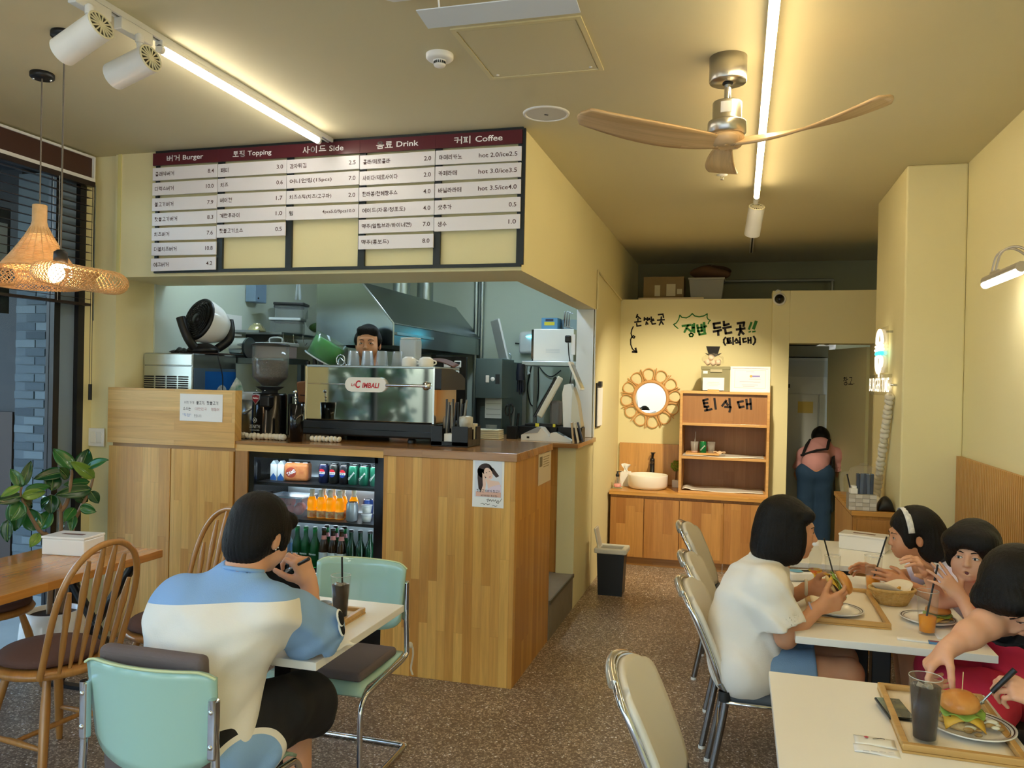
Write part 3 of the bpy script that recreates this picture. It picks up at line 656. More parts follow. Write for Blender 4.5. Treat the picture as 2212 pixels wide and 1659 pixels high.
# ------------------------------------------------------------------ bar: tall cabinet, counter, worktop
t = thing('tall_cabinet', 'pale pine cabinet with two tall doors at the left end of the bar', 'cabinet', (-3.83, YS, 0))
part('carcass', MB().box((.04, .026, 0), (.918, .62, 1.215)), w_pine, t)
part('door', MB().box((.004, -.0, .04), (.463, .02, 1.215)), w_pine, t, bevel=.002)
part('door', MB().box((.469, -.0, .04), (.91, .02, 1.215)), wood('pine_vertical_b', 'e4b565', 'cb913f', 'z', .055, .8, seed=7.), t, bevel=.002)
part('gap_strip', MB().box((.03, .006, 1.215), (.918, .6, 1.236)), wood('pine_shadow', 'b58a50', '9c7038', 'x', .06, 1., seed=8.), t)
ub = part('upper_box', MB().box((-.002, -.008, 1.236), (.922, .02, 1.583)).box((.9, .02, 1.236), (.922, .06, 1.583)), w_pineh, t, bevel=.0015)
t2 = thing('notice', 'small white printed notice taped to the pine box', 'notice', (-3.145, YS-.0095, 1.473))
part('sheet', MB().box((-.151, -.0012, -.083), (.151, 0, .083)), m_paper, t2)
for i, (tx, x, z, w, cm) in enumerate((('저희 가게', -.085, .03, .07, '9a9a9c'), ('불고기,', -.003, .03, .062, '26262a'), ('핫불고기', .08, .03, .08, '26262a'), ('소스는', -.1, -.008, .055, '2b2b2e'), ('대한민국', 0, -.008, .085, 'd8b6b6'), ('명장이', .1, -.008, .055, 'd4a8ac'), ('"직접"', -.1, -.047, .06, '9fb2d8'), ('만듭니다.', -.02, -.05, .055, 'a8a8ac'))):
    letter(tx, (x, -.0018, z), t2, h=.022 if cm[0] == '2' else .018, w=w, mat=M('print_'+cm, cm, .8), bold=.006)

t = thing('bar_counter', 'long pine bar counter with a built-in drinks fridge', 'counter', (-2.908, YS, 0))
part('front_panel', MB().box((.972, 0, 0), (1.752, .03, 1.235)), wood('pine_front', 'e8b762', 'c98e3c', 'z', .052, .75, seed=9.), t, bevel=.0015)
part('side_panel', MB().box((1.722, .03, 0), (1.752, .86, 1.235)), wood('pine_side', 'd6a04c', 'ba8033', 'z', .05, .7, seed=10.), t)
part('header_board', MB().box((0, .002, 1.222), (.968, .04, 1.262)), w_pineh, t)
part('stile', MB().box((0, .004, 0), (.083, .03, 1.222)), wood('pine_stile', 'b98649', 'a5743a', 'z', .09, 1.2, seed=11.), t)
part('back_panel', MB().box((0, .83, 0), (1.722, .86, 1.235)), w_pine, t)
solo('worktop', MB().box((-2.906, YS-.003, 1.263), (-1.936, YS+.86, 1.281)).box((-1.936, YS-.008, 1.236), (-1.148, YS+.868, 1.281)), w_top, 'glossy brown wood worktop on the bar counter', 'worktop', bevel=.002)
# low cash desk at the far end
t = thing('cash_desk', 'wood topped cash desk at the far end of the bar', 'desk', (-1.9, 5.83, 0))
part('top', MB().box((0, 0, 1.19), (.775, .77, 1.222)), w_top, t, bevel=.002)
part('cabinet', MB().box((.05, .06, .256), (.612, .74, 1.19)), w_oak, t)

# poster with a photo of a woman and scribbled message
t = thing('poster', 'signed photo poster of a long-haired woman on the counter front', 'poster', (-1.311, YS-.001, 1.11), 0)
part('sheet', MB().box((-.09, -.0012, -.13), (.09, 0, .13)), m_paper, t)
ph = MB(); ph.box((-.078, -.0018, -.075), (.078, -.0012, .122), 0)
pic = part('photo', ph, M('photo_bg', 'dfe4ee', .5), t)
def flat(mb, pts, y): 
    mb.add([(x, y, z) for x, z in pts], [tuple(range(len(pts)))]); return mb
def ell(cx, cz, a, b, rot=0, n=20): return [(cx+a*math.cos(k*2*PI/n)*math.cos(rot)-b*math.sin(k*2*PI/n)*math.sin(rot), cz+a*math.cos(k*2*PI/n)*math.sin(rot)+b*math.sin(k*2*PI/n)*math.cos(rot)) for k in range(n)]
m_pskin = M('print_skin', 'f0cdbb', .6); m_phair = M('print_hair', '3b2b29', .6); m_pdress = M('print_dress', 'e6d3e2', .6)
part('printed_hair', flat(flat(MB(), ell(-.02, .07, .045, .04, .5), -.0021), [(-.06, .085), (-.02, .075), (-.018, .0), (-.03, -.05), (-.055, -.03), (-.062, .03)], -.0021), m_phair, pic)
part('printed_hair', flat(MB(), [(0, .1), (.03, .085), (.062, .045), (.045, .035), (.02, .06)], -.0021), m_phair, pic)
part('printed_skin', flat(flat(flat(MB(), ell(.0, .055, .023, .034, .45), -.0023), [(-.02, .03), (.01, .02), (.06, .015), (.075, -.01), (.05, -.04), (.0, -.03), (-.005, 0)], -.0022), [(-.035, .06), (-.022, .05), (-.012, .0), (-.02, -.06), (-.045, -.06), (-.03, -.01)], -.0024), m_pskin, pic)
part('printed_dress', flat(MB(), [(.0, -.025), (.03, -.01), (.07, .0), (.074, -.045), (-.01, -.045)], -.0025), m_pdress, pic)
part('printed_arm', flat(MB(), [(-.07, -.045), (.074, -.045), (.074, -.072), (-.07, -.072)], -.0026), M('print_arm', 'e2b7a6', .6), pic)
fc = MB(); 
for a in ((-.011, .06), (.006, .067)): flat(fc, ell(a[0], a[1], .004, .0018, .4, 8), -.0027)
part('printed_eyes', fc, m_ink, pic); part('printed_lips', flat(MB(), ell(.009, .038, .005, .0022, .4, 10), -.0027), M('print_lips', 'c8505e', .6), pic)
letter('핫불고기버거 최고!!', (0, -.0029, -.04), t, h=.017, w=.13, mat=m_ink, bold=.004)
letter('버거타임? 화이팅~', (.01, -.0029, -.066), t, h=.011, w=.1, mat=m_ink, bold=.004)
sc_ = [[(.0, -.1), (-.005, -.085), (.005, -.083), (.008, -.095), (.015, -.085), (.022, -.095), (.03, -.085), (.036, -.095), (.045, -.085), (.05, -.1), (.06, -.105), (.066, -.095), (.058, -.088), (.052, -.098)], [(.078, -.078), (.072, -.092)], [(-.04, -.113), (-.03, -.108), (-.02, -.115), (-.01, -.109), (.0, -.115), (.012, -.11)], [(.026, -.12), (.036, -.117), (.044, -.122), (.054, -.117)]]
part('signature', strokes([[(p[0], p[1]) for p in s_] for s_ in sc_], .002), m_ink, t, loc=(0, -.0028, 0))
# notice on the counter side
t = thing('notice', 'printed leaflet in a clear sleeve on the counter side', 'notice', (-1.1545, 4.905, 1.155), 0)
part('sheet', MB().box((0, -.165, -.11), (.0015, .165, .105)), M('leaflet', 'e3d3b4', .45), t)
letter('우리가게 맛집 소개합니다', (.002, 0, .085), t, rot=ROT_RIGHT, h=.022, w=.28, mat=M('print_brown', '5a4632', .8))
part('picture', MB().box((.0012, -.14, .0), (.0022, -.07, .06)), M('print_grey', '7d7258', .7), t)
for i in range(5): part('text_line', MB().box((.0012, -.04, .05-i*.015), (.002, .12-.01*(i % 3), .055-i*.015)), M('print_tan', 'a8946c', .8), t)

# ------------------------------------------------------------------ drinks fridge
FX0, FX1, FZ0, FZ1 = -2.822, -1.942, .50, 1.222
fr = thing('drinks_fridge', 'black under-counter drinks fridge with a glass door', 'fridge', (FX0, YS+.015, 0))
FW = FX1-FX0
m_fin = M('fridge_inside', '8e979c', .4); 
body = MB(); body.box((0, .42, .0), (FW, .45, FZ1)); body.box((0, .03, 0), (.02, .42, FZ1)); body.box((FW-.02, .03, 0), (FW, .42, FZ1)); body.box((0, .03, FZ1-.02), (FW, .42, FZ1)); body.box((0, .0, 0), (FW, .42, FZ0))
part('cabinet', body, m_blackgloss, fr)
part('liner', MB().box((.02, .415, FZ0), (FW-.02, .42, FZ1-.02)), m_fin, fr)
df = MB(); b_ = .036
df.box((0, 0, FZ0), (b_, .03, FZ1)).box((FW-b_-.02, 0, FZ0), (FW, .03, FZ1)).box((b_, 0, FZ1-.035), (FW-b_, .03, FZ1)).box((b_, 0, FZ0), (FW-b_, .03, FZ0+.02))
dr = part('door_frame', df, m_blackgloss, fr)
part('glass', MB().box((b_, .008, FZ0+.02), (FW-b_-.02, .013, FZ1-.035)), M('fridge_glass', 'eef4f4', .0, trans=1., ior=1.15), dr)
for z in (1.017, .806): part('shelf', MB().box((.02, .05, z), (FW-.02, .40, z+.018)), M('shelf_black', '16181b', .4), fr)
m_fled = M('fridge_led', 'ffffff', .4, emit=('eaf6ff', 16))
for x in (FW-.04,): part('light_strip', MB().box((x, .05, FZ0+.03), (x+.012, .06, FZ1-.05)), m_fled, fr)
part('light_strip', MB().box((.05, .06, FZ1-.034), (FW-.06, .075, FZ1-.024)), m_fled, fr)
for z in (1.003, .792): part('light_strip', MB().box((.05, .39, z), (FW-.06, .40, z+.012)), m_fled, fr)  # glowing strips added below the shelves to brighten the bottles and cans
YI = YS+.165
def can(label, x, y, z, col, h=.115, r=.031, mark=None, sleek=False):
    t = thing('drink_can', label, 'can', (x, y, z), group='cans in the drinks fridge')
    c = part('body', MB().lathe([(r*.78, 0), (r, .008), (r, h-.014), (r*.84, h-.002)], n=22), M('can_'+col, col, .3, metal=.35), t)
    part('lid', MB().lathe([(r*.84, h-.003), (r*.88, h), (r*.8, h), (r*.78, h-.004), (0, h-.004)], n=22), m_chrome, t)
    if mark == 'cola':
        def arc(z0, z1, y_=1.004): return lambda u, v: (r*y_*math.sin((u-.5)*1.3*math.sqrt(max(0., 1-((z0+(z1-z0)*v)/.024)**2))), -r*y_*math.cos((u-.5)*1.3*math.sqrt(max(0., 1-((z0+(z1-z0)*v)/.024)**2))), .065+z0+(z1-z0)*v)
        part('emblem', MB().sheet(arc(.006, .0235), 8, 5), M('print_red', 'c8202e', .4), c); part('emblem', MB().sheet(arc(-.0235, -.008), 8, 5), M('print_blue', '1f3f96', .4), c); part('emblem', MB().sheet(arc(-.008, .006), 8, 3), m_whitetext, c)
        letter('PEPSI', (0, -r*1.02, .0645), c, h=.009, w=.032, mat=m_ink, bold=.02)
    elif mark: letter(mark, (0, -r*1.01, .055), c, rot=(PI/2, -.9, 0), h=.014, w=.06, mat=m_whitetext, bold=.006, skew=.3)
    return t
zs = 1.0355
for i, (x, c, n) in enumerate(((-2.402, '1c2346', 'leftmost'), (-2.334, '22241f', 'middle'), (-2.266, '25262b', 'rightmost'))): can(f'dark cola can with a round red and blue badge, {n} of three', x, YI, zs, c, mark='cola')
for i, (x, n) in enumerate(((-2.205, 'leftmost'), (-2.135, 'middle'), (-2.065, 'rightmost'))): can(f'green cider can with slanted white script, {n} of three', x, YI, zs, '1d6b52', mark='Chilsung')
for i, x in enumerate((-2.37, -2.30, -2.23, -2.16, -2.09)): can(f'second-row can with only its silver lid showing, {["first", "second", "third", "fourth", "fifth"][i]} from the left', x, YI+.08, zs, '3c4a52')
for x, n in ((-2.735, 'left'), (-2.685, 'right')):
    t = thing('milk_carton', f'white and blue milk carton on the top fridge shelf, {n} one', 'carton', (x, YI, zs), group='cartons in the drinks fridge')
    part('body', MB().box((-.021, -.02, 0), (.021, .02, .1)), M('carton_white', 'dfe6ea', .5), t)
    part('gable', MB().prism([(-.021, .1), (.021, .1), (.003, .122), (-.003, .122)], -.02, .02, 'y'), M('carton_grey', '9fb0ba', .5), t)
    part('blue_print', MB().prism([(-.0205, .002), (.0205, .002), (.0205, .02), (0, .045), (-.0205, .02)], -.0212, -.02, 'y'), M('carton_blue', '2c63ad', .5), t)
t = thing('can_multipack', 'orange shrink-wrapped multipack of soda cans in the fridge', 'multipack', (-2.595, YI+.03, zs), .25)
part('wrap', MB().box((-.075, -.05, .0), (.075, .05, .112)), M('pack_orange', 'b5653c', .35, var=(30, 'd08850', .2)), t, bevel=.02, seg=3)
part('circle', MB().lathe([(.032, 0), (0, .001)], (-.03, -.0505, .055), 24, R=rotm(PI/2, 0, 0)), M('pack_red', 'a03c2c', .4), t)
letter('TAMS', (-.028, -.0525, .055), t, rot=(PI/2, -.5, 0), h=.022, w=.055, mat=m_whitetext, bold=.02)
for i in range(3): part('can_end', MB().lathe([(.027, .112), (.026, .118), (0, .116)], (-.05+i*.05, 0, 0), 18), m_chrome, t)
zs = .8245
m_juice = M('orange_juice_glow', 'f7a600', .25, sss=.0, emit=('f08c00', .35)); m_pet = M('clear_pet', 'f4f8f8', .05, trans=1., ior=1.2)  # juice given a faint emission so it looks lit from within
def juice(label, x, y):
    t = thing('juice_bottle', label, 'bottle', (x, y, zs), group='juice bottles in the drinks fridge')
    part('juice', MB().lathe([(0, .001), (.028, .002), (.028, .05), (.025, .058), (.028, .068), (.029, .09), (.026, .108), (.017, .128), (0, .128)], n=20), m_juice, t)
    part('shoulder', MB().lathe([(.0175, .127), (.0125, .142), (.012, .148)], n=18), M('cloudy_pet', 'f2ead2', .2), t)
    part('cap', MB().lathe([(.0145, .146), (.0145, .168), (.012, .17), (0, .17)], n=18), M('cap_cream', 'e6e4c8', .4), t)
    part('label_band', MB().lathe([(.0287, .004), (.0287, .044)], n=20), M('juice_label', 'e9d9a8', .5, var=(40, 'cf7f4a', .12)), t)
for i, (x, n) in enumerate(((-2.478, 'first'), (-2.416, 'second'), (-2.355, 'third'), (-2.293, 'fourth'))): juice(f'orange juice bottle in the fridge front row, {n} from the left', x, YI)
juice('orange juice bottle behind the silver can', -2.24, YI+.08)
for i, x in enumerate((-2.44, -2.375, -2.31)): juice(f'orange juice bottle in the fridge second row, {["left", "middle", "right"][i]} one', x, YI+.075)
can('large plain silver can on the middle fridge shelf', -2.195, YI-.03, zs, 'a9b2b8', .112, .036)
can('blue and white can behind the silver can', -2.15, YI+.09, zs, '3a5aa8')
can('blue can at the right edge of the middle fridge shelf', -2.075, YI+.11, zs, '2e4a90')
for k, n in ((0, 'lower'), (1, 'upper')):
    t = thing('sauce_tub', f'small clear tub of sauce in the fridge, {n} of two stacked', 'tub', (-2.105, YI-.02, zs+k*.052), group='sauce tubs in the fridge')
    part('cup', MB().lathe([(0, .001), (.026, .001), (.032, .044), (.031, .044), (.025, .003)], n=20), M('tub_plastic', 'e8eeee', .2, alpha=.6), t)
    part('lid', MB().lathe([(.034, .042), (.034, .048), (0, .049)], n=20), M('tub_lid', 'eef3f4', .2, alpha=.75), t)
    part('contents', MB().lathe([(0, .004), (.025, .004), (.029, .03), (0, .03)], n=18), M('pickles', '7c6a3c', .5, var=(60, 'b9a67c', .2)), t)
t = thing('storage_box', 'clear plastic box with a blue lid on the middle fridge shelf', 'storage box', (-2.64, YI+.05, zs))
tb = MB(); 
for a, b in (((-.125, -.09, .0), (.115, .09, .003)), ((-.125, -.09, .003), (.115, -.087, .11)), ((-.125, .087, .003), (.115, .09, .11)), ((-.125, -.087, .003), (-.122, .087, .11)), ((.112, -.087, .003), (.115, .087, .11))): tb.box(a, b)
part('tub', tb, M('box_plastic', 'd6e2ee', .15, alpha=.35), t)
part('lid', MB().box((-.13, -.095, .11), (.12, .095, .122)), M('box_lid', 'a9c3d8', .25, alpha=.8), t, bevel=.004)
for i, (dx, dy, dz, n) in enumerate(((-.085, -.03, .036, 'far left'), (-.045, -.045, .034, 'front left'), (.012, -.05, .033, 'front middle'), (.066, -.04, .034, 'front right'), (-.075, -.01, .082, 'top left'), (.04, .03, .04, 'back right'), (-.01, -.01, .078, 'top middle'))):
    o = MB().lathe([(0, .026), (.006, .03), (.02, .028), (.0325, .008), (.031, -.012), (.018, -.028), (.006, -.027), (0, -.024)], n=18)
    t3 = thing('apple', f'red apple in the clear fridge box, {n}', 'apple', (-2.64+dx, YI+.05+dy, zs+dz), group='apples in the fridge')
    part('fruit', o, M('apple_red', 'd14a5c', .3, var=(18, 'e59a9c', .25)), t3); part('stem', MB().cyl((0, 0, .024), (.003, 0, .04), .0015, n=5), M('stem_brown', '4d3520', .7), t3)
zs = FZ0+.001+.02
m_gbot = M('green_glass', '1d8a44', .05, trans=.75, ior=1.35); m_brbot = M('brown_glass', '4c3014', .08, trans=.5, ior=1.35); m_dbot = M('dark_green_glass', '123c24', .08, trans=.4, ior=1.35)
bott = [(0, .001), (.029, .002), (.03, .006), (.03, .13), (.027, .15), (.014, .185), (.0125, .225), (.0145, .228), (.0145, .238), (0, .239)]
def beer(label, x, m, y=YI, lab=None, txt=None, cap='2a2a2a', neck=None):
    t = thing('beer_bottle', label, 'bottle', (x, y, zs), group='beer bottles in the fridge')
    b = part('bottle', MB().lathe(bott, n=22), m, t)
    part('cap', MB().lathe([(.0152, .23), (.0155, .242), (.012, .245), (0, .245)], n=18), M('cap_'+cap, cap, .35), t)
    if lab: part('label', MB().lathe([(.0304, .035), (.0304, .1)], n=22), M('label_'+lab, lab, .5), b)
    if neck: part('neck_label', MB().lathe([(.0182, .176), (.0135, .2)], n=18), M('label_'+neck, neck, .5), b)
    if txt: letter(txt, (0, -.0306, .085), b, h=.012, w=.045, mat=m_whitetext, bold=.008)
    return t
for x, n in ((-2.573, 'leftmost'), (-2.515, 'second'), (-2.453, 'third')): beer(f'bright green beer bottle with white lettering, {n} from left', x, m_gbot, txt='Heineken', cap='2f7d45')
for x, n in ((-2.393, 'first'), (-2.333, 'second'), (-2.277, 'third')): beer(f'brown beer bottle with a pink neck band, {n} of three', x, m_brbot, lab='c9d3d6', neck='d98f86')
for x, n in ((-2.213, 'first'), (-2.153, 'second'), (-2.09, 'third')): beer(f'dark green beer bottle at the fridge right side, {n} of three', x, m_dbot)
for x, n in ((-2.42, 'left'), (-2.36, 'middle'), (-2.30, 'right')): beer(f'beer bottle in the fridge second row, {n} one', x, m_gbot, YI+.085, neck='e7a1ae')
for x, n in ((-2.65, 'right'), (-2.72, 'left')):
    t = thing('water_bottle', f'clear water bottle with a pale blue label, {n} one in the fridge', 'bottle', (x, YI+.02, zs), group='water bottles in the fridge')
    part('bottle', MB().lathe([(0, .001), (.03, .003), (.031, .02), (.029, .04), (.031, .06), (.029, .08), (.031, .14), (.013, .185), (.013, .2), (0, .2)], n=20), M('water_pet', 'cfe4f0', .08, alpha=.55), t)
    part('label', MB().lathe([(.0315, .085), (.0315, .135)], n=20), M('water_label', '6f9fd8', .5), t); part('cap', MB().lathe([(.0145, .195), (.0145, .212), (0, .213)], n=16), m_white, t)
# ------------------------------------------------------------------ brush lettering on the back wall
def zc(ox, oy, sc, cx, cy, cst):
    """points measured on an enlargement -> metres on the wall plane"""
    def f(P): 
        out = []
        for zx, zy in P: u = ox+zx*sc; v = oy+zy*sc; out.append((cx[0]*u+cx[1]*v+cx[2], cy[0]*u+cy[1]*v+cy[2]))
        return out
    return f
wz = zc(1260, 560, .24109, (.004398, .000096, -7.1067), (.000018, -.004504, 5.3877), 0)
m_brush = M('brush_black', '1a1214', .7); m_green = M('brush_green', '2f7a33', .7)
def wallink(name, label, polys, m, w, y=8.05):
    st = []
    for P in polys:
        ww = w
        if isinstance(P, tuple): P, ww = P
        st.append((wz(P), ww))
    cx = sum(p[0] for s in st for p in s[0])/sum(len(s[0]) for s in st); czz = sum(p[1] for s in st for p in s[0])/sum(len(s[0]) for s in st)
    t = thing(name, label, 'lettering', (cx, y-.0015, czz))
    for s in st: part('brush_stroke', strokes([([(p[0]-cx, p[1]-czz) for p in s[0]], s[1])], s[1]), m, t)
    return t
wallink('wall_lettering', 'black brush lettering saying where to wash hands, above the mirror', [
 [(487, 492), (478, 520)], [(484, 505), (515, 530)], [(492, 530), (492, 560)], [(462, 562), (520, 555)], [(480, 575), (483, 598), (520, 592)],
 [(552, 520), (550, 545), (565, 530), (580, 545)], [(580, 520), (582, 545), (598, 528), (600, 540)], [(570, 560), (566, 585)], [(572, 560), (584, 580)], [(615, 515), (615, 540), (635, 535)], [(608, 555), (640, 545)], [(618, 560), (625, 580), (655, 575)],
 [(680, 495), (722, 490), (728, 520)], [(708, 515), (706, 540)], [(672, 545), (735, 540)], [(705, 555), (690, 588)], [(708, 555), (725, 582)]], m_brush, .014)
wallink('wall_arrow', 'black curly brush arrow pointing down to the washbasin', [
 [(448, 603), (435, 630), (428, 665), (438, 700), (455, 707), (463, 695), (450, 685), (436, 695)], [(436, 695), (424, 720), (425, 765), (440, 805), (468, 830)], ([(442, 832), (478, 834), (470, 802)], .02)], m_brush, .012)
wallink('wall_lettering', 'green brush lettering for trays inside a spiky green burst', [
 ([(900, 598), (970, 588)], .022), ([(950, 592), (935, 620), (918, 652)], .02), ([(948, 622), (975, 645)], .02), ([(988, 585), (988, 645)], .018), ([(1005, 578), (1006, 655)], .02), ([(988, 615), (1005, 612)], .016), ([(975, 662), (962, 675), (968, 692), (988, 692), (997, 676), (985, 663), (973, 664)], .015),
 ([(1033, 590), (1040, 645), (1075, 640), (1070, 585)], .022), ([(1038, 615), (1072, 612)], .018), ([(1093, 570), (1098, 650)], .024), ([(1096, 605), (1112, 600)], .02), ([(1048, 655), (1052, 675), (1108, 665)], .02)], m_green, .018)
wallink('burst_outline', 'green spiky speech-burst outline on the back wall', [
 ([(860, 620), (835, 600), (820, 583), (845, 570), (865, 540), (876, 500)], .01), ([(876, 500), (895, 520), (935, 525), (965, 510), (988, 487)], .011), ([(988, 487), (1010, 508), (1050, 516), (1090, 508), (1122, 490)], .011), ([(1122, 490), (1120, 520), (1130, 540), (1150, 548), (1138, 560), (1130, 578)], .01)], m_green, .01)
wallink('wall_lettering', 'large black brush lettering saying this is the place, beside the burst', [
 [(1235, 570), (1180, 578), (1185, 618), (1238, 610)], [(1178, 648), (1245, 635)], [(1218, 640), (1220, 678)],
 [(1268, 560), (1270, 592), (1312, 582)], [(1262, 618), (1330, 605)], [(1280, 630), (1285, 665), (1335, 655)],
 [(1388, 575), (1445, 568), (1440, 600)], [(1412, 592), (1412, 622)], [(1380, 630), (1450, 620)], [(1415, 638), (1400, 678)], [(1415, 640), (1440, 668)]], m_brush, .022)
wallink('wall_lettering', 'two green brush exclamation marks on the back wall', [([(1508, 570), (1488, 625)], .02), ([(1548, 562), (1528, 620)], .028), ([(1488, 652), (1500, 648)], .014), ([(1520, 650), (1540, 646)], .014)], m_green, .02)
wallink('wall_lettering', 'small black bracketed brush lettering above the certificate', [
 [(1283, 700), (1268, 720), (1268, 745), (1282, 768)], [(1325, 705), (1298, 710), (1302, 738), (1328, 732)], [(1300, 722), (1322, 720)], [(1312, 738), (1312, 750)], [(1295, 752), (1335, 748)], [(1348, 700), (1350, 760)],
 [(1378, 712), (1365, 735)], [(1378, 715), (1392, 733)], [(1408, 700), (1410, 738)], [(1375, 748), (1410, 742), (1412, 762)], [(1460, 708), (1435, 712), (1440, 740), (1465, 735)], [(1480, 702), (1482, 748)], [(1502, 700), (1504, 750)], [(1482, 725), (1502, 722)], [(1528, 690), (1542, 715), (1540, 740), (1525, 762)]], m_brush, .017)
# cctv
t = thing('security_camera', 'white dome security camera on the doorway wall corner', 'camera', (.345, 7.92, 2.485))
R_ = rotm(PI/2, 0, 0)
part('base', MB().lathe([(.0, .0), (.058, 0), (.06, .012), (.05, .03), (.046, .034), (.044, .03)], n=32, R=R_), m_white, t)
part('dome', MB().lathe([(.043, .03), (.04, .045), (.028, .06), (.012, .067), (0, .068)], n=28, R=R_), m_blackgloss, t)
part('cable', MB().tube(smoothpath([(.0, -.01, .055), (.01, -.01, .075), (-.02, -.005, .085), (-.03, .0, .07), (.03, .02, .08)]), .004, 6), m_white, t)

# ------------------------------------------------------------------ washstand
cab = thing('sink_cabinet', 'low wooden washstand cabinet with four doors under the basin', 'cabinet', (-1.125, 7.45, 0))
CW = 1.39
part('carcass', MB().box((0, .02, .075), (CW, .595, .645)), w_oak, cab)
part('plinth', MB().box((0, .035, 0), (CW, .05, .075)), wood('plinth_wood', 'a87a42', '94682f', 'x', .08, 1., seed=12.), cab)
xs = [0.004, .315, .632, 1.02, CW-.003]
for i in range(4): part('door', MB().box((xs[i], 0, .08), (xs[i+1]-.007, .02, .622)), wood(f'door_oak_{i}', ['cf9a55', 'c58f4c', 'cc9752', 'c99350'][i], ['a66c30', 'b27a3c', 'ad7638', 'b37c40'][i], 'z', .085, .45, seed=13.+i*1.3), cab, bevel=.002)
solo('washstand_top', MB().box((-1.135, 7.43, .648), (.27, 8.045, .682)), w_oakh, 'pale wood top of the washstand carrying the basin', 'worktop', bevel=.002)
solo('backsplash', MB().box((-1.128, 8.022, .684), (-.52, 8.045, 1.085)), wood('splash_pine', 'e0ae6a', 'd39c55', 'z', .16, 1.2, seed=19.), 'wooden backsplash panel behind the basin', 'backsplash', bevel=.001)
t = thing('wash_basin', 'round white countertop basin on the washstand', 'basin', (-.815, 7.74, .682))
part('bowl', MB().lathe([(0, .0), (.15, 0), (.172, .008), (.186, .03), (.188, .125), (.186, .131), (.18, .131), (.178, .125), (.172, .04), (.14, .022), (0, .018)], n=48), M('ceramic', 'f4f0e8', .12), t)
part('drain', MB().lathe([(.02, .0195), (.02, .024), (0, .025)], n=20), m_chrome, t)
t = thing('faucet', 'tall matt black faucet behind the basin', 'faucet', (-.80, 7.985, .682))
m_mb = M('matt_black', '17171a', .38)
part('body', MB().lathe([(.03, 0), (.03, .006), (.024, .01), (.023, .25), (.02, .262), (0, .264)], n=24), m_mb, t)
part('spout', MB().tube([(0, -.01, .225), (0, -.06, .222), (0, -.11, .21)], [.016, .016, .014], 12), m_mb, t)
part('lever', MB().tube([(0, 0, .26), (.002, -.005, .29), (.004, -.012, .315)], [.012, .011, .016], 10).obox((.008, -.022, .318), (.042, .05, .007)), m_mb, t)
t = thing('soap_dispenser', 'clear soap dispenser with a black pump and pink soap', 'soap dispenser', (-1.085, 7.62, .682))
part('dish', MB().box((-.045, -.035, 0), (.045, .035, .008)), M('dish_green', '9ea683', .4), t, bevel=.004)
part('bottle', MB().lathe([(0, .009), (.036, .009), (.038, .014), (.036, .06), (.02, .105), (.016, .112)], n=24), M('soap_glass', 'f4eee0', .05, alpha=.35), t)
part('soap', MB().lathe([(0, .011), (.034, .011), (.035, .014), (.0345, .042), (0, .042)], n=24), M('pink_soap', 'f0a0a0', .2), t)
part('pump', MB().lathe([(.017, .11), (.018, .125), (.012, .135), (.009, .14), (.009, .155), (0, .156)], n=18).obox((.014, 0, .156), (.045, .011, .007)).cyl((0, 0, .05), (0, 0, .11), .0025, n=6), m_mb, t)
t = thing('tissue_box', 'white tissue box with a tissue pulled up beside the basin', 'tissue box', (-1.04, 7.86, .682), .15)
part('box', MB().prism([(-.06, 0), (.06, 0), (.052, .135), (-.052, .135)], -.06, .06, 'y'), m_paper, t, bevel=.003)
part('tissue', MB().sheet(lambda u, v: (-.03+.06*u+.015*math.sin(v*5+u*3), .012*math.sin(u*7)*(.3+v), .13+.085*v*(1-.25*abs(u-.4))), 8, 8, .001), m_paper, t)
t = thing('topiary', 'small round artificial topiary in a white pot beside the shelf', 'plant', (-.565, 7.93, .682))
part('pot', MB().box((-.035, -.035, 0), (.035, .035, .07)), m_whitegloss, t, bevel=.003)
part('stem', MB().cyl((0, 0, .068), (0, 0, .16), .005, n=8), M('stem_brown', '4d3520', .7), t)
lv = MB(); _rg = random.Random(8)
for i in range(420):
    a = _rg.uniform(0, 2*PI); z = _rg.uniform(-1, 1); r = .05*_rg.uniform(.8, 1.05); d = Vector((math.sqrt(1-z*z)*math.cos(a), math.sqrt(1-z*z)*math.sin(a), z)); c = Vector((0, 0, .205))+d*r
    s1 = d.orthogonal().normalized(); s1 = Matrix.Rotation(_rg.uniform(0, 6), 3, d) @ s1; s2 = d.cross(s1); lv.add([c-s1*.007, c+s2*.005+d*.004, c+s1*.009+d*.003, c-s2*.005], [(0, 1, 2, 3)])
o = part('foliage', lv, M('topiary_green', '6d8a24', .6), t); o['kind'] = 'stuff'

# ------------------------------------------------------------------ tray return shelf
sh = thing('tray_shelf', 'open wooden tray-return shelf unit with four compartments', 'shelf', (-.515, 7.53, .682))
SW, SD, SH = .785, .42, .935
w_sh = wood('shelf_pine', 'dcae6e', 'cb9754', 'x', .2, 2., seed=21.); w_shb = wood('shelf_back_brown', 'a5774a', '98693e', 'z', .1, .9, seed=22., contrast=.25, coat=0)
part('side_board', MB().box((0, 0, 0), (.024, SD, SH)), w_sh, sh, bevel=.0015); part('side_board', MB().box((SW-.024, 0, 0), (SW, SD, SH)), w_sh, sh, bevel=.0015)
part('top_board', MB().box((.024, 0, SH-.024), (SW-.024, SD, SH)), w_sh, sh, bevel=.0015)
part('back_board', MB().box((.024, SD-.012, .02), (SW-.024, SD, SH-.024)), w_shb, sh)
part('upper_panel', MB().box((.024, .03, .645), (SW-.024, .042, SH-.024)), w_shb, sh)
for z, n in ((.62, 1), (.315, 2), (0, 3)): part('shelf_board', MB().box((.024, .002, z), (SW-.024, SD-.012, z+.024)), w_sh, sh, bevel=.0015)
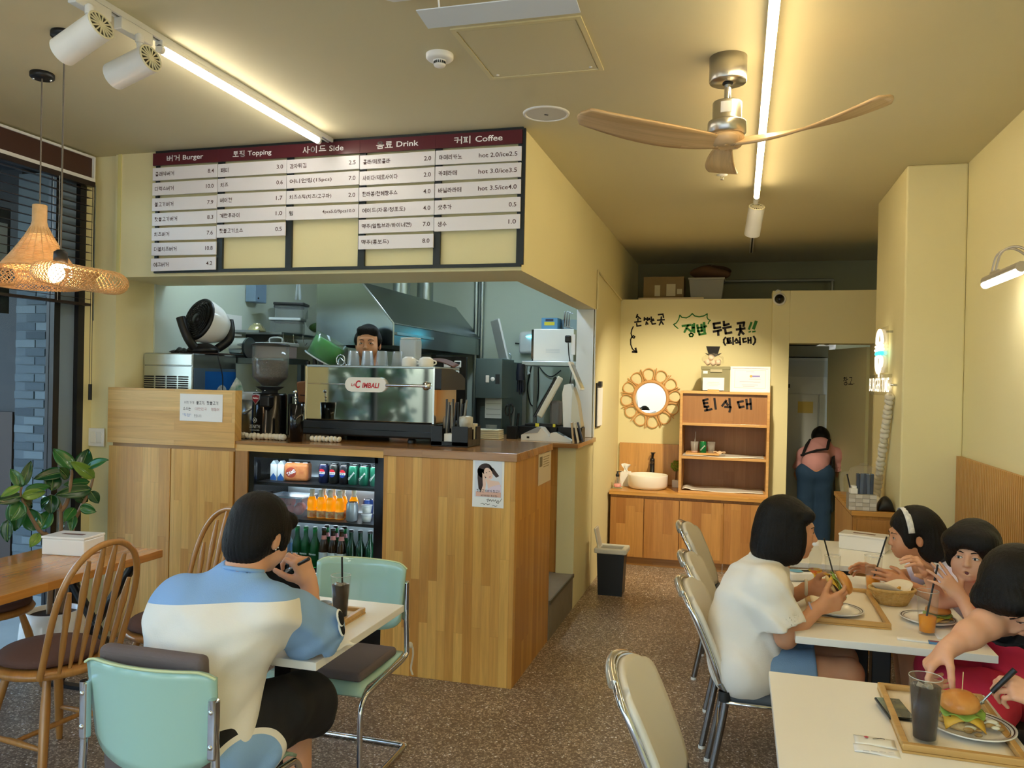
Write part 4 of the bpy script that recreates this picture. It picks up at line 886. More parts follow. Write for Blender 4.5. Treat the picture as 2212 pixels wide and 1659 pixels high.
for k, (P) in enumerate(([(1110, 1265), (1070, 1275), (1082, 1335), (1118, 1330)], [(1072, 1302), (1108, 1298)], [(1100, 1335), (1102, 1362)], [(1085, 1368), (1145, 1355)], [(1170, 1260), (1182, 1352)],
   [(1275, 1278), (1240, 1325)], [(1272, 1290), (1290, 1318)], [(1305, 1262), (1310, 1330)], [(1265, 1335), (1315, 1338), (1305, 1378)], [(1425, 1285), (1380, 1292), (1395, 1340), (1432, 1332)], [(1455, 1270), (1462, 1350)], [(1490, 1265), (1496, 1355)], [(1460, 1312), (1492, 1308)])):
    f = zc(1260, 560, .24109, (.004276*.948, .0001, -6.914176*.948+.02), (.000126, -.00441*.948, 5.145174*.948+.09), 0)
    q = f(P); q = [(-.515+(p[0]+.375)*1.0+.125, p[1]) for p in q]
    part('brush_stroke', strokes([[(p[0]+.515, p[1]-.682) for p in q]], .02), m_brush, sh, loc=(0, .0295, 0))
m_plast = M('wrap_plastic', 'e2ddd2', .25, bump=(30, .5))
for z, n in ((.339, 'middle'), (.024, 'bottom')):
    solo('paper_liner', MB().sheet(lambda u, v: (-.485+.715*u, 7.545+.36*v, .682+z+.006+.004*math.sin(u*9+v*4)+(.018*math.exp(-((u-.05)/.05)**2) if n == 'bottom' else 0)), 24, 10, .004), m_plast, f'crumpled white liner on the {n} board of the tray shelf', 'liner')
# used tray
t = thing('serving_tray', 'used serving tray on the middle board of the tray shelf', 'tray', (-.31, 7.68, 1.033))
part('base', MB().box((-.15, -.10, 0), (.15, .10, .006)), w_sh, t); part('rim', MB().box((-.15, -.10, .006), (.15, -.09, .018)).box((-.15, .09, .006), (.15, .1, .018)).box((-.15, -.09, .006), (-.14, .09, .018)).box((.14, -.09, .006), (.15, .09, .018)), w_sh, t)
def cup(label, loc, m, h=.11, r0=.028, r1=.038, group=None, name='plastic_cup'):
    t = thing(name, label, 'cup', loc, group=group)
    part('wall', MB().lathe([(0, 0), (r0, 0), (r1, h), (r1-.0015, h), (r0-.001, .003), (0, .003)], n=24), m, t); return t
m_cupc = M('cup_clear', 'f0eee8', .12, alpha=.35)
c_ = cup('clear plastic cup with a straw on the used tray', (-.385, 7.67, 1.0395), m_cupc)
part('straw', MB().cyl((-.004, 0, .01), (.008, 0, .2), .0035, n=8), M('straw_clear', 'e8e2da', .3, alpha=.7), c_); part('drink', MB().lathe([(0, .004), (.027, .004), (.029, .022), (0, .022)], n=20), M('pinkish', 'e8b9a0', .4), c_)
cup('empty clear plastic cup beside the green can on the used tray', (-.235, 7.70, 1.0395), m_cupc)
_c = can('green cider can standing on the used tray', -.308, 7.66, 1.0395, '1d7a44', mark='Chilsung'); _c['group'] = 'cans'; del _c['group']
solo('napkin', MB().sheet(lambda u, v: (-.215+.11*u, 7.60+.05*v, 1.055+.012*math.sin(u*9)*math.cos(v*5)+.01*v), 10, 6, .002), M('napkin_tan', 'd9b892', .8), 'crumpled napkin on the used tray', 'napkin')
# on top of the shelf
ZT = .682+.935+.0005
t = thing('storage_bin', 'khaki metal box with a card stood in front of it', 'storage box', (-.21, 7.72, ZT))
part('box', MB().box((-.125, -.08, 0), (.125, .08, .2)), M('khaki', '8b8560', .5), t, bevel=.003)
part('lid', MB().box((-.13, -.085, .198), (.13, .085, .228)), M('khaki', '8b8560', .5), t, bevel=.003)
part('clasp', MB().box((-.045, -.09, .175), (.06, -.082, .2)), M('khaki_light', 'b7ad8c', .4), t); part('sticker', MB().box((-.11, -.0815, .16), (-.07, -.08, .185)), m_paper, t)
t = thing('card', 'white card in a wooden stand before the khaki box', 'card', (-.225, 7.595, ZT))
part('sheet', MB().obox((0, 0, .066), (.19, .002, .115), rotm(-.06, 0, 0)), m_paper, t); part('stand', MB().box((-.05, -.012, 0), (.05, .012, .016)), w_sh, t)
for i, w in enumerate((.1, .12, .08)): part('text_line', MB().box((-w/2, -.003, .08-i*.016), (w/2, -.0022, .083-i*.016)), M('print_faint', 'c3c3c6', .8), t)
t = thing('certificate', 'framed white certificate leaning on the shelf top', 'picture frame', (.095, 7.60, ZT))
rr = rotm(-.05, 0, 0)
fm = MB(); 
for a, b in (((-.172, -.006, 0), (.172, .008, .018)), ((-.172, -.006, .212), (.172, .008, .23)), ((-.172, -.006, .018), (-.154, .008, .212)), ((.154, -.006, .018), (.172, .008, .212))): fm.box(a, b)
part('frame', fm, m_whitegloss, t, rot=(-.05, 0, 0)); part('sheet', MB().box((-.154, .0, .018), (.154, .003, .212)), M('cert_paper', 'ece4ea', .3), t, rot=(-.05, 0, 0))
bd = MB(); 
for a, b in (((-.135, -.0008, .035), (.135, 0, .037)), ((-.135, -.0008, .195), (.135, 0, .197)), ((-.135, -.0008, .037), (-.133, 0, .195)), ((.133, -.0008, .037), (.135, 0, .195))): bd.box(a, b)
part('border', bd, M('cert_gold', 'cbbba0', .6), t, rot=(-.05, 0, 0))
part('ribbon', MB().prism([(.01, .135), (.09, .137), (.082, .143), (.09, .15), (.01, .15)], -.001, 0, 'y'), M('ribbon_purple', '8f86c4', .6), t, rot=(-.05, 0, 0)); part('seal', MB().lathe([(.012, 0), (0, .001)], (.008, -.001, .143), 18, R=rotm(PI/2, 0, 0)), M('seal_orange', 'd9a257', .5), t, rot=(-.05, 0, 0))
for i, (x, z, w) in enumerate(((-.0, .18, .07), (.04, .115, .1), (-.03, .09, .12), (.06, .088, .06), (.0, .062, .14), (-.01, .05, .1))): part('text_line', MB().box((x-w/2, -.001, z), (x+w/2, 0, z+.004)), M('print_faint2', 'b6b0b8', .8), t, rot=(-.05, 0, 0))
t = thing('plastic_bag', 'clear plastic bag of paper cups on the khaki box', 'bag', (-.235, 7.72, ZT+.2285))
_rg = random.Random(4)
bg = MB(); bg.sheet(lambda u, v: ((.095*math.sin(v*PI)**.6+.01*math.sin(u*31+v*9))*math.cos(u*2*PI), (.06*math.sin(v*PI)**.6+.008*math.sin(u*23))*math.sin(u*2*PI), .002+.115*v+.008*math.sin(u*17)), 40, 10)
part('film', bg, M('bag_film', 'f2efe6', .15, alpha=.25), t)
for i, (x, y, z) in enumerate(((-.05, 0, .035), (.0, .01, .03), (.045, 0, .035), (-.02, 0, .078))): part('paper_cup', MB().lathe([(0, -.02), (.02, -.02), (.027, .022), (0, .022)], (x, y, z), 16, R=rotm(_rg.uniform(-.7, .7), _rg.uniform(-.7, .7), 0)), M('cup_pinkish', 'e5cdb6', .6), t)
t = thing('paper_hat', 'black paper top hat stuck on the back wall', 'decoration', (-.246, 8.047, 1.955))
part('crown', MB().prism([(-.045, .02), (.045, .02), (.064, .092), (-.068, .092)], -.003, 0, 'y'), M('hat_black', '2b2b2c', .8), t); part('brim', MB().prism([(-.08, .028), (-.045, .018), (.045, .018), (.08, .03), (.06, .012), (.01, -.012), (-.03, -.005)], -.004, -.001, 'y'), M('hat_black', '2b2b2c', .8), t)
# flower mirror
t = thing('flower_mirror', 'round mirror in a rattan flower frame above the basin', 'mirror', (-.834, 8.045, 1.531))
part('glass', MB().lathe([(.158, -.012), (0, -.012)], n=48, R=rotm(-PI/2, 0, 0)), M('mirror', 'f2f4f4', .0, metal=1), t)
# mirror lathe: profile z becomes -y
m_rp = M('rattan_pale', 'd8a468', .5)
part('ring', MB().tube([(.165*math.cos(k*PI/24), -.012, .165*math.sin(k*PI/24)) for k in range(48)], .016, 10, closed=True), m_rp, t)
for k in range(12):
    a = 2*PI*k/12+.1; ca, sa = math.cos(a), math.sin(a)
    def P(r, w): return (ca*r-sa*w, -.012, sa*r+ca*w)
    part('petal', MB().tube(smoothpath([P(.178, -.022), P(.215, -.048), P(.262, -.05), P(.288, -.02), P(.288, .02), P(.262, .05), P(.215, .048), P(.178, .022)], 5), .0055, 7), m_rp, t)
    b = a+PI/12; ca, sa = math.cos(b), math.sin(b)
    part('spoke', MB().cyl(P(.175, -.008), P(.30, -.004), .0045, n=7).cyl(P(.175, .008), P(.285, .012), .0045, n=7), m_rp, t)
# ------------------------------------------------------------------ loft goods
m_card = M('cardboard', '8f7850', .8, var=(8, '84704a', .3))
t = thing('cardboard_box', 'cardboard box with shipping labels stored on the loft', 'box', (-.755, 8.42, 2.46))
part('carton', MB().box((-.2, -.15, 0), (.2, .15, .295)), m_card, t)
for x, w, z, h in ((-.06, .055, .1, .11), (.075, .09, .1, .12), (.16, .05, .12, .05)): part('shipping_label', MB().box((x-w/2, -.152, z), (x+w/2, -.15, z+h)), M('label_cream', 'c9c09c', .7), t)
t = thing('storage_crate', 'translucent grey plastic crate on the loft beside the carton', 'crate', (-.335, 8.42, 2.46))
part('tub', MB().prism([(-.14, 0), (.14, 0), (.17, .27), (-.17, .27)], -.14, .14, 'y'), M('crate_grey', '8f8d7c', .4), t, bevel=.01); part('rim', MB().box((-.178, -.155, .262), (.178, .155, .282)), M('crate_rim', 'a3a18e', .4), t, bevel=.004)
solo('paper_sack', MB().sheet(lambda u, v: (-.30+(.2*math.sin(v*PI)**.5+.012*math.sin(u*29))*math.cos(u*2*PI), 8.45+(.11*math.sin(v*PI)**.5)*math.sin(u*2*PI), 2.744+.13*v+.02*math.sin(u*9+2)), 32, 8), M('sack_brown', '5a4028', .8), 'brown paper sack lying on the grey loft crate', 'sack')
solo('flat_packaging', MB().box((-.98, 8.07, 2.506), (-.35, 8.19, 2.524)), M('flat_pack', 'c9b894', .6), 'flat printed packaging along the ledge edge', 'packaging')
solo('pipe', MB().tube(smoothpath([(-.3, 9.3, 2.83), (.85, 9.3, 2.83), (.93, 9.3, 2.82), (.94, 9.3, 2.78), (.94, 9.3, 2.47)], 4), .016, 10), M('pipe_grey', '9a9885', .4, metal=.4), 'grey pipe running along the loft back wall', 'pipe')
# ------------------------------------------------------------------ store room
sd = thing('store_door', 'yellow store-room door standing open', 'door', (1.165, 8.2, 0), math.radians(-70))
sd['kind'] = 'structure'; 
part('leaf', MB().box((-.78, -.02, .01), (0, .02, 2.06)), m_wall, sd)
letter('창고.', (-.33, -.0215, 1.74), sd, h=.085, w=.22, mat=m_brush, stroke=.1)
part('door_handle', MB().tube([(-.72, -.02, 1.0), (-.72, -.06, 1.0), (-.62, -.06, 1.0)], .009, 8), m_chrome, sd)
t = thing('upright_freezer', 'tall white freezer in the dark store room', 'freezer', (.72, 9.3, 0))
part('cabinet', MB().box((-.42, -.28, 0), (.62, .3, 1.98)), M('freezer_white', 'c6cac6', .4), t, bevel=.01)
part('top_grille', MB().box((-.40, -.29, 1.78), (.60, -.282, 1.95)), M('freezer_grey', 'b4bab8', .4), t); part('badge', MB().box((-.38, -.293, 1.66), (-.2, -.29, 1.70)), m_dark, t)
part('door', MB().box((-.41, -.305, .1), (.08, -.282, 1.60)), M('freezer_white', 'c6cac6', .4), t, bevel=.006); part('door', MB().box((.09, -.305, .1), (.61, -.282, 1.60)), M('freezer_white', 'c6cac6', .4), t, bevel=.006)
part('sticker', MB().box((-.12, -.309, 1.4), (.03, -.306, 1.52)), M('sticker_yellow', 'c9b25c', .6), t); part('notice', MB().box((.22, -.309, 1.1), (.42, -.306, 1.5)), m_paper, t)
t = thing('wall_fan', 'white wall device near the store ceiling', 'device', (.93, 9.74, 2.2)); part('case', MB().box((-.1, -.12, -.12), (.1, 0, .1)), m_white, t, bevel=.04, seg=4); part('window', MB().lathe([(.05, 0), (0, .004)], (0, -.121, -.01), 20, R=rotm(PI/2, 0, 0)), m_dark, t)
for z, n in ((1.99, 'lower'), (2.12, 'upper')): solo('storage_carton', MB().box((.32, 9.05, z), (.9-.1*(n == 'upper'), 9.5, z+.115)), M('carton_grey2', '8f8c74', .7), f'flat grey carton on the freezer, {n} one', 'box')
# clip boards on the side wall
t = thing('clipboard', 'black clipboard with white sheets hung on the side wall', 'clipboard', (-1.149, 6.80, 1.5))
part('board', MB().box((0, -.12, -.2), (.012, .1, .17)), m_black, t); part('sheets', MB().box((.012, -.10, -.19), (.02, .12, .13)), m_paper, t); part('clip', MB().box((.008, -.04, .14), (.03, .04, .185)), m_dark, t)
# pedal bin
t = thing('waste_bin', 'black plastic waste bin with a white swing rim', 'waste bin', (-.945, 6.42, 0))
part('bucket', MB().prism([(-.095, 0), (.095, 0), (.108, .33), (-.108, .33)], -.085, .085, 'y'), m_black, t, bevel=.01)
rim = MB(); 
for a, b in (((-.128, -.11, .33), (.128, -.075, .372)), ((-.128, .075, .33), (.128, .11, .372)), ((-.128, -.075, .33), (-.085, .075, .372)), ((.085, -.075, .33), (.128, .075, .372))): rim.box(a, b)
part('rim', rim, M('rim_white', 'd9d8cd', .4), t, bevel=.01); part('opening', MB().box((-.085, -.075, .335), (.085, .075, .34)), m_blackgloss, t)
part('lid', MB().obox((-.115, .0, .44), (.015, .15, .16), rotm(0, -.22, 0)), M('rim_white', 'd9d8cd', .4), t, bevel=.006)
# ------------------------------------------------------------------ tables
m_ttop = M('table_white', 'f6f3ea', .3, var=(2, 'f3efe5', .3)); m_tedge = M('table_edge', 'dcdcd8', .4)
def white_table(label, x0, y0, x1, y1, z=.74, cols=None):
    t = thing('dining_table', label, 'table', ((x0+x1)/2, (y0+y1)/2, 0)); w, d = (x1-x0)/2, (y1-y0)/2
    part('table_top', MB().box((-w, -d, z-.028), (w, d, z)), m_ttop, t, bevel=.002)
    for cy in (cols or [0]):
        part('column', MB().box((-.035, cy-.035, .01), (.035, cy+.035, z-.028)), m_black, t, bevel=.004)
        part('base_plate', MB().box((-.2, cy-.2, 0), (.2, cy+.2, .012)), m_black, t, bevel=.003); part('top_plate', MB().box((-.12, cy-.12, z-.04), (.12, cy+.12, z-.028)), m_black, t)
    return t
white_table('white table on a black column beside the bar, with a cola glass', -1.96, 2.38, -1.315, 3.105)
white_table('white table nearest the camera at the right edge', .115, 2.08, .748, 2.795)
white_table('long white table where the woman and the girl are eating', .225, 3.22, .905, 4.35, cols=[-.28, .28])
white_table('white table at the back holding only a white napkin box', .25, 4.57, .93, 5.28)
t = thing('wooden_table', 'honey wood table by the window on black crossed legs', 'table', (-3.23, 3.0, 0))
part('table_top', MB().box((-.30, -.72, .7), (.30, .64, .74)), wood('table_honey', 'cf8f45', 'b87632', 'y', .12, 1.6, seed=25., rough=.22, coat=.5), t, bevel=.003)
for y in (-.5, .5):
    for s in (-1, 1): part('leg', MB().tube([(s*.24, y, .01), (-s*.24, y, .69)], .024, 4), m_black, t)
    part('foot_bar', MB().box((-.27, y-.02, 0), (.27, y+.02, .02)), m_black, t); part('top_bar', MB().box((-.26, y-.02, .68), (.26, y+.02, .70)), m_black, t)
def napkin_box(label, loc, rz, w=.26, d=.13, h=.085):
    t = thing('napkin_box', label, 'napkin box', loc, rz)
    part('box', MB().box((-w/2, -d/2, 0), (w/2, d/2, h-.012)), m_whitegloss, t, bevel=.006, seg=3); part('lid', MB().box((-w/2-.002, -d/2-.002, h-.012), (w/2+.002, d/2+.002, h)), m_whitegloss, t, bevel=.003)
    part('slot', MB().box((-.06, -.014, h-.001), (.06, .014, h+.0008)), M('slot_brown', '6d5148', .7), t)
    return t
napkin_box('white napkin box on the wooden table', (-3.30, 3.42, .74), .12, .24, .16, .095)
napkin_box('white napkin box on the empty white table', (.72, 5.08, .74), -.35, .25, .14, .09)

# ------------------------------------------------------------------ white chrome chairs (face +x)
m_cream = M('chair_cream', 'ddd6c6', .5, bump=(200, .05)); m_seatgrey = M('chair_seat_grey', '4a5058', .6); m_legst = M('leg_steel', '9a9da2', .25, metal=1)
def white_chair(label, loc, rz=0.):
    t = thing('dining_chair', label, 'chair', loc, rz, 'white chairs along the aisle')
    def bk(u, v, off=0.):
        s = 2*u-1; z = .46+.385*v; x = -.005-.155*v**1.25+.035*(1-v)*0-off
        wd = .215*(1 if v < .72 else (1-max(0, (v-.72)/.28)**2.6*.30)); wd *= 1 if v > .12 else (.75+.25*math.sqrt(max(0, 1-((.12-v)/.12)**2)))
        return (x-.03*(1-s*s), s*wd, z-.03*max(0, (v-.8)/.2)*s*s)
    part('back_pad', MB().sheet(lambda u, v: bk(1-u, v, -.006), 16, 18, .022), m_cream, t)
    part('back_shell', MB().sheet(lambda u, v: bk(1-u, v, .018), 16, 18, .006), m_cream, t)
    rim = smoothpath([bk(1, v, .005) for v in (.02, .2, .4, .6, .75, .88, .97)]+[bk(u, 1.0, .005) for u in (.9, .7, .5, .3, .1)]+[bk(0, v, .005) for v in (.97, .88, .75, .6, .4, .2, .02)], 3)
    part('chrome_rim', MB().tube(rim, .0115, 8), m_chrome, t)
    part('top_cap', MB().tube(smoothpath([bk(u, 1.01, .014) for u in (.04, .2, .35, .5, .65, .8, .96)], 4), .016, 8), M('rim_cream_chrome', 'cfc8ba', .15, metal=.6), t)
    part('seat', MB().box((0, -.205, .425), (.42, .205, .47)), m_seatgrey, t, bevel=.02, seg=4)
    part('seat_rim', MB().tube([(.0, -.21, .43), (.40, -.215, .43), (.425, -.19, .43), (.425, .19, .43), (.40, .215, .43), (0, .21, .43)], .009, 8), m_chrome, t)
    for s in (-1, 1):
        part('leg', MB().tube(smoothpath([(-.02, s*.205, .50), (0, s*.205, .44), (-.03, s*.21, .25), (-.075, s*.215, .012)], 5), [.015]*16, 8), m_legst, t)
        part('leg', MB().tube([(.385, s*.20, .43), (.40, s*.205, .2), (.41, s*.21, .012)], .014, 8), m_legst, t)
        part('strap', MB().lathe([(.022, -.02), (.023, 0), (.022, .02)], (-.005, s*.206, .455), 12), m_dark, t)
        for x in (-.0755, .41): part('foot_pad', MB().cyl((x, s*(.215 if x < 0 else .21), 0), (x, s*(.215 if x < 0 else .21), .014), .016, n=10), m_whitegloss, t)
    part('stretcher', MB().cyl((-.03, -.2, .25), (-.03, .2, .25), .008, n=8), m_legst, t)
    return t
wc = white_chair('white padded chair with a chrome rim, nearest the camera in the aisle', (-.145, 2.42, 0))
dup(wc, (-.025, 3.50, 0), 0, 'white padded chair with a chrome rim, under the woman in white')
dup(wc, (-.055, 4.05, 0), .0, 'white padded chair with a grey plastic bag on its seat')
dup(wc, (-.125, 4.92, 0), -.06, 'white padded chair farthest from the camera, before the washstand')
# ------------------------------------------------------------------ mint cantilever chairs (face +y)
m_mint = M('mint_lacquer', 'a9cdbd', .22, coat=.5); m_mintedge = M('mint_ply_edge', 'ccd8a8', .5); m_cush = M('cushion_taupe', '6b5e5c', .85, bump=(250, .15))
def mint_chair(label, loc, rz=0., backpad=False, ties=False):
    t = thing('cantilever_chair', label, 'chair', loc, rz, 'mint cantilever chairs')
    def bk(u, v, off=0.):
        s = 2*u-1; a = abs(s); zr = (1-(max(0, a-.72)/.28)**2.2*.16)
        z = .565+.27*((v-.5)*zr+.5)-.05*(1-v)*(1-a)**.7*0+(-.05*(1-v)*(1-s*s)); y = -.215+.05*s*s-.03*v
        return (s*.225*(1-.04*(1-v)), y-off, z)
    def shell(off, m, nm, th): part(nm, MB().sheet(lambda u, v: bk(u, v, off), 20, 10, th), m, t)
    shell(.0, m_mint, 'backrest', .010)
    ed = [bk(k/20, 1, .005) for k in range(21)]
    part('ply_edge', MB().tube(ed, .0042, 6), m_mintedge, t)
    part('seat', MB().sheet(lambda u, v: ((2*u-1)*(.215+.012*v), -.2+.445*v, .43-.012*math.sin(v*PI)-.035*max(0, (v-.86)/.14)**1.5), 12, 16, -.011), m_mint, t)
    part('seat_cushion', MB().box((-.2, -.17, .431), (.2, .20, .472)), m_cush, t, bevel=.018, seg=4)
    if backpad: part('back_cushion', MB().obox((0, -.165, .66), (.36, .05, .42), rotm(.08, 0, 0)), m_cush, t, bevel=.02, seg=4)
    for s in (-1, 1):
        X = s*.232
        P = smoothpath([(X*.96, -.207, .76), (X*.98, -.196, .60), (X, -.196, .475), (X, -.18, .425), (X, .0, .412), (X, .18, .40), (X, .235, .385), (X, .262, .33), (X, .262, .2), (X, .258, .06), (X, .235, .014), (X, .15, .0125), (X, -.18, .0125)], 5)
        part('frame_tube', MB().tube(P, .0118, 10), m_chrome, t)
        br = part('bracket', MB().box((X*.955-.014, -.214, .585), (X*.955+.014, -.186, .76)), m_chrome, t, bevel=.008, seg=3)
        for z in (.625, .725): part('screw', MB().lathe([(.008, 0), (.006, .004), (0, .005)], (X*.955, -.214, z), 12, R=rotm(PI/2, 0, 0)), m_chrome, br)
        if ties: 
            part('cushion_tie', MB().tube(smoothpath([(X, -.2, .465), (X*1.06, -.225, .46), (X*1.08, -.23, .42), (X*1.05, -.225, .36), (X*1.1, -.22, .33)], 5), [.005]*21, 6).sphere((X*1.03, -.22, .465), .014, 8), M('tie_cream', 'd9cdb6', .8), t)
    part('base_bar', MB().tube(smoothpath([(-.232, -.17, .0125), (-.225, -.2, .0125), (-.2, -.207, .0125), (.2, -.207, .0125), (.225, -.2, .0125), (.232, -.17, .0125)], 4), .0118, 10), m_chrome, t)
    return t
mint_chair('mint cantilever chair facing the camera, empty, before the drinks fridge', (-1.655, 3.20, 0), PI, ties=True)
mint_chair('mint cantilever chair seen from behind, under the man in the blue and white shirt', (-1.635, 2.18, 0), 0, backpad=True)
# ------------------------------------------------------------------ windsor chairs (face -x)
w_wind = wood('windsor_wood', 'bb8545', 'a87234', 'z', .5, 3., seed=27., rough=.3, coat=.35)
def windsor(label, loc, rz=0.):
    t = thing('windsor_chair', label, 'chair', loc, rz, 'wooden hoop-back chairs')
    part('seat', MB().lathe([(0, .425), (.19, .425), (.222, .435), (.23, .45), (.222, .462), (.2, .466), (0, .458)], n=40), w_wind, t)
    part('cushion', MB().lathe([(0, .463), (.17, .463), (.198, .476), (.2, .49), (.18, .506), (.1, .514), (0, .515)], (-.02, 0, 0), 36), M('cushion_brown', '5b4038', .85, bump=(250, .15)), t)
    H = []; n = 28
    for k in range(n+1):
        a = PI*k/n; w = .185+.03*math.sin(a); H.append((.165+.145*math.sin(a)**.8, -w*math.cos(a)*(1+.12*math.sin(a)) if True else 0, .45+.53*math.sin(a)**.62))
    H = [(.165+.16*((p[2]-.45)/.53), p[1], p[2]) for p in H]
    part('hoop', MB().tube(smoothpath(H, 2), .0135, 8), w_wind, t)
    for i in range(6):
        y0 = -.115+.046*i; y1 = y0*1.25; zt = .45+.53*(1-(abs(y1)/.235)**2.3)-.01
        zt = min(zt, .97); x0, x1 = .185, .165+.16*((zt-.45)/.53); P = []
        prof = [.007, .009, .012, .0125, .012, .0155, .013, .008]
        for k in range(8): f = k/7; P.append((x0+(x1-x0)*f, y0+(y1-y0)*f, .45+(zt-.45)*f))
        part('spindle', MB().tube(P, prof, 8), w_wind, t)
    for sx in (-1, 1):
        for sy in (-1, 1): part('leg', MB().tube([(sx*.11, sy*.11, .435), (sx*.14, sy*.14, .30), (sx*.175, sy*.175, .1), (sx*.19, sy*.19, 0)], [.014, .02, .018, .013], 10), w_wind, t)
    for sy in (-1, 1): part('stretcher', MB().tube([(-.165, sy*.165, .16), (0, sy*.168, .165), (.165, sy*.165, .16)], [.009, .014, .009], 8), w_wind, t)
    part('stretcher', MB().tube([(0, -.165, .165), (0, 0, .165), (0, .165, .165)], [.009, .013, .009], 8), w_wind, t)
    return t
wd_ = windsor('wooden hoop-back chair with a brown cushion in the left foreground', (-2.79, 2.79, 0), -.12)
dup(wd_, (-2.61, 3.34, 0), 1.3, 'wooden hoop-back chair half hidden behind the man in blue and white')
dup(wd_, (-3.70, 3.26, 0), PI+.1, 'wooden hoop-back chair at the window side of the wooden table')
# ------------------------------------------------------------------ on the bar
ZB = 1.2815
em = thing('espresso_machine', 'large espresso machine with a mirrored back panel on the bar', 'espresso machine', (-2.196, 4.56, ZB))
W2 = .425
m_mirror = M('mirror_steel', 'b9bdb8', .045, metal=1)
part('base', MB().box((-W2-.03, -.01, .03), (W2+.035, .50, .125)), m_black, em, bevel=.012, seg=3)
part('base_groove', MB().box((-W2-.031, -.0115, .072), (W2+.036, .48, .076)), m_blackgloss, em)
part('back_panel', MB().box((-W2, -.004, .128), (W2, .012, .458)), m_mirror, em, bevel=.003)
part('body', MB().box((-W2+.01, .012, .125), (W2-.01, .42, .455)), m_dark, em)
part('top_tray', MB().box((-W2-.005, -.006, .455), (W2+.01, .44, .47)), m_steel, em, bevel=.004)
for sx in (-1, 1):
    part('side_trim', MB().box((sx*(W2+.004)-.006, -.006, .125), (sx*(W2+.004)+.006, .03, .46)), m_chrome, em)
sp_ = MB(); sp_.prism([(.0, .33), (.44, .33), (.44, .40), (.38, .425), (.3, .44), (.2, .46), (0, .46)], W2+.002, W2+.05, 'x')
part('side_panel', sp_, m_black, em, bevel=.006)
part('side_panel', MB().prism([(.03, .125), (.42, .125), (.42, .42), (.3, .44), (.03, .45)], -W2-.03, -W2-.004, 'x'), m_black, em, bevel=.006)
part('inner_side', MB().box((W2-.004, .03, .128), (W2+.004, .40, .33)), M('side_gold', 'c79a58', .12, metal=.8), em)
bd = part('badge', MB().prism([(-.139+.045*0+.13*0, 0)]*0 or [(.094+.045*math.cos(a*PI/8-PI/2), .045*math.sin(a*PI/8-PI/2)) for a in range(9)]+[(-.094+.045*math.cos(a*PI/8+PI/2), .045*math.sin(a*PI/8+PI/2)) for a in range(9)], -.022, -.004, 'y'), m_whitegloss, em, loc=(-.012, 0, .352), bevel=.003)
m_red = M('logo_red', 'c8202c', .4)
letter('LA', (-.083, -.0226, -.002), bd, h=.016, w=.028, mat=m_red, bold=.012, skew=.2); letter('C', (-.05, -.0226, .002), bd, h=.048, w=.036, mat=m_red, bold=.03, skew=.2); letter('IMBALI', (.035, -.0226, -.004), bd, h=.032, w=.115, mat=m_red, bold=.03, skew=.2)
part('hand_rail', MB().cyl((-.40, -.03, .352), (-.15, -.03, .352), .003, n=8).cyl((.127, -.03, .352), (.385, -.03, .352), .009, n=12), m_chrome, em)
part('rail_end', MB().lathe([(.026, 0), (.026, .018), (.016, .03), (0, .031)], (.385, -.004, .352), 24, R=rotm(PI/2, 0, 0)), m_chrome, em)
for x in (-.26, .28): part('foot', MB().lathe([(.026, 0), (.028, .01), (.02, .03), (0, .03)], (x, .03, 0), 16), m_black, em); 
for x in (-.26, .28): part('foot', MB().lathe([(.026, 0), (.028, .01), (.02, .03), (0, .03)], (x, .42, 0), 16), m_black, em)
part('steam_wand', MB().tube(smoothpath([(-.36, .3, .47), (-.36, .28, .50), (-.33, .25, .52), (-.29, .22, .50), (-.26, .2, .475)]), .005, 8).tube([(-.30+.03*math.cos(k*PI/8), .2, .505+.035*math.sin(k*PI/8)) for k in range(16)], .004, 6, closed=True), m_chrome, em)
ZM = ZB+.4705
m_cupp = M('cup_plastic', 'e6ebee', .1, alpha=.42)
for i, (x, y, n) in enumerate(((-2.395, 4.74, 'first'), (-2.325, 4.80, 'second'), (-2.285, 4.72, 'third'), (-2.19, 4.73, 'fourth'), (-2.085, 4.74, 'fifth'))):
    cup(f'clear plastic cup upside down on the espresso machine, {n} from the left', (x, y, ZM), m_cupp, .095, .041, .032, 'upturned cups on the espresso machine')
for x, n in ((-2.0, 'left'), (-1.885, 'right')):
    t = thing('coffee_cup', f'white ceramic cup upside down on the espresso machine, {n} one', 'cup', (x, 4.72, ZM), group='white cups on the espresso machine')
    part('body', MB().lathe([(.046, 0), (.047, .03), (.042, .05), (.03, .058), (.026, .058), (.026, .062), (0, .062)], n=28), m_whitegloss, t); part('handle', MB().tube(smoothpath([(.03, .034, .012), (.045, .05, .02), (.045, .05, .035), (.03, .032, .042)]), .005, 8), m_whitegloss, t)
t = thing('canister', 'tall frosted plastic canister behind the white cups', 'canister', (-2.05, 4.86, ZM)); part('body', MB().box((-.06, -.05, 0), (.06, .05, .18)), M('frosted', 'dfe6ea', .3, alpha=.8), t, bevel=.015, seg=3); part('lid', MB().box((-.055, -.045, .18), (.055, .045, .188)), m_white, t, bevel=.004)
solo('folded_mat', MB().sheet(lambda u, v: (-1.99+.24*u, 4.86+.1*v, ZM+.028+.02*math.sin(u*3)-.03*u*u+.02*v), 12, 6, .004), M('mat_brown', '5d3a2c', .7), 'brown leather mat draped over the machine top', 'mat')
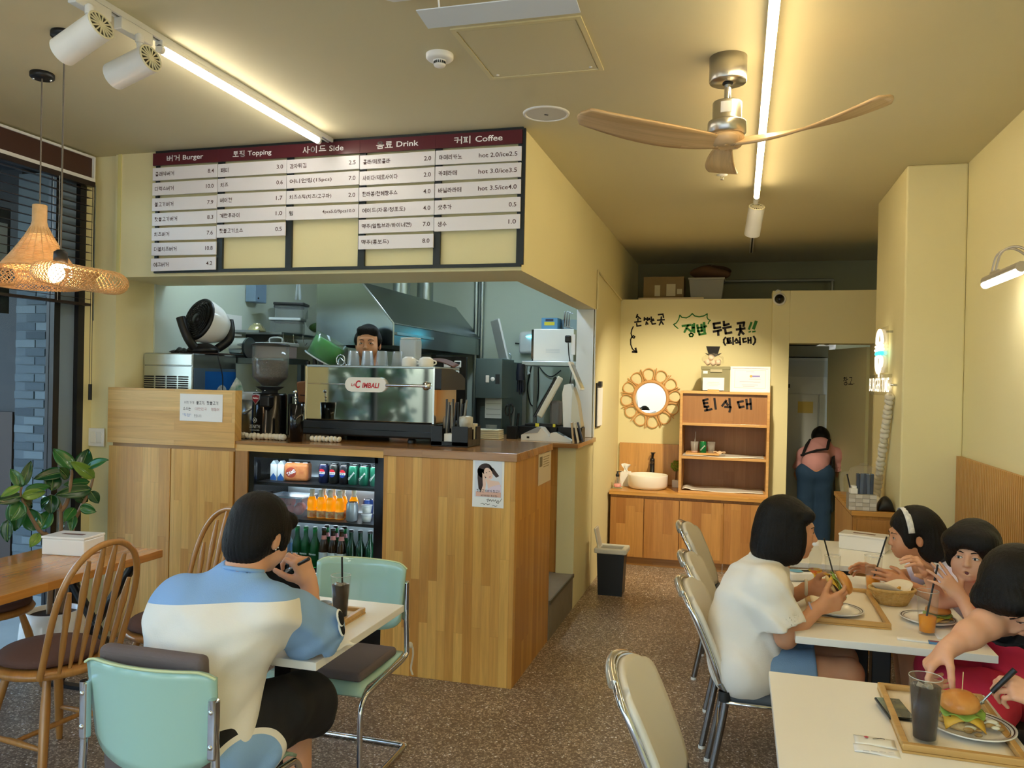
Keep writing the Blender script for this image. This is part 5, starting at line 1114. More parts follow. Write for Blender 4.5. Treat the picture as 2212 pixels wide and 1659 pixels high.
# grinder
gr = thing('coffee_grinder', 'black coffee grinder with a clear bean hopper', 'grinder', (-2.88, 4.55, ZB))
part('body', MB().lathe([(0, 0), (.115, 0), (.118, .01), (.108, .03), (.108, .27), (.10, .283), (0, .283)], n=36), m_blackgloss, gr)
part('neck', MB().lathe([(.05, .28), (.05, .30), (.075, .315), (.09, .325)], n=28), m_dark, gr); part('screws', MB().sphere((.02, -.085, .30), .006, 8).sphere((-.05, -.07, .3), .006, 8), m_chrome, gr)
part('hopper', MB().lathe([(.05, .325), (.105, .375), (.112, .385), (.115, .585), (.112, .585), (.109, .388)], n=36), M('hopper_clear', 'd6dcda', .05, alpha=.3), gr)
part('hopper_lid', MB().lathe([(.118, .585), (.118, .594), (.1, .6), (0, .6)], n=36), m_black, gr)
part('beans', MB().lathe([(0, .33), (.046, .33), (.1, .378), (.106, .39), (.108, .485), (.06, .495), (0, .49)], n=30), M('beans', '1c110b', .5, var=(130, '4a2b1a', .15), bump=(140, .9)), gr)
part('spout', MB().box((.02, -.15, .2), (.09, -.09, .27)), m_black, gr, bevel=.01)
bdg = part('shield_badge', MB().prism([(-.03, .03), (0, .036), (.03, .03), (.028, 0), (0, -.034), (-.028, 0)], -.1165, -.108, 'y'), M('badge_silver', 'c9c9c9', .3, metal=.8), gr, loc=(-.03, .006, .245)); part('badge_red', MB().prism([(-.024, .023), (0, .029), (.024, .023), (.022, 0), (0, -.026), (-.022, 0)], -.118, -.1165, 'y'), M('badge_maroon', '8c1f2a', .35), bdg)
letter('Mahlkos', (0, -.1186, .008), bdg, h=.012, w=.04, mat=m_whitetext, bold=.01, skew=.2)
letter('ZENITH', (-.035, -.1092, .075), gr, h=.02, w=.075, mat=M('print_silver', 'c6ccd0', .5)); letter('ADVANCED', (-.035, -.1092, .052), gr, h=.009, w=.07, mat=M('print_silver', 'c6ccd0', .5))
part('logo_ring', MB().tube([(-.035+.012*math.cos(k*PI/10), -.109, .115+.014*math.sin(k*PI/10)) for k in range(20)], .002, 5, closed=True).sphere((-.035, -.109, .115), .005, 8), M('print_silver', 'c6ccd0', .5), gr)
# steel bucket
t = thing('pail', 'steel pail with a plastic lid beside the grinder', 'bucket', (-3.085, 4.66, ZB)); part('pail', MB().lathe([(0, 0), (.068, 0), (.074, .24), (.072, .24)], n=32), m_steel, t); part('lid', MB().lathe([(.08, .235), (.08, .262), (.076, .28), (.07, .285), (0, .286)], n=32), M('lid_cloudy', 'd8dee0', .3, alpha=.85), t); part('handle', MB().tube(smoothpath([(-.075, 0, .22), (-.04, -.075, .15), (.02, -.085, .16), (.075, 0, .22)]), .006, 6), M('handle_grey', 'b9bec0', .4), t)
t = thing('bar_tumbler', 'tall black tumbler holding a bar spoon at the counter edge', 'tumbler', (-2.575, 4.36, ZB)); part('cup', MB().lathe([(0, 0), (.037, 0), (.05, .228), (.047, .228), (.034, .005), (0, .005)], n=28), m_blackgloss, t); part('bar_spoon', MB().tube([(-.01, 0, .02), (-.012, .01, .25), (-.016, .012, .29)], .004, 6).sphere((-.013, .01, .265), .009, 8).sphere((-.012, .01, .245), .0075, 8).sphere((-.018, .012, .30), .012, 10), m_chrome, t)
t = thing('bagged_carton', 'brown paper carton tilted in a wire holder beside the grinder', 'carton', (-2.765, 4.82, ZB+.235)); part('carton', MB().obox((0, 0, .06), (.12, .09, .14), rotm(0, -.12, .3)), M('kraft', '8a5c38', .7), t, bevel=.012); part('wire_holder', MB().tube([(-.07, -.05, .04), (.06, -.06, .03), (.07, .05, .03), (-.06, .06, .04)], .003, 6, closed=True).cyl((-.03, 0, -.235), (-.02, 0, 0), .004, n=6).cyl((.03, 0, -.235), (.02, 0, 0), .004, n=6), m_black, t)
# rope garland on the bar
m_rope = M('garland_cream', 'e3dccb', .85, bump=(120, .3))
def garland(label, pts, r, per, name='rope_garland', group=None):
    t = thing(name, label, 'garland', pts[0]); o = Vector(pts[0]); P = smoothpath(pts, 24); d = 0; acc = 0; last = P[0]
    L = [0]
    for i in range(1, len(P)): L.append(L[-1]+(P[i]-P[i-1]).length)
    n = int(L[-1]/per); 
    for k in range(n):
        s = (k+.5)*per; j = next((i for i in range(1, len(P)) if L[i] >= s), len(P)-1); f = (s-L[j-1])/max(1e-6, L[j]-L[j-1]); c = P[j-1].lerp(P[j], f); tg = (P[j]-P[j-1]).normalized()
        R = tg.to_track_quat('Z', 'Y').to_matrix() @ rotm(.5 if k % 2 else -.5, 0, k*.9)
        part('knot', MB().sphere(c-o, r, 12, sc=(1.05, .92, .72), R=R), m_rope, t)
    return t
garland('cream knotted rope garland lying along the bar before the grinder', [(-3.02, 4.40, ZB+.02), (-2.9, 4.385, ZB+.02), (-2.78, 4.40, ZB+.02), (-2.66, 4.38, ZB+.02)], .021, .026)
garland('cream knotted rope garland lying along the bar before the machine', [(-2.50, 4.40, ZB+.0185), (-2.4, 4.415, ZB+.0185), (-2.3, 4.43, ZB+.0185)], .0195, .024)
# caddy
cd = thing('bar_caddy', 'black bar caddy packed with straws and napkins', 'caddy', (-1.60, 4.52, ZB), .0)
cb = MB(); cb.box((-.145, -.05, 0), (.085, .19, .006))
for a, b in (((-.145, -.05, .006), (-.075, -.044, .12)), ((-.015, -.05, .006), (.085, -.044, .12)), ((-.145, -.05, .006), (.085, -.044, .03)), ((-.145, .184, .006), (.085, .19, .12)), ((-.145, -.044, .006), (-.139, .184, .12)), ((.079, -.044, .006), (.085, .03, .115)), ((.079, .11, .006), (.085, .184, .115)), ((.079, .03, .006), (.085, .11, .04)), ((-.139, .07, .006), (.079, .075, .1))): cb.box(a, b)
part('tray', cb, m_black, cd, bevel=.002)
part('napkins', MB().box((-.072, -.03, .008), (-.02, .05, .075)), m_paper, cd, bevel=.004); part('napkins', MB().box((.02, .1, .008), (.075, .16, .13)), M('napkin_cream', 'e9e0c8', .8), cd)
_rg = random.Random(11)
for i in range(11): part('stirrer', MB().obox((-.08+.012*i+_rg.uniform(-.004, .004), .03+_rg.uniform(-.02, .02), .13+_rg.uniform(-.01, .03)), (.009, .012, .24), rotm(_rg.uniform(-.08, .08), _rg.uniform(-.12, .12), 0)), M('sleeve_'+'abc'[i % 3], ['3a3f44', '7d7a70', '1e2226'][i % 3], .5), cd)
part('cup_stack', MB().lathe([(.0, .02), (.034, .02), (.042, .16), (.04, .175), (.02, .18), (0, .181)], (.04, .04, 0), 20), M('cups_in_film', 'cfd2cc', .3, var=(20, 'a39b88', .2)), cd)
part('lids_in_film', MB().lathe([(0, .02), (.03, .02), (.038, .15), (.03, .17), (0, .175)], (-.1, .13, 0), 18), M('lids_film', '8d857a', .3, var=(20, 'b9b2a4', .2)), cd)
# ice machine
im = thing('ice_machine', 'steel ice machine with louvred front and blue poster side', 'ice machine', (-3.62, 4.50, 1.236))
part('case', MB().box((-.175, 0, 0), (.20, .47, .575)), m_steel, im, bevel=.006); part('front_panel', MB().box((-.172, -.006, .1), (.197, 0, .49)), M('satin_steel', 'c3ccd0', .25, metal=.9), im, bevel=.003); part('top_band', MB().box((-.172, -.008, .495), (.197, 0, .57)), M('satin_steel', 'c3ccd0', .25, metal=.9), im, bevel=.003)
for c in range(4):
    for r in range(6): part('louvre', MB().obox((-.13+c*.088, -.007, .348+r*.0145), (.072, .007, .007), rotm(.5, 0, 0)), m_dark, im)
part('side_panel', MB().box((.2, .01, 0), (.206, .46, .48)), M('side_blue_grey', '4a6078', .4), im); part('poster', MB().box((.206, .12, .02), (.208, .455, .46)), M('poster_blue', '0e4ea8', .3, var=(4, '1a6cc4', .3)), im)
part('poster_ice', MB().lathe([(.06, 0), (.05, .003), (0, .004)], (.208, .3, .31), 14, R=rotm(0, PI/2, 0)), M('poster_cubes', 'cfe0ea', .4, var=(30, '8a7458', .2)), im)
solo('leaflet', MB().prism([(-.06, .002), (.09, .002), (.05, .12), (.02, .15)], 0, .004, 'y'), M('leaflet_white', 'dfe4e2', .5, var=(14, '4f8a70', .12)), 'folded leaflet stuck behind the pine box', 'leaflet', loc=(-3.2, 4.62, 1.51), rot=(0, 0, .3))
bpy.data.objects['leaflet'].location = (-3.2, 4.62, 1.51)
# circulator fan on top
fn = thing('circulator_fan', 'black and white desk fan tilted up on the ice machine', 'fan', (-3.545, 4.72, 1.812))
part('mat', MB().box((-.15, -.09, 0), (.2, .12, .008)), M('mat_dark', '3a2a24', .6), fn)
part('base', MB().lathe([(0, .008), (.1, .008), (.105, .03), (.09, .05), (.05, .07), (0, .075)], (.04, 0, 0), 28), m_black, fn)
for s in (-1, 1): part('yoke', MB().tube(smoothpath([(.06+s*.03, s*.08, .04), (.08+s*.07, s*.12, .10), (.07+s*.085, s*.135, .17), (.05+s*.088, s*.14, .24)], 5), [.03]*16, 10), m_black, fn)
Rf = Vector((-.30, -.90, .30)).to_track_quat('Z', 'Y').to_matrix()
part('housing', MB().lathe([(.05, -.17), (.1, -.15), (.135, -.08), (.15, 0), (.148, .03)], (.03, 0, .225), 36, R=Rf @ rotm(0, 0, 0)), m_whitegloss, fn)
part('grille_ring', MB().lathe([(.148, .02), (.15, .035), (.14, .045), (.128, .04)], (.03, 0, .225), 36, R=Rf), m_black, fn)
gl = MB()
for r_ in (.04, .056, .072, .088, .104, .12): gl.tube([Vector((.03, 0, .225))+Rf @ Vector((r_*math.cos(k*PI/16), r_*math.sin(k*PI/16), .045+.012*(1-r_/.13))) for k in range(32)], .003, 5, closed=True)
for k in range(24): a = k*PI/12; gl.tube([Vector((.03, 0, .225))+Rf @ Vector((q*math.cos(a+(.13-q)*5), q*math.sin(a+(.13-q)*5), .043+.014*(1-q/.13))) for q in (.03, .06, .1, .135)], .0025, 4)
part('grille', gl, m_black, fn); part('hub', MB().lathe([(.034, .05), (.034, .058), (0, .062)], (.03, 0, .225), 24, R=Rf), m_black, fn)
part('blade_disc', MB().lathe([(.125, .01), (0, .014)], (.03, 0, .225), 28, R=Rf), M('blade_black', '101014', .3), fn)
part('cable', MB().tube(smoothpath([(.12, .02, .02), (.18, -.03, .02), (.2, -.06, -.02), (.215, -.03, -.15), (.215, -.03, -.3)], 5), .004, 6), m_black, fn)
solo('black_cloth', MB().sheet(lambda u, v: (-3.70+.12*u, 4.62+.09*v, 1.824+.03*math.sin(u*PI)*math.sin(v*PI)+.006*math.sin(u*19)), 10, 8, .004), m_black, 'crumpled black cloth beside the desk fan', 'cloth')

# ------------------------------------------------------------------ kitchen
hd = thing('extractor_hood', 'big stainless extractor hood over the cooking line', 'extractor hood', (-2.395, 5.36, 1.912))
hb = MB(); pr = [(-.62, 0), (0, 0), (0, .158), (-.26, .46), (-.30, .47), (-.62, .47)]
def hp(y): return [(x, y, z) for x, z in pr]
n = len(pr); hb.add(hp(0)+hp(2.03), [(0, 1, 2, 3, 4, 5)], 0); hb.add(hp(0)+hp(2.03), [(11, 10, 9, 8, 7, 6)]); hb.add(hp(0)+hp(2.03), [(i, i+n, (i+1) % n+n, (i+1) % n) for i in range(1, 6)])
part('canopy', hb, M('hood_steel', '8a979a', .22, metal=1, bump=(200, .02)), hd)
part('edge_trim', MB().tube([(0, -.004, 0), (0, -.004, .158), (-.26, -.004, .46)], .007, 6).tube([(.003, 0, .158), (.003, 2.02, .158)], .005, 6), m_steel, hd); part('drip_rail', MB().box((.0, .02, .078), (.02, .75, .098)), m_steel, hd)
part('baffle', MB().box((-.6, .02, .02), (-.02, 2.0, .04)), m_dark, hd)
for x, y, n in ((-2.86, 6.55, 'left'), (-2.80, 6.95, 'right')): solo('duct_pipe', MB().cyl((x, y, 2.384), (x, y, ZC), .075, n=24), m_steel, f'round steel duct rising behind the hood, {n} one', 'duct')
for x in (-2.44, -2.38): solo('wall_pipe', MB().cyl((x, 7.37, 1.2), (x, 7.37, ZC), .022, n=12), m_steel, f'thin steel pipe on the kitchen wall, {"left" if x < -2.4 else "right"} of the pair', 'pipe')
t = thing('pipe_cover', 'blue-grey pipe cover hanging on the kitchen side wall', 'pipe cover', (-3.795, 5.62, 2.26)); part('cover', MB().box((0, 0, 0), (.09, .16, .72)), M('cover_blue', '7b93ab', .4), t, bevel=.006); part('bolt', MB().sphere((.092, .04, .03), .008, 8), m_dark, t)
solo('white_board', MB().box((-3.79, 5.0, 1.98), (-3.775, 5.55, 2.14)), m_white, 'white panel on the kitchen side wall', 'panel')
sf = thing('wall_shelf', 'steel wall shelf with hooks in the kitchen corner', 'shelf', (-3.79, 5.35, 2.0)); part('rail', MB().box((0, 0, .0), (.02, .5, .018)).box((0, .0, 0), (.3, .015, .018)), m_steel, sf); part('shelf_board', MB().box((.02, .25, 0), (.34, 1.05, .018)), m_steel, sf); part('support', MB().prism([(0, 0), (.3, 0), (0, -.12)], .28, .3, 'y'), m_dark, sf)
for i, y in enumerate((.27, .42, .57)): part('hook', MB().tube(smoothpath([(.34, y, .01), (.345, y, -.04), (.36, y, -.07), (.38, y, -.05)]), .003, 6), m_chrome, sf)
def tub(label, loc, w, d, h, lid, rz=.3):
    t = thing('food_container', label, 'container', loc, rz, 'food containers on the kitchen shelf'); part('tub', MB().box((-w/2, -d/2, 0), (w/2, d/2, h)), M('tub_clear', 'c6cfd0', .15, alpha=.4), t, bevel=.01); part('lid', MB().box((-w/2-.008, -d/2-.008, h), (w/2+.008, d/2+.008, h+.022)), lid, t, bevel=.006)
m_lidb = M('lid_black', '22262a', .35); m_lidw = M('lid_white', 'd3dce2', .35)
tub('clear container with a white lid, lower front', (-3.52, 5.80, 2.019), .24, .18, .1, m_lidw); tub('clear container with a black lid, lower left', (-3.66, 6.05, 2.019), .2, .16, .1, m_lidb)
tub('clear container with a black lid, upper right', (-3.50, 5.82, 2.142), .23, .18, .1, m_lidb); tub('clear container with a black lid, upper left', (-3.66, 6.05, 2.142), .2, .16, .1, m_lidb)
t = thing('brass_bowl', 'pale brass bowl turned over on the shelf rail', 'bowl', (-3.64, 5.55, 2.019)); part('bowl', MB().lathe([(.07, 0), (.066, .02), (.05, .045), (.03, .055), (0, .056)], n=28), M('brass_pale', 'd6cfa6', .25, metal=.8), t); part('foot_ring', MB().lathe([(.03, .054), (.03, .062), (.026, .062), (.026, .055)], n=24), M('brass_pale', 'd6cfa6', .25, metal=.8), t)
t = thing('mixer_bowl', 'shiny steel canister behind the desk fan', 'canister', (-3.42, 5.05, 1.80)); part('drum', MB().cyl((-.06, 0, .07), (.06, -.02, .07), .072, n=28), m_chrome, t); part('lid_rim', MB().cyl((.055, -.02, .07), (.07, -.02, .07), .075, n=28), m_dsteel, t); part('stand', MB().box((-.05, -.05, 0), (.05, .05, .01)), m_dark, t)
t = thing('lidded_box', 'frosted box with a handle behind the ice machine', 'container', (-3.25, 5.2, 1.80)); part('tub', MB().box((-.13, -.08, 0), (.13, .08, .09)), M('frost_pink', 'a89a9c', .4), t, bevel=.01); part('lid', MB().box((-.14, -.09, .09), (.14, .09, .115)), M('frost_lid', 'b9bfc2', .3), t, bevel=.006); part('handle', MB().tube(smoothpath([(-.05, 0, .11), (-.045, 0, .15), (.045, 0, .15), (.05, 0, .11)]), .006, 6), M('frost_lid', 'b9bfc2', .3), t)
solo('side_bench', MB().box((-3.79, 4.98, .256), (-3.0, 5.45, 1.235)).box((-3.79, 4.98, 1.76), (-3.05, 5.32, 1.798)).box((-3.76, 5.0, 1.235), (-3.73, 5.03, 1.76)).box((-3.1, 5.25, 1.235), (-3.07, 5.3, 1.76)), m_dsteel, 'steel bench with an upper shelf behind the ice machine', 'bench')
# colander plate + green tub on dark rack
t = thing('dish_rack', 'black wire dish rack behind the bar', 'rack', (-2.80, 5.1, 1.235)); part('frame', MB().box((-.22, -.1, .30), (.3, .12, .315)).box((-.22, -.1, 0), (-.2, -.08, .3)).box((.28, -.1, 0), (.3, -.08, .3)).box((-.22, .1, 0), (-.2, .12, .3)).box((.28, .1, 0), (.3, .12, .3)).box((-.22, -.1, .12), (.3, .12, .135)), m_black, t)
for i in range(7): part('tine', MB().cyl((-.16+i*.022, -.06, .315), (-.155+i*.022, -.06, .40), .004, n=6), m_chrome, t)
solo('rear_bench', MB().box((-2.98, 5.10, .256), (-2.74, 5.24, 1.234)), m_dsteel, 'low steel bench behind the bar counter', 'bench')
t = thing('green_tub', 'clear tub of green syrup tilted on the dish rack', 'tub', (-2.765, 5.06, 1.73)); Rg = rotm(-.15, .5, 0)
part('tub', MB().lathe([(0, -.075), (.115, -.075), (.122, .09), (.118, .09), (.11, -.07)], (0, 0, .13), 36, R=Rg), M('tub_green_clear', 'bfe0d0', .06, alpha=.3), t); part('contents', MB().lathe([(0, -.068), (.108, -.068), (.114, .06), (0, .06)], (0, 0, .13), 36, R=Rg), M('green_syrup', '2f9a38', .3, var=(8, '4cae3a', .3)), t); part('base_rim', MB().tube([Vector((0, 0, .13))+Rg @ Vector((.12*math.cos(k*PI/18), .12*math.sin(k*PI/18), -.075)) for k in range(36)], .006, 6, closed=True), M('rim_clear', 'd8e4ea', .1), t)
for x in (-.07, -.02, .03): part('prop', MB().tube([(x, -.09, -.17), (x-.005, -.1, -.05), (x-.01, -.105, .05+(.02 if x == -.02 else 0))], [.022, .02, .013], 8), m_black, t)
t = thing('salad_bowl', 'clear bowl with green leaves on the kitchen shelf', 'bowl', (-3.33, 6.0, 2.02)); part('bowl', MB().sphere((0, 0, .13), .13, 24), M('bowl_clear', 'd5dcd8', .06, alpha=.25), t); part('greens', MB().sphere((-.02, 0, .06), .07, 14, sc=(1.2, 1, .6)), M('greens', '2c4f24', .6, var=(30, '4d7a34', .2)), t)
t = thing('ladle', 'clear ladles hanging under the hood edge', 'ladle', (-3.33, 5.6, 2.27)); part('handle', MB().cyl((0, 0, .0), (.015, 0, .19), .011, n=8), M('ladle_clear', 'c3cdd2', .15, alpha=.6), t); part('handle', MB().cyl((.035, 0, .0), (.02, 0, .19), .011, n=8), M('ladle_clear', 'c3cdd2', .15, alpha=.6), t); part('head', MB().sphere((.012, 0, .22), .05, 14, sc=(1, 1, .55)), M('ladle_clear', 'c3cdd2', .15, alpha=.6), t)
# cooking line below the hood
ln = thing('cooking_line', 'dark steel cooking range under the hood', 'range', (-2.95, 5.45, .256)); part('body', MB().box((0, 0, 0), (.5, 1.9, .62)), m_dsteel, ln); part('splash_panel', MB().box((.52, .75, 0), (.56, 1.55, 1.62)), M('panel_dark', '3a3734', .25, metal=.7), ln); part('griddle', MB().box((.02, .1, .62), (.48, 1.8, .66)), m_dark, ln)
for i, (x, z, n) in enumerate(((-2.29, 1.80, 'left'), (-2.20, 1.80, 'right'), (-2.215, 1.72, 'lower'))):
    t = thing('kitchen_timer', f'small white digital timer on the dark panel, {n} one', 'timer', (x, 6.19, z), group='kitchen timers'); part('case', MB().box((-.03, 0, -.028), (.03, .012, .028)), m_white, t, bevel=.008); part('display', MB().box((-.022, -.001, -.002), (.022, 0, .02)), m_dark, t)
solo('panel_backing', MB().box((-2.39, 6.203, .256), (-2.13, 6.24, 1.86)), M('panel_dark', '3a3734', .25, metal=.7), 'dark steel side panel at the end of the range', 'panel')
ov = thing('steel_cabinet', 'tall grey steel cabinet with a calendar on its door', 'cabinet', (-2.06, 6.45, .256)); part('body', MB().box((-.06, 0, 0), (.17, .75, 1.58)), m_dsteel, ov, bevel=.004); part('door', MB().box((-.02, -.012, .02), (.165, 0, 1.2)), M('door_grey', '65777a', .35, metal=.6), ov); part('control_box', MB().box((-.05, -.06, 1.27), (.18, .3, 1.60)), M('door_grey', '65777a', .35, metal=.6), ov, bevel=.004)
part('thermometer', MB().box((.04, -.068, 1.40), (.07, -.06, 1.46)), m_white, ov, bevel=.006); part('thermometer', MB().lathe([(.018, 0), (0, .006)], (.10, -.06, 1.43), 18, R=rotm(PI/2, 0, 0)), m_white, ov); part('switch', MB().box((.125, -.068, 1.39), (.16, -.06, 1.47)), m_dark, ov)
t = thing('calendar', 'paper calendar on the grey steel cabinet', 'calendar', (-1.965, 6.436, 1.50)); part('sheet', MB().box((-.07, -.002, -.14), (.075, 0, .14)), M('cal_paper', 'c9d3d6', .7), t)
for r in range(5): part('grid_row', MB().box((-.06, -.003, .07-r*.045), (.065, -.0022, .074-r*.045)), M('cal_ink', '8d989c', .8), t)
letter('September', (0, -.003, .11), t, h=.014, w=.06, mat=M('cal_ink', '8d989c', .8))
t = thing('cutting_board', 'white chopping boards leaning at the hood end', 'cutting board', (-2.08, 7.0, 1.80)); part('board', MB().obox((0, 0, .2), (.02, .34, .46), rotm(0, -.25, .5)), m_white, t, bevel=.015); part('hook', MB().tube(smoothpath([(.06, 0, .02), (.09, 0, .04), (.1, 0, .1), (.08, 0, .12)]), .006, 6), m_steel, t)
# wall with insect trap, cables and power strip
t = thing('insect_trap', 'white wall insect trap glowing cyan', 'insect trap', (-1.86, 7.395, 1.93)); part('case', MB().box((-.14, -.07, 0), (.16, 0, .21)), m_white, t, bevel=.03, seg=4); part('glow_tube', MB().sphere((.03, -.07, .16), .03, 16, sc=(3.4, .35, .5)), M('cyan_glow', '40e0ff', .3, emit=('38dcff', 9)), t)
solo('wall_cable', MB().tube(smoothpath([(-2.05, 7.385, 2.03), (-1.9, 7.385, 2.02), (-1.86, 7.385, 2.0), (-1.9, 7.385, 1.75), (-1.92, 7.385, 1.6), (-1.88, 7.385, 1.45), (-1.82, 7.385, 1.5), (-1.82, 7.385, 1.8), (-1.85, 7.385, 1.98)], 8), .006, 6), m_black, 'black cable looping down the kitchen wall', 'cable')
solo('trap_cable', MB().tube(smoothpath([(-1.85, 7.385, 1.93), (-1.8, 7.38, 1.8), (-1.7, 7.38, 1.72), (-1.6, 7.38, 1.78)], 8), .005, 6), m_dark, 'thin cord hanging below the insect trap', 'cable')
t = thing('power_strip', 'white power strip with plugs on the kitchen wall', 'power strip', (-1.97, 7.38, 1.72)); part('strip', MB().obox((0, -.012, 0), (.16, .025, .045), rotm(0, -.6, 0)), m_white, t, bevel=.005); part('plug', MB().cyl((.03, -.03, .02), (.03, -.06, .02), .018, n=12).cyl((-.01, -.03, -.01), (-.01, -.06, -.01), .018, n=12), m_whitegloss, t)
st = thing('steel_rack', 'steel rack holding a white microwave', 'rack', (-1.55, 6.85, .256)); 
for x in (-.21, .2):
    for y in (-.17, .2): part('post', MB().box((x-.016, y-.016, 0), (x+.016, y+.016, 1.56)), m_steel, st)
part('top_shelf', MB().box((-.235, -.2, 1.55), (.24, .23, 1.59)), m_steel, st, bevel=.004); part('mid_shelf', MB().box((-.22, -.19, 1.0), (.22, .22, 1.02)), m_steel, st)
mw = thing('microwave', 'white microwave on the steel rack', 'microwave', (-1.53, 6.88, 1.847)); part('case', MB().box((-.17, -.17, 0), (.18, .2, .275)), m_whitegloss, mw, bevel=.005); part('door', MB().box((-.19, -.165, .02), (-.17, .195, .27)), m_blackgloss, mw)
for i in range(3): part('vent', MB().box((-.06, -.172, .1-i*.012), (.06, -.17, .104-i*.012)), M('vent_grey', 'd5d8da', .4), mw)
t = thing('carton_box', 'blue product box with a yellow label on the microwave', 'box', (-1.58, 6.86, 2.1225)); part('box', MB().box((-.07, -.08, 0), (.07, .08, .1)), M('box_blue', '5f93b8', .5), t); part('label', MB().box((-.045, -.082, .035), (.045, -.08, .065)), M('label_yellow', 'd9c93a', .5), t); part('label', MB().box((-.035, -.082, .07), (.035, -.08, .09)), M('label_navy', '2a3350', .5), t)
solo('product_box', MB().obox((-1.43, 6.9, 2.168), (.12, .12, .09), rotm(0, 0, .4)), M('box_grey', '93a7b2', .5), 'grey-blue product box beside the blue one', 'box', bevel=.002)
t = thing('wall_switch', 'white socket box with a black adapter beside the microwave', 'socket', (-1.31, 6.6, 1.9)); part('box', MB().box((-.035, -.03, 0), (.0, 0, .17)), m_white, t, bevel=.003); part('adapter', MB().box((-.085, -.05, .1), (-.035, 0, .16)), m_black, t, bevel=.01); part('cable', MB().tube(smoothpath([(-.06, -.02, .1), (-.05, -.03, 0), (-.03, -.02, -.15), (-.05, -.02, -.3)]), .005, 6), m_black, t)
t = thing('rubber_glove', 'dark rubber glove hung on the steel rack', 'glove', (-1.785, 6.62, 1.58)); part('cuff', MB().tube([(0, 0, .24), (-.005, 0, .17), (0, 0, .1)], [.03, .034, .036], 10), M('glove_navy', '161d2e', .5), t); part('fingers', MB().tube([(-.015, 0, .1), (-.02, 0, 0)], [.013, .01], 8).tube([(.003, 0, .1), (.003, 0, -.02)], [.013, .01], 8).tube([(.02, 0, .1), (.024, 0, .0)], [.013, .01], 8), M('glove_navy', '161d2e', .5), t)
for k in range(3): solo('bag_handle_hook', MB().tube([(-1.33, 6.55-.09*k, 2.12), (-1.36, 6.55-.09*k, 2.12), (-1.36, 6.55-.09*k, 2.24), (-1.33, 6.55-.09*k, 2.24)], .006, 6), m_steel, f'wire handle on the wall above the microwave, {["far", "middle", "near"][k]} one', 'handle')
# cash desk goods
ZD = 1.2225
ps = thing('pos_terminal', 'cream point-of-sale screen seen from behind on the cash desk', 'cash register', (-1.45, 6.28, ZD)); part('drawer', MB().box((-.22, -.12, 0), (.09, .25, .1)), m_black, ps, bevel=.006); Rp = rotm(0, -.0, 0)
part('screen_shell', MB().obox((-.015, .06, .33), (.05, .3, .36), rotm(0, .48, .25)), M('pos_cream', 'ddd8c4', .4), ps, bevel=.012); part('screen', MB().obox((-.05, .05, .33), (.02, .29, .36), rotm(0, .48, .25)), m_blackgloss, ps, bevel=.006)
for i in range(8): part('vent_slot', MB().obox((.003-.0+.006*i*.0+.018, -.02, .27+i*.016), (.004, .09, .005), rotm(0, .48, .25)), M('slot_dark', '6a665a', .6), ps)
part('stand', MB().box((.0, .0, .1), (.08, .14, .3)), M('pos_grey', '8f9096', .4), ps, bevel=.02); part('keyboard', MB().box((-.17, -.11, .1), (.05, .02, .118)), m_black, ps, bevel=.004)
t = thing('payment_tablet', 'white customer payment screen on a curved stand', 'tablet', (-1.25, 6.22, ZD)); part('stand', MB().prism([(-.06, .1), (.05, .1), (.03, .32), (-.01, .44), (-.06, .43), (-.075, .36)], -.05, .06, 'y'), m_whitegloss, t, bevel=.02, seg=3); part('side_shell', MB().prism([(-.0, .1), (.085, .1), (.05, .3), (.01, .42)], -.06, .065, 'y'), M('pos_cream', 'ddd8c4', .4), t, bevel=.015); part('tablet', MB().obox((.025, -.01, .50), (.02, .15, .24), rotm(0, -.42, 0)), m_whitegloss, t, bevel=.006); part('glass', MB().obox((.038, -.01, .497), (.003, .13, .2), rotm(0, -.42, 0)), M('tablet_grey', '8a8d86', .1), t)
part('base', MB().box((-.1, -.06, .0), (.09, .07, .1)), m_black, t, bevel=.004)
t = thing('card_terminal', 'white payment card terminal on the cash desk', 'card terminal', (-1.47, 6.05, ZD)); part('body', MB().prism([(-.13, .0), (.09, .0), (.1, .02), (.03, .1), (-.0, .105), (-.13, .04)], -.06, .06, 'y'), m_whitegloss, t, bevel=.012, seg=3); part('paper_cover', MB().prism([(-.11, .052), (.0, .106), (.028, .102), (.0, .06)], -.062, -.0605, 'y'), M('cover_grey', 'a9abae', .4), t); part('port', MB().box((-.085, -.062, .015), (-.065, -.06, .03)), m_black, t)
t = thing('card_pad', 'small white sign pad beside the card terminal', 'sign pad', (-1.29, 6.0, ZD)); part('body', MB().prism([(-.09, 0), (.09, 0), (.09, .012), (-.03, .07), (-.07, .065)], -.04, .04, 'y'), m_whitegloss, t, bevel=.006); part('screen', MB().obox((.0, -.0, .058), (.06, .06, .003), rotm(0, .45, 0)), M('pad_screen', '5f7078', .2), t); part('mouse', MB().sphere((-.12, .08, .02), .03, 14, sc=(1.2, .8, .7)), m_whitegloss, t)
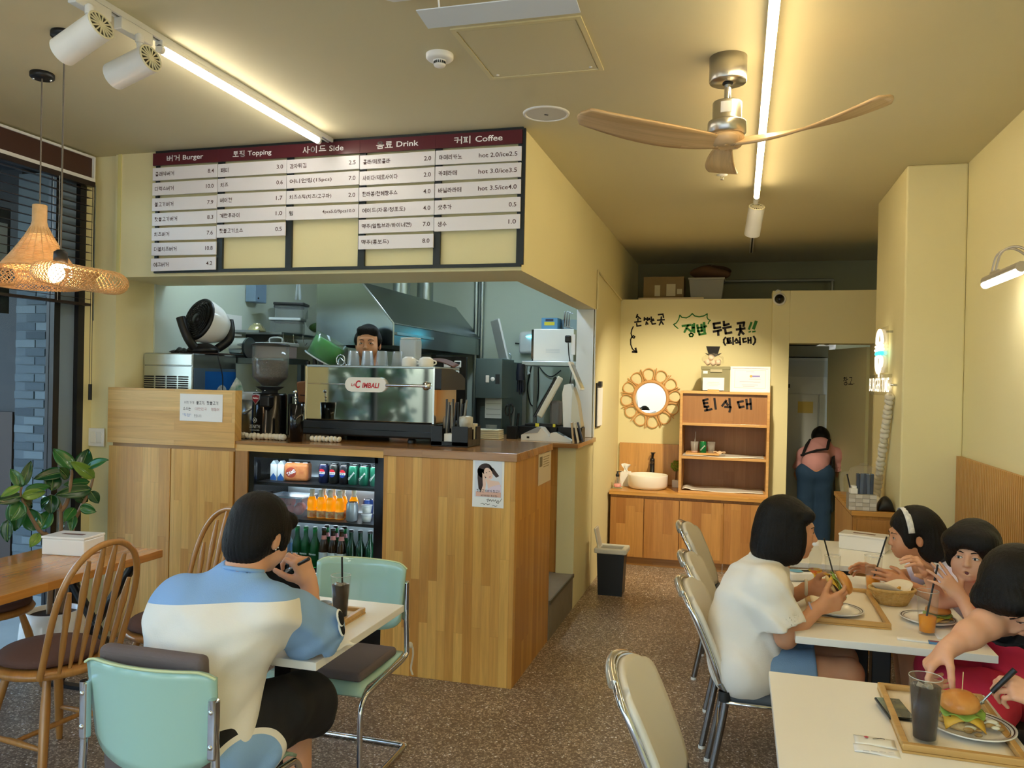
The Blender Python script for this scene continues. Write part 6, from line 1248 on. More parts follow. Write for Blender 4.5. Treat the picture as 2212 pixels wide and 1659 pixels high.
t = thing('pen_cup', 'black pen cup with scissors and markers', 'pen holder', (-1.70, 6.10, ZD)); part('cup', MB().box((-.04, -.03, 0), (.04, .03, .1)), m_black, t, bevel=.004); part('scissors', MB().tube([(-.045+.018*math.cos(k*PI/8), 0, .22+.04*math.sin(k*PI/8)) for k in range(16)], .006, 6, closed=True).tube([(-.015+.018*math.cos(k*PI/8), 0, .23+.04*math.sin(k*PI/8)) for k in range(16)], .006, 6, closed=True).cyl((-.03, 0, .19), (-.005, 0, .06), .006, n=6), m_black, t); part('marker', MB().cyl((.03, 0, .03), (.045, 0, .2), .01, n=10), m_black, t); part('knife', MB().obox((.005, .0, .16), (.016, .006, .17), rotm(0, .05, 0)), m_steel, t)
t = thing('business_cards', 'stack of cream trays with a clear card holder', 'tray stack', (-1.86, 6.0, ZD)); 
for i in range(5): part('tray', MB().box((-.1+.001*i, -.07, .002+i*.0145), (.1-.001*i, .07, .0145+i*.0145)), M('tray_cream', 'e3dcc0', .5), t, bevel=.002)
part('card_holder', MB().box((-.02, -.03, .075), (.07, -.027, .11)).box((-.02, -.03, .0745), (.07, .01, .077)), M('acrylic', 'e6eef0', .05, alpha=.35), t)
solo('paper_pile', MB().sheet(lambda u, v: (-1.93+.2*u, 5.20-.12*v, 1.283+.008+.006*math.sin(u*6)+.01*(1-v)*u), 10, 5, .004), M('paper_blueish', 'd3dbe6', .6), 'loose papers behind the caddy', 'papers', loc=(.02, -.15, 0))
for i, (x, c, a) in enumerate(((-1.185, 'c9b08a', .12), (-1.165, 'e2ddd0', .2), (-1.205, 'd9d5cc', .1), (-1.155, '39445f', .3))): t = thing('leaflet_stand', ['tan', 'white', 'pale', 'dark blue'][i]+' brochure standing at the end of the cash desk', 'brochure', (x, 5.92+.05*i, ZD)); part('cover', MB().obox((0, 0, .075), (.012, .09, .15), rotm(0, -a, .15)), M('brochure_'+c, c, .5), t); part('band', MB().obox((.007, -.0, .06), (.002, .07, .02), rotm(0, -a, .15)), M('brochure_band', '8a4a3a', .5), t)
t = thing('gum_box', 'small yellow and black box on the cash drawer', 'box', (-1.44, 6.13, ZD+.1005)); part('box', MB().box((-.08, -.02, 0), (.08, .02, .025)), m_black, t); part('label', MB().box((-.08, -.021, 0), (-.05, -.02, .025)), M('label_yellow', 'd9c93a', .5), t); part('label', MB().box((.06, -.021, 0), (.08, -.02, .025)), M('label_yellow', 'd9c93a', .5), t)
# kitchen lamp
kl = thing('kitchen_lamp', 'cool white ceiling lamp inside the kitchen', 'lamp', (-1.85, 5.75, ZC-.03)); part('housing', MB().box((-.1, -.6, 0), (.1, .6, .03)), m_white, kl); part('diffuser', MB().box((-.08, -.58, -.012), (.08, .58, 0)), M('kitchen_led', 'ffffff', .3, emit=('cfe9ff', 13)), kl)
kl_fill = dup(kl, (-3.25, 5.0, ZC-.03), 0, 'added unseen fill lamp brightening the wall above the ice machine')  # second lamp added out of view to brighten the kitchen's left wall
for c_ in kl_fill.children: c_.scale = (1, .45, 1)
struct('ceiling_kitchen_beam', MB().box((-3.8, 4.7, 2.95), (-1.3, 4.72, ZC)), m_wall)
# ------------------------------------------------------------------ window side: blind, plant, switch
bl = thing('venetian_blind', 'dark brown slatted blind hanging in the shop window', 'blind', (-3.935, 2.3, 2.1))
part('head_rail', MB().box((-.02, 0, .735), (.02, 1.88, .766)), M('slat_brown', '2a1d1a', .4), bl)
sm_ = MB().obox((0, .93, 0), (.045, 1.86, .003), rotm(0, .12, 0)).mesh('slat', M('slat_brown', '2a1d1a', .4))
for i in range(15): link('slat', sm_, bl, loc=(0, 0, .71-i*.0485))
part('bottom_bar', MB().box((-.022, 0, -.012), (.022, 1.86, .004)), M('slat_brown', '2a1d1a', .4), bl)
for y in (.3, .95, 1.6): part('ladder_cord', MB().cyl((-.022, y, 0), (-.022, y, .74), .0012, n=5).cyl((.022, y, 0), (.022, y, .74), .0012, n=5), m_white, bl)
part('pull_cord', MB().cyl((.012, 1.885, -.5), (.008, 1.88, .74), .0018, n=5).cyl((-.006, 1.885, -.5), (-.002, 1.88, .74), .0018, n=5), M('cord_dark', '3a3a40', .6), bl)
part('cord_weight', MB().cyl((.003, 1.885, -.60), (.003, 1.885, -.5), .011, n=10), m_black, bl)
part('side_channel', MB().box((.008, 1.885, -.1), (.014, 1.893, .75)), m_steel, bl)
t = thing('light_switch', 'white double light switch on the pier wall', 'light switch', (-3.928, 4.244, 1.262)); part('plate', MB().box((-.06, -.008, -.058), (.06, 0, .058)), m_white, t, bevel=.003)
for x in (-.022, .026): part('rocker', MB().box((x-.02, -.012, -.035), (x+.02, -.008, .035)), m_whitegloss, t, bevel=.002)
vn = thing('window_lettering', 'pale mirrored letter B on a dark panel in the window', 'lettering', (-4.035, 3.55, 2.35)); part('panel', MB().box((-.006, -.6, -.35), (0, .13, .25)), M('panel_smoke', '2c3036', .4), vn)
letter('B', (.002, 0, 0), vn, rot=ROT_LEFT, h=.32, w=.22, mat=M('vinyl_grey', 'b9bcc0', .6), bold=.04)
# rubber plant
pl = thing('rubber_plant', 'green rubber plant in a white pot by the window', 'plant', (-3.70, 3.70, 0))
O = Vector((-3.70, 3.70, 0))
part('pot', MB().lathe([(0, 0), (.11, 0), (.15, .05), (.175, .16), (.165, .27), (.14, .33), (.128, .33), (.13, .30), (0, .30)], n=40), m_whitegloss, pl)
part('soil', MB().lathe([(.131, .302), (0, .31)], n=24), M('soil', '2f241a', .9), pl)
m_bark = M('bark', '8a6f55', .8, bump=(60, .3))
for P in ([(-3.72, 3.69, .3), (-3.71, 3.68, .71), (-3.73, 3.62, .79), (-3.76, 3.53, .98), (-3.77, 3.54, 1.04)], [(-3.70, 3.72, .3), (-3.69, 3.73, .69), (-3.70, 3.73, .92), (-3.72, 3.68, .98)], [(-3.68, 3.74, .3), (-3.67, 3.79, .76), (-3.66, 3.83, .87), (-3.64, 3.88, .98), (-3.63, 3.90, 1.06)], [(-3.70, 3.73, .88), (-3.69, 3.77, .93), (-3.68, 3.79, 1.07), (-3.70, 3.81, 1.11)]):
    n = len(P); part('branch', MB().tube(smoothpath([Vector(p)-O for p in P], 4), [.016-.010*i/((n-1)*4) for i in range((n-1)*4+1)], 8), m_bark, pl)
leaves = [(-3.7, 3.81, 1.11, -3.78, 3.77, 1.24, .076), (-3.68, 3.85, 1.09, -3.69, 3.92, 1.23, .076), (-3.63, 3.86, 1.12, -3.53, 3.88, 1.18, .057), (-3.62, 3.89, 1.06, -3.62, 3.75, 1.16, .06), (-3.7, 3.78, 1.1, -3.78, 3.63, 1.09, .065), (-3.73, 3.7, 1.0, -3.74, 3.73, 1.12, .072), (-3.65, 3.89, 1.03, -3.71, 3.77, 1.04, .05), (-3.63, 3.88, .99, -3.68, 3.70, .99, .07), (-3.77, 3.54, 1.04, -3.75, 3.58, 1.18, .045), (-3.77, 3.54, 1.04, -3.80, 3.50, 1.14, .05), (-3.76, 3.55, 1.01, -3.71, 3.68, 1.05, .05), (-3.75, 3.52, .99, -3.69, 3.63, 1.01, .05), (-3.76, 3.52, 1.04, -3.79, 3.43, 1.01, .045), (-3.76, 3.53, .99, -3.80, 3.40, .98, .055), (-3.77, 3.53, .97, -3.79, 3.50, .80, .09), (-3.78, 3.54, .97, -3.8, 3.67, .91, .069), (-3.75, 3.64, .79, -3.82, 3.60, .91, .085), (-3.73, 3.63, .79, -3.72, 3.68, .90, .076), (-3.71, 3.68, .98, -3.69, 3.66, .88, .076), (-3.63, 3.88, .98, -3.59, 3.90, .91, .05), (-3.64, 3.82, .9, -3.56, 3.84, .87, .05), (-3.66, 3.79, .89, -3.62, 3.69, .85, .05), (-3.67, 3.8, .85, -3.65, 3.76, .77, .045), (-3.77, 3.46, .87, -3.76, 3.43, .76, .06), (-3.73, 3.62, .77, -3.71, 3.55, .72, .045), (-3.7, 3.77, .81, -3.76, 3.77, .76, .036), (-3.67, 3.8, .98, -3.63, 3.87, .92, .057),
  (-3.69, 3.77, 1.07, -3.66, 3.70, 1.13, .055), (-3.77, 3.54, .95, -3.73, 3.45, .88, .07), (-3.73, 3.64, .93, -3.66, 3.60, .97, .06)]
m_leaf = [M('leaf_dark', '1d4a26', .25, coat=.4), M('leaf_mid', '2f6a30', .25, coat=.4), M('leaf_light', '6b8f34', .3, coat=.3)]
_rg = random.Random(6)
for i, (x0, y0, z0, x1, y1, z1, w) in enumerate(leaves):
    a = Vector((x0, y0, z0))-O; b = Vector((x1, y1, z1))-O; d = b-a
    side = d.cross(Vector((.55, -.6, .35))).normalized(); nn = side.cross(d).normalized(); tw = _rg.uniform(-.5, .5); side = (Matrix.Rotation(tw, 3, d.normalized()) @ side)
    nn = side.cross(d).normalized()
    f = lambda u, v: a+d*v+side*(2*u-1)*w*.62*math.sin(PI*min(1, v**.8))**.75+nn*(abs(2*u-1)*w*.16-.035*v*v*d.length/.14+.0)
    part('leaf', MB().sheet(f, 6, 10, .0012), m_leaf[2 if i in (3, 11, 12, 24) else (0 if _rg.random() < .6 else 1)], pl)
    part('midrib', MB().tube([f(.5, v)+nn*.0008 for v in (0, .2, .4, .6, .8, .95)], [.003, .0025, .002, .0016, .0012, .0008], 5), M('midrib', '6f8f4a', .5), pl)

# ------------------------------------------------------------------ right wall
wn = thing('slat_wainscot', 'honey wood slat panelling on the right wall', 'wall panelling', (1.304, 4.0, 0))
part('backing', MB().box((-.008, 0, .40), (0, 1.425, 1.272)), wood('slat_gap_shade', '5d3f1c', '533716', 'z', .2, 2., seed=31.), wn)  # backing coloured darker, putting shade into the gaps between the slats
slm = MB().box((-.034, 0, .40), (-.008, .0165, 1.28)).mesh('slat', wood('slat_wood', 'd2a05a', 'c18e48', 'z', .3, 3., seed=32.))
for i in range(48): link('slat', slm, wn, loc=(0, .004+i*.0297, 0))
wl = thing('wall_lamp', 'grey picture lamp with a lit tube on the right wall', 'lamp', (1.303, 4.28, 2.2)); m_lg = M('lamp_grey', 'b9b2a6', .35, metal=.5)
part('wall_plate', MB().box((-.018, -.2, -.05), (0, -.06, .06)), m_lg, wl, bevel=.004)
for dy in (-.04, .02): part('arm', MB().tube(smoothpath([(-.02, -.12, .03), (-.04, -.1+dy, .09), (-.09, -.05+dy, .14), (-.14, .0+dy, .12), (-.155, .03+dy, .03)], 6), .006, 8), m_lg, wl)
part('shade', MB().tube([(-.15, .16, .012), (-.15, -.36, .012)], .024, 12), m_lg, wl, bevel=0); part('holder', MB().tube([(-.15, .06, .035), (-.15, -.03, .035)], .012, 8), m_lg, wl)
part('tube', MB().tube([(-.155, .15, -.006), (-.155, -.35, -.006)], .019, 12), M('tube_white', 'ffffff', .3, emit=('fff6ea', 16)), wl)
# neon sign on the column side
sg = thing('neon_sign', 'white neon burger and cup sign reading BURGER TIME on the column', 'sign', (.963, 5.97, 1.90)); m_neon = M('neon_white', 'ffffff', .4, emit=('fff2d8', .7)); m_ncy = M('neon_cyan', '49e3f0', .4, emit=('2fd6ea', 1.4))
acr = M('acrylic_back', 'e9e2c8', .1, alpha=.3)
part('acrylic', MB().box((-.04, -.27, -.12), (-.035, .2, .185)), acr, sg); part('acrylic', MB().box((-.04, -.42, -.27), (-.035, .44, -.13)), acr, sg)
for y, z in ((-.2, .15), (.15, .15), (-.38, -.2), (.4, -.2)): part('standoff', MB().cyl((-.04, y, z), (0, y, z), .008, n=10), m_chrome, sg)
def neon(pts, m, r=.011): return part('neon_tube', MB().tube(smoothpath([(-.05, -a, b) for a, b in pts], 5), r, 8), m, sg)
neon([(-.1, .085), (-.085, .13), (-.03, .165), (.03, .165), (.085, .13), (.1, .085), (-.1, .085)], m_neon); neon([(-.13, .062), (.13, .062)], m_neon); neon([(-.15, .038), (.15, .038)], m_neon)
neon([(-.11, .012), (-.07, .018), (-.04, .008), (0, .018), (.04, .008), (.07, .018), (.11, .012)], m_ncy, .013); neon([(-.115, -.012), (-.105, -.07), (-.06, -.112), (.0, -.115), (.04, -.08), (.055, -.012), (-.115, -.012)], m_neon); neon([(.055, -.02), (.1, -.02), (.11, -.05), (.08, -.075), (.045, -.07)], m_neon)
letter('BURGER TIME', (-.05, 0, -.2), sg, rot=ROT_LEFT, h=.095, w=.8, mat=m_neon, bold=.012)
part('plug_wire', MB().tube([(-.05, 0, -.115), (-.05, 0, -.15)], .006, 6), m_neon, sg)
garland('cream knotted rope garland hanging down the column below the sign', [(.935, 5.66, 1.64), (.93, 5.78, 1.40), (.925, 5.89, 1.18), (.92, 5.97, 1.0), (.90, 5.93, .945), (.885, 5.75, .935), (.90, 5.62, .935)], .031, .036)
# side cabinet with straws
sc = thing('side_cabinet', 'small wooden cabinet beside the column holding the straw basket', 'cabinet', (.70, 5.50, 0)); part('body', MB().box((.015, .01, 0), (.262, .96, .872)), w_oak, sc); part('top', MB().box((0, -.01, .872), (.263, .97, .902)), w_oakh, sc, bevel=.002); part('door', MB().box((.035, -.006, .04), (.258, .01, .85)), wood('cab_door', 'c58f4c', 'ad7638', 'z', .2, 2., seed=34.), sc, bevel=.002); part('side_panel', MB().box((.008, .02, .02), (.015, .95, .86)), wood('cab_side', 'cd9a58', 'b8834a', 'z', .2, 2., seed=35.), sc)
ZS = .9025
bk = thing('straw_basket', 'grey woven basket full of wrapped black straws', 'basket', (.765, 5.57, ZS), .04); m_weave = M('weave_grey', 'b9b5ac', .6); m_weave2 = M('weave_white', 'cfccc4', .6)
part('box', MB().box((-.08, -.055, .0), (.08, .055, .1)), M('basket_inner', '9c988e', .7), bk)
for r in range(4):
    for c in range(4):
        part('weave_strip', MB().box((-.082+c*.041, -.0605-(.002 if (r+c) % 2 else 0), .002+r*.025), (-.042+c*.041, -.055, .025+r*.025)), m_weave if (r+c) % 2 else m_weave2, bk)
_rg = random.Random(9)
for i in range(5): o = part('straw_pack', MB().obox((-.02+.02*i, .0, .13), (.021, .03, .2), rotm(_rg.uniform(-.05, .05), _rg.uniform(-.06, .06), 0)), M('straw_wrap'+str(i % 2), ['3f4a5c', '59667a'][i % 2], .25), bk, bevel=.004)
part('straw', MB().cyl((-.05, 0, .06), (-.085, .01, .22), .0045, n=8), m_black, bk); part('white_packs', MB().box((-.07, -.03, .1), (-.025, .03, .135)), m_white, bk, bevel=.004); part('white_packs', MB().box((-.06, -.02, .135), (-.03, .03, .15)), m_white, bk, bevel=.004)
solo('dark_pouch', MB().sheet(lambda u, v: (.86+.1*u, 5.53+.12*v, ZS+.005+.085*math.sin(u*PI)**.5*math.sin(v*PI)**.5), 10, 10, .003), m_black, 'dark pouch beside the straw basket', 'pouch')
# bench along the wall
bn = thing('long_bench', 'low dark bench along the slatted right wall', 'bench', (1.12, 3.7, 0)); part('seat', MB().box((-.15, -1.75, .40), (.155, 1.72, .45)), M('bench_dark', '3a3330', .7), bn, bevel=.015); part('front_board', MB().box((-.12, -1.75, 0), (-.09, 1.72, .40)), w_oak, bn)
for y in (-1.6, 0, 1.6): part('support', MB().box((-.09, y-.02, 0), (.15, y+.02, .40)), w_oak, bn)

# ------------------------------------------------------------------ things on the tables
w_tray = wood('tray_bamboo', 'd3aa68', 'c39855', 'x', .2, 2., seed=36.)
def tray(label, loc, w, d, rz=0., liner=True):
    t = thing('serving_tray', label, 'tray', loc, rz, 'bamboo serving trays'); part('base', MB().box((-w/2, -d/2, 0), (w/2, d/2, .006)), w_tray, t)
    e = .018
    for a, b in (((-w/2, -d/2, .006), (w/2, -d/2+e, .024)), ((-w/2, d/2-e, .006), (w/2, d/2, .024)), ((-w/2, -d/2+e, .006), (-w/2+e, d/2-e, .024)), ((w/2-e, -d/2+e, .006), (w/2, d/2-e, .024))): part('rim', MB().box(a, b), w_tray, t, bevel=.003)
    if liner: part('paper_liner', MB().sheet(lambda u, v: (-w/2+e+(w-2*e)*u, -d/2+e+(d-2*e)*v, .0085+.0015*math.sin(u*11+v*5)), 12, 12, .0008), M('liner_paper', 'e8ddcb', .7), t)
    return t
tray('bamboo tray in front of the woman in white', (.445, 3.70, .7405), .29, .56, .0); tray('bamboo tray at the camera-side table holding a burger plate', (.575, 2.505, .7405), .29, .455, -.02)
tray('bamboo tray before the man in the blue and white shirt', (-1.545, 2.75, .7405), .27, .38, 0); 
def plate(label, loc, r=.105):
    t = thing('plate', label, 'plate', loc, 0, 'white plates with dark rim lines'); part('dish', MB().lathe([(0, .004), (r*.6, .004), (r*.68, .008), (r*.97, .018), (r, .02), (r, .016), (r*.7, .003), (r*.6, 0), (0, 0)], n=48), m_whitegloss, t)
    for q, w in ((.93, .0016), (.85, .0009)): part('rim_line', MB().lathe([(r*q-w, .0092+(q-.68)/.29*.0101), (r*q+w, .0092+(q-.68)/.29*.0101+w*.6)], n=48), M('line_dark', '3a2a28', .4), t)
    return t
plate('white plate with a dark rim line under the held burger', (.405, 3.575, .7495), .108); plate('white plate with a dark rim line holding a half-eaten burger', (.628, 2.47, .7495), .112); plate('white plate with a flat burger beside the near juice glass', (.755, 3.60, .7405), .105)
m_pint = M('glass_tumbler', 'f4f6f4', .03, alpha=.22)
def glass(label, loc, liquid=None, level=.1, h=.165, r0=.029, r1=.039, straw=None, ice=False):
    t = thing('drinking_glass', label, 'glass', loc, 0, 'tall glasses with straws'); part('glass', MB().lathe([(0, 0), (r0, 0), (r0+.001, .004), (r1, h), (r1-.0018, h), (r0-.002, .009), (0, .009)], n=32), m_pint, t)
    rim = part('rim', MB().tube([((r1-.001)*math.cos(k*PI/16), (r1-.001)*math.sin(k*PI/16), h) for k in range(32)], .0013, 5, closed=True), M('glass_rim', 'e8ece8', .05, alpha=.6), t)
    if liquid: q = r0-.003+(r1-r0)*level/h; part('drink', MB().lathe([(0, .0095), (r0-.0035, .0095), (q, level), (0, level)], n=32), liquid, t)
    if ice:
        for i, (x, y) in enumerate(((.008, .006), (-.012, -.004), (.004, -.014))): part('ice_cube', MB().obox((x, y, level+.001), (.018, .018, .014), rotm(.3*i, .4, i)), M('ice', 'd8cbb4', .08, alpha=.6), t, bevel=.003)
    if straw: part('straw', MB().cyl(straw[0], straw[1], .0037, n=10), m_black, t)
    return t
m_cola = M('cola', '150805', .3, spec=.2, var=(20, '2a1209', .2)); m_orange = M('juice_orange', 'f29b00', .4, spec=.2)
glass('tall glass of cola with a black straw on the man’s table', (-1.462, 2.825, .7495), m_cola, .128, straw=((.01, 0, .015), (.002, .002, .235)), ice=True)
glass('tall glass of cola with ice on the camera-side table', (.492, 2.355, .7495), m_cola, .145, .17, .031, .042, ice=True)
glass('glass of orange juice with a black straw next to the red-shirted child', (.715, 3.42, .7405), m_orange, .068, .165, .03, .04, straw=((-.012, 0, .012), (.035, .015, .265)))
glass('glass of orange juice the girl with the hairband drinks from', (.615, 4.045, .7405), m_orange, .068, .165, .03, .04, straw=((-.012, -.005, .012), (.055, .01, .255)))
glass('empty frosted glass with a black straw behind the woman’s hands', (.455, 4.20, .7405), None, 0, .12, .03, .038, straw=((.012, 0, .008), (-.04, .01, .2)))
t = thing('condiment_cup', 'small steel sauce cup on the man’s tray', 'sauce cup', (-1.545, 2.845, .7495)); part('cup', MB().lathe([(0, 0), (.03, 0), (.034, .045), (.032, .045), (.028, .003), (0, .003)], n=28), m_steel, t); part('rim', MB().tube([(.033*math.cos(k*PI/14), .033*math.sin(k*PI/14), .045) for k in range(28)], .0016, 5, closed=True), m_steel, t)
solo('napkin', MB().sheet(lambda u, v: (-1.44+.13*u+.03*v, 2.50+.1*v, .7425+.022*math.sin(u*PI)*math.sin(v*PI)**.5+.004*math.sin(u*16+v*9)), 14, 10, .0015), m_paper, 'crumpled white napkin at the table edge before the man', 'napkin')
t = thing('wipe_sachet', 'white printed sachet on the man’s tray', 'sachet', (-1.50, 2.70, .7508), .6); part('packet', MB().box((-.05, -.03, 0), (.05, .03, .002)), m_paper, t); part('print', MB().tube([(.015*math.cos(k*PI/6), .012*math.sin(k*PI/6), .0022) for k in range(7)], .0015, 4), m_ink, t)
t = thing('wipe_sachet', 'clear and white wet-wipe sachet with a smiling face print', 'sachet', (.365, 2.30, .7405), -.05); part('packet', MB().sheet(lambda u, v: (-.05+.1*u, -.005+.055*v, .003+.004*math.sin(u*PI)*math.sin(v*PI)), 8, 6, .002), M('film_white', 'ecebe4', .2), t); part('backing', MB().sheet(lambda u, v: (-.055+.11*u, -.055+.05*v, .0015+.002*math.sin(u*5)), 8, 4, .001), m_paper, t)
part('cheek', MB().lathe([(.006, 0), (0, .0006)], (-.02, .03, .009), 12), M('print_cheek', 'b8465a', .6), t); part('smile', MB().tube(smoothpath([(-.005, .022, .0095), (.005, .026, .0095), (.015, .034, .009), (.025, .032, .0085)]), .0009, 4), m_ink, t)
for i in range(4): part('text_line', MB().box((-.035+.02*i, -.05+.004*i, .0042), (-.02+.02*i, -.047+.004*i, .0046)), M('print_faint', 'c3c3c6', .8), t)
t = thing('smartphone', 'dark smartphone lying on the camera-side tray', 'phone', (.452, 2.545, .7500), .12); part('body', MB().box((-.036, -.075, 0), (.036, .075, .009)), m_blackgloss, t, bevel=.008, seg=3); part('screen', MB().box((-.032, -.07, .0088), (.032, .07, .0096)), M('phone_screen', '6a6a58', .08, var=(14, '2c3348', .2)), t)
# burgers
m_bun = M('bun', 'c9803a', .35, var=(14, 'dba052', .25), bump=(60, .1)); m_crumb = M('bun_crumb', 'e4c58c', .7, bump=(120, .4)); m_patty = M('patty', '4a2f1d', .6, bump=(90, .6)); m_chs = M('cheese', 'e7b640', .4); m_let = M('lettuce', '8fae4a', .45); m_onion = M('onion', 'e4e0c8', .3); m_mush = M('sauce_tan', 'b99a62', .35, var=(40, '8f6f3c', .2))
def burger(label, loc, eaten=False, flat=1., rz=0.):
    t = thing('burger', label, 'burger', loc, rz); n = 28; ang = 2*PI if not eaten else PI*1.25
    part('bottom_bun', MB().lathe([(0, 0), (.046, 0), (.05, .006), (.049, .016), (0, .018)], n=n), m_crumb, t); part('patty', MB().lathe([(0, .018), (.046, .018), (.05, .025), (.048, .034), (0, .036)], n=n, ang=ang), m_patty, t)
    part('cheese', MB().sheet(lambda u, v: (-.05+.1*u, -.05+.1*v, .04-.022*max(0, math.hypot(u-.5, v-.5)-.42)**1*6), 10, 10, .002), m_chs, t)
    _q = random.Random(12)
    part('lettuce', MB().sheet(lambda u, v: ((.03+.028*v)*math.cos(u*2*PI), (.03+.028*v)*math.sin(u*2*PI), .045+.006*math.sin(u*40)*v-.008*v*v), 60, 5, .001), m_let, t)
    part('onion', MB().lathe([(.022, .046), (.034, .046), (.034, .051), (.022, .051), (.022, .046)], (.004, -.006, 0), 24), m_onion, t)
    part('top_bun', MB().lathe([(0, .052), (.046, .052), (.051, .06), (.048, .075), (.036, .088), (.018, .095), (0, .097)], n=n, R=rotm(.12, -.1, 0) if eaten else None), m_bun, t)
    if eaten:
        for i in range(26): a = _q.uniform(0, 2*PI); q = _q.uniform(.03, .07); part('mushroom', MB().sphere((q*math.cos(a)+.02, q*math.sin(a)-.025, .012+_q.uniform(0, .03)*(1-q/.08)), _q.uniform(.006, .012), 8, sc=(1.4, .8, .6)), m_mush if i % 3 else m_onion, t)
        part('cocktail_stick', MB().cyl((.0, .0, .07), (.004, .006, .145), .0013, n=6), M('stick_wood', 'd8bf8a', .6), t)
    return t
burger('half-eaten open burger with mushrooms on the near plate', (.61, 2.485, .7545), True)
b2 = burger('flat battered burger on the plate beside the juice glass', (.795, 3.62, .7455), rz=.5); b2.scale = (.95, .95, .6)
t = thing('fry_basket', 'oval bamboo basket lined with paper', 'basket', (.662, 3.845, .7405), .15); m_bam = M('bamboo_weave', 'd9b878', .6, var=(60, 'c79f58', .2))
bs = MB()
for k in range(9): f = k/8; bs.tube([((.062+.028*f)*math.cos(q*PI/18), (.045+.02*f)*math.sin(q*PI/18), .004+.058*f) for q in range(36)], .0042, 6, closed=True)
part('woven_wall', bs, m_bam, t); part('base', MB().lathe([(.06, .003), (0, .002)], n=28), m_bam, t); part('rim', MB().tube([(.094*math.cos(q*PI/18), .067*math.sin(q*PI/18), .066) for q in range(36)], .006, 8, closed=True), m_bam, t)
for k in range(24): a = k*PI/12; part('stake', MB().tube([(.063*math.cos(a), .046*math.sin(a), .003), (.096*math.cos(a+.1), .069*math.sin(a+.1), .064)], .0022, 4), m_bam, t)
part('paper', MB().sheet(lambda u, v: ((.03+.055*v+.01*math.sin(u*25))*math.cos(u*2*PI), (.02+.04*v)*math.sin(u*2*PI), .03+.05*v+.018*math.sin(u*12.5)*v), 40, 5, .0006), M('greaseproof', 'efe2c8', .5), t)
for i in range(6): part('fry', MB().obox((-.03+.012*i, .01*(i % 3-1), .05), (.008, .05, .008), rotm(.3*i, .2, i)), M('fry_gold', 'd9a545', .6), t)
t = thing('water_bottle', 'clear drink bottle with a white cap and yellow label', 'bottle', (.375, 4.17, .7405)); part('bottle', MB().lathe([(0, .001), (.03, .002), (.031, .01), (.031, .07), (.027, .085), (.031, .1), (.03, .12), (.024, .145), (.013, .165), (.013, .172), (0, .172)], n=28), M('bottle_clear', 'eef0e4', .05, alpha=.3), t); part('cap', MB().lathe([(.0165, .17), (.0165, .19), (0, .191)], n=20), m_white, t); part('drink', MB().lathe([(0, .003), (.0285, .003), (.0295, .045), (0, .045)], n=24), M('drink_yellow', 'e8cf3c', .3), t); part('label', MB().lathe([(.0315, .012), (.0315, .055)], n=24), M('label_yellow2', 'e6c62e', .45, var=(40, 'd0682c', .1)), t)
t = thing('wipes_pack', 'blue and white pack of wet wipes behind the woman’s arm', 'wipes', (.30, 4.16, .7405), .4); part('pack', MB().box((-.07, -.045, 0), (.07, .045, .045)), m_white, t, bevel=.018, seg=3); part('blue_print', MB().lathe([(.035, .0455), (0, .047)], (-.02, -.005, 0), 20), M('print_sky', '6fb5dc', .5), t); part('label', MB().box((.01, -.03, .045), (.065, .0, .0465)), m_ink, t)
solo('napkin', MB().sheet(lambda u, v: (.565+.07*u, 3.92+.1*v, .743+.004*math.sin(u*PI)), 6, 6, .002), m_paper, 'folded white napkin behind the bamboo basket', 'napkin'); solo('napkin', MB().sheet(lambda u, v: (.74+.1*u, 3.36+.09*v, .743+.015*math.sin(u*PI)*v), 8, 6, .0015), m_paper, 'crumpled white napkin beside the near juice glass', 'napkin')
t = thing('pencil_case', 'slim blue and white cutlery sleeve on the table edge', 'cutlery sleeve', (.675, 3.30, .7405), -.1); part('paper', MB().box((-.085, -.012, 0), (.02, .012, .006)), m_paper, t, bevel=.002); part('printed_end', MB().box((.02, -.014, 0), (.11, .014, .008)), M('sleeve_blue', '5a86b4', .5), t, bevel=.002); part('red_stripe', MB().box((.025, -.006, .008), (.11, .004, .009)), M('sleeve_red', 'a04a5c', .5), t)
solo('knife', MB().box((.345, 3.445, .752), (.52, 3.455, .756)), m_black, 'black knife laid along the tray edge', 'knife'); 
def fork(label, a, b, m, r=.006):
    A = Vector(a); t = thing('fork', label, 'fork', a); d = Vector(b)-A; n = d.normalized(); part('handle', MB().tube([(0, 0, 0), d*.55], [r*1.1, r*.9], 8), m_black, t); part('neck', MB().tube([d*.55, d*.78], [.0028, .003], 6), m_steel, t); s = n.orthogonal().normalized(); tn = MB().tube([d*.78-s*.004, d*.82+s*.0], .005, 6)
    for k in (-1.5, -.5, .5, 1.5): tn.tube([d*.8+s*k*.003, d*.88+s*k*.005, d+s*k*.0048], .0014, 5)
    part('tines', tn, m_steel, t); return t
t = thing('plastic_bag', 'crumpled grey plastic bag on the seat of a white chair', 'bag', (.08, 4.05, .471)); _rg = random.Random(14)
part('bag', MB().sheet(lambda u, v: ((.13*math.sin(v*PI)**.55*(1+.12*math.sin(u*19)+.08*math.sin(u*37+v*11)))*math.cos(u*2*PI), (.15*math.sin(v*PI)**.55*(1+.12*math.sin(u*23+2)))*math.sin(u*2*PI), .0+.30*v+.02*math.sin(u*15+v*8)), 48, 16), M('bag_grey', '8d8782', .25, var=(14, '5f5a56', .25), bump=(25, .8)), t); part('tag', MB().box((-.14, -.09, .31), (-.138, -.05, .35)), M('tag_grey', 'b5b5b8', .6), t)
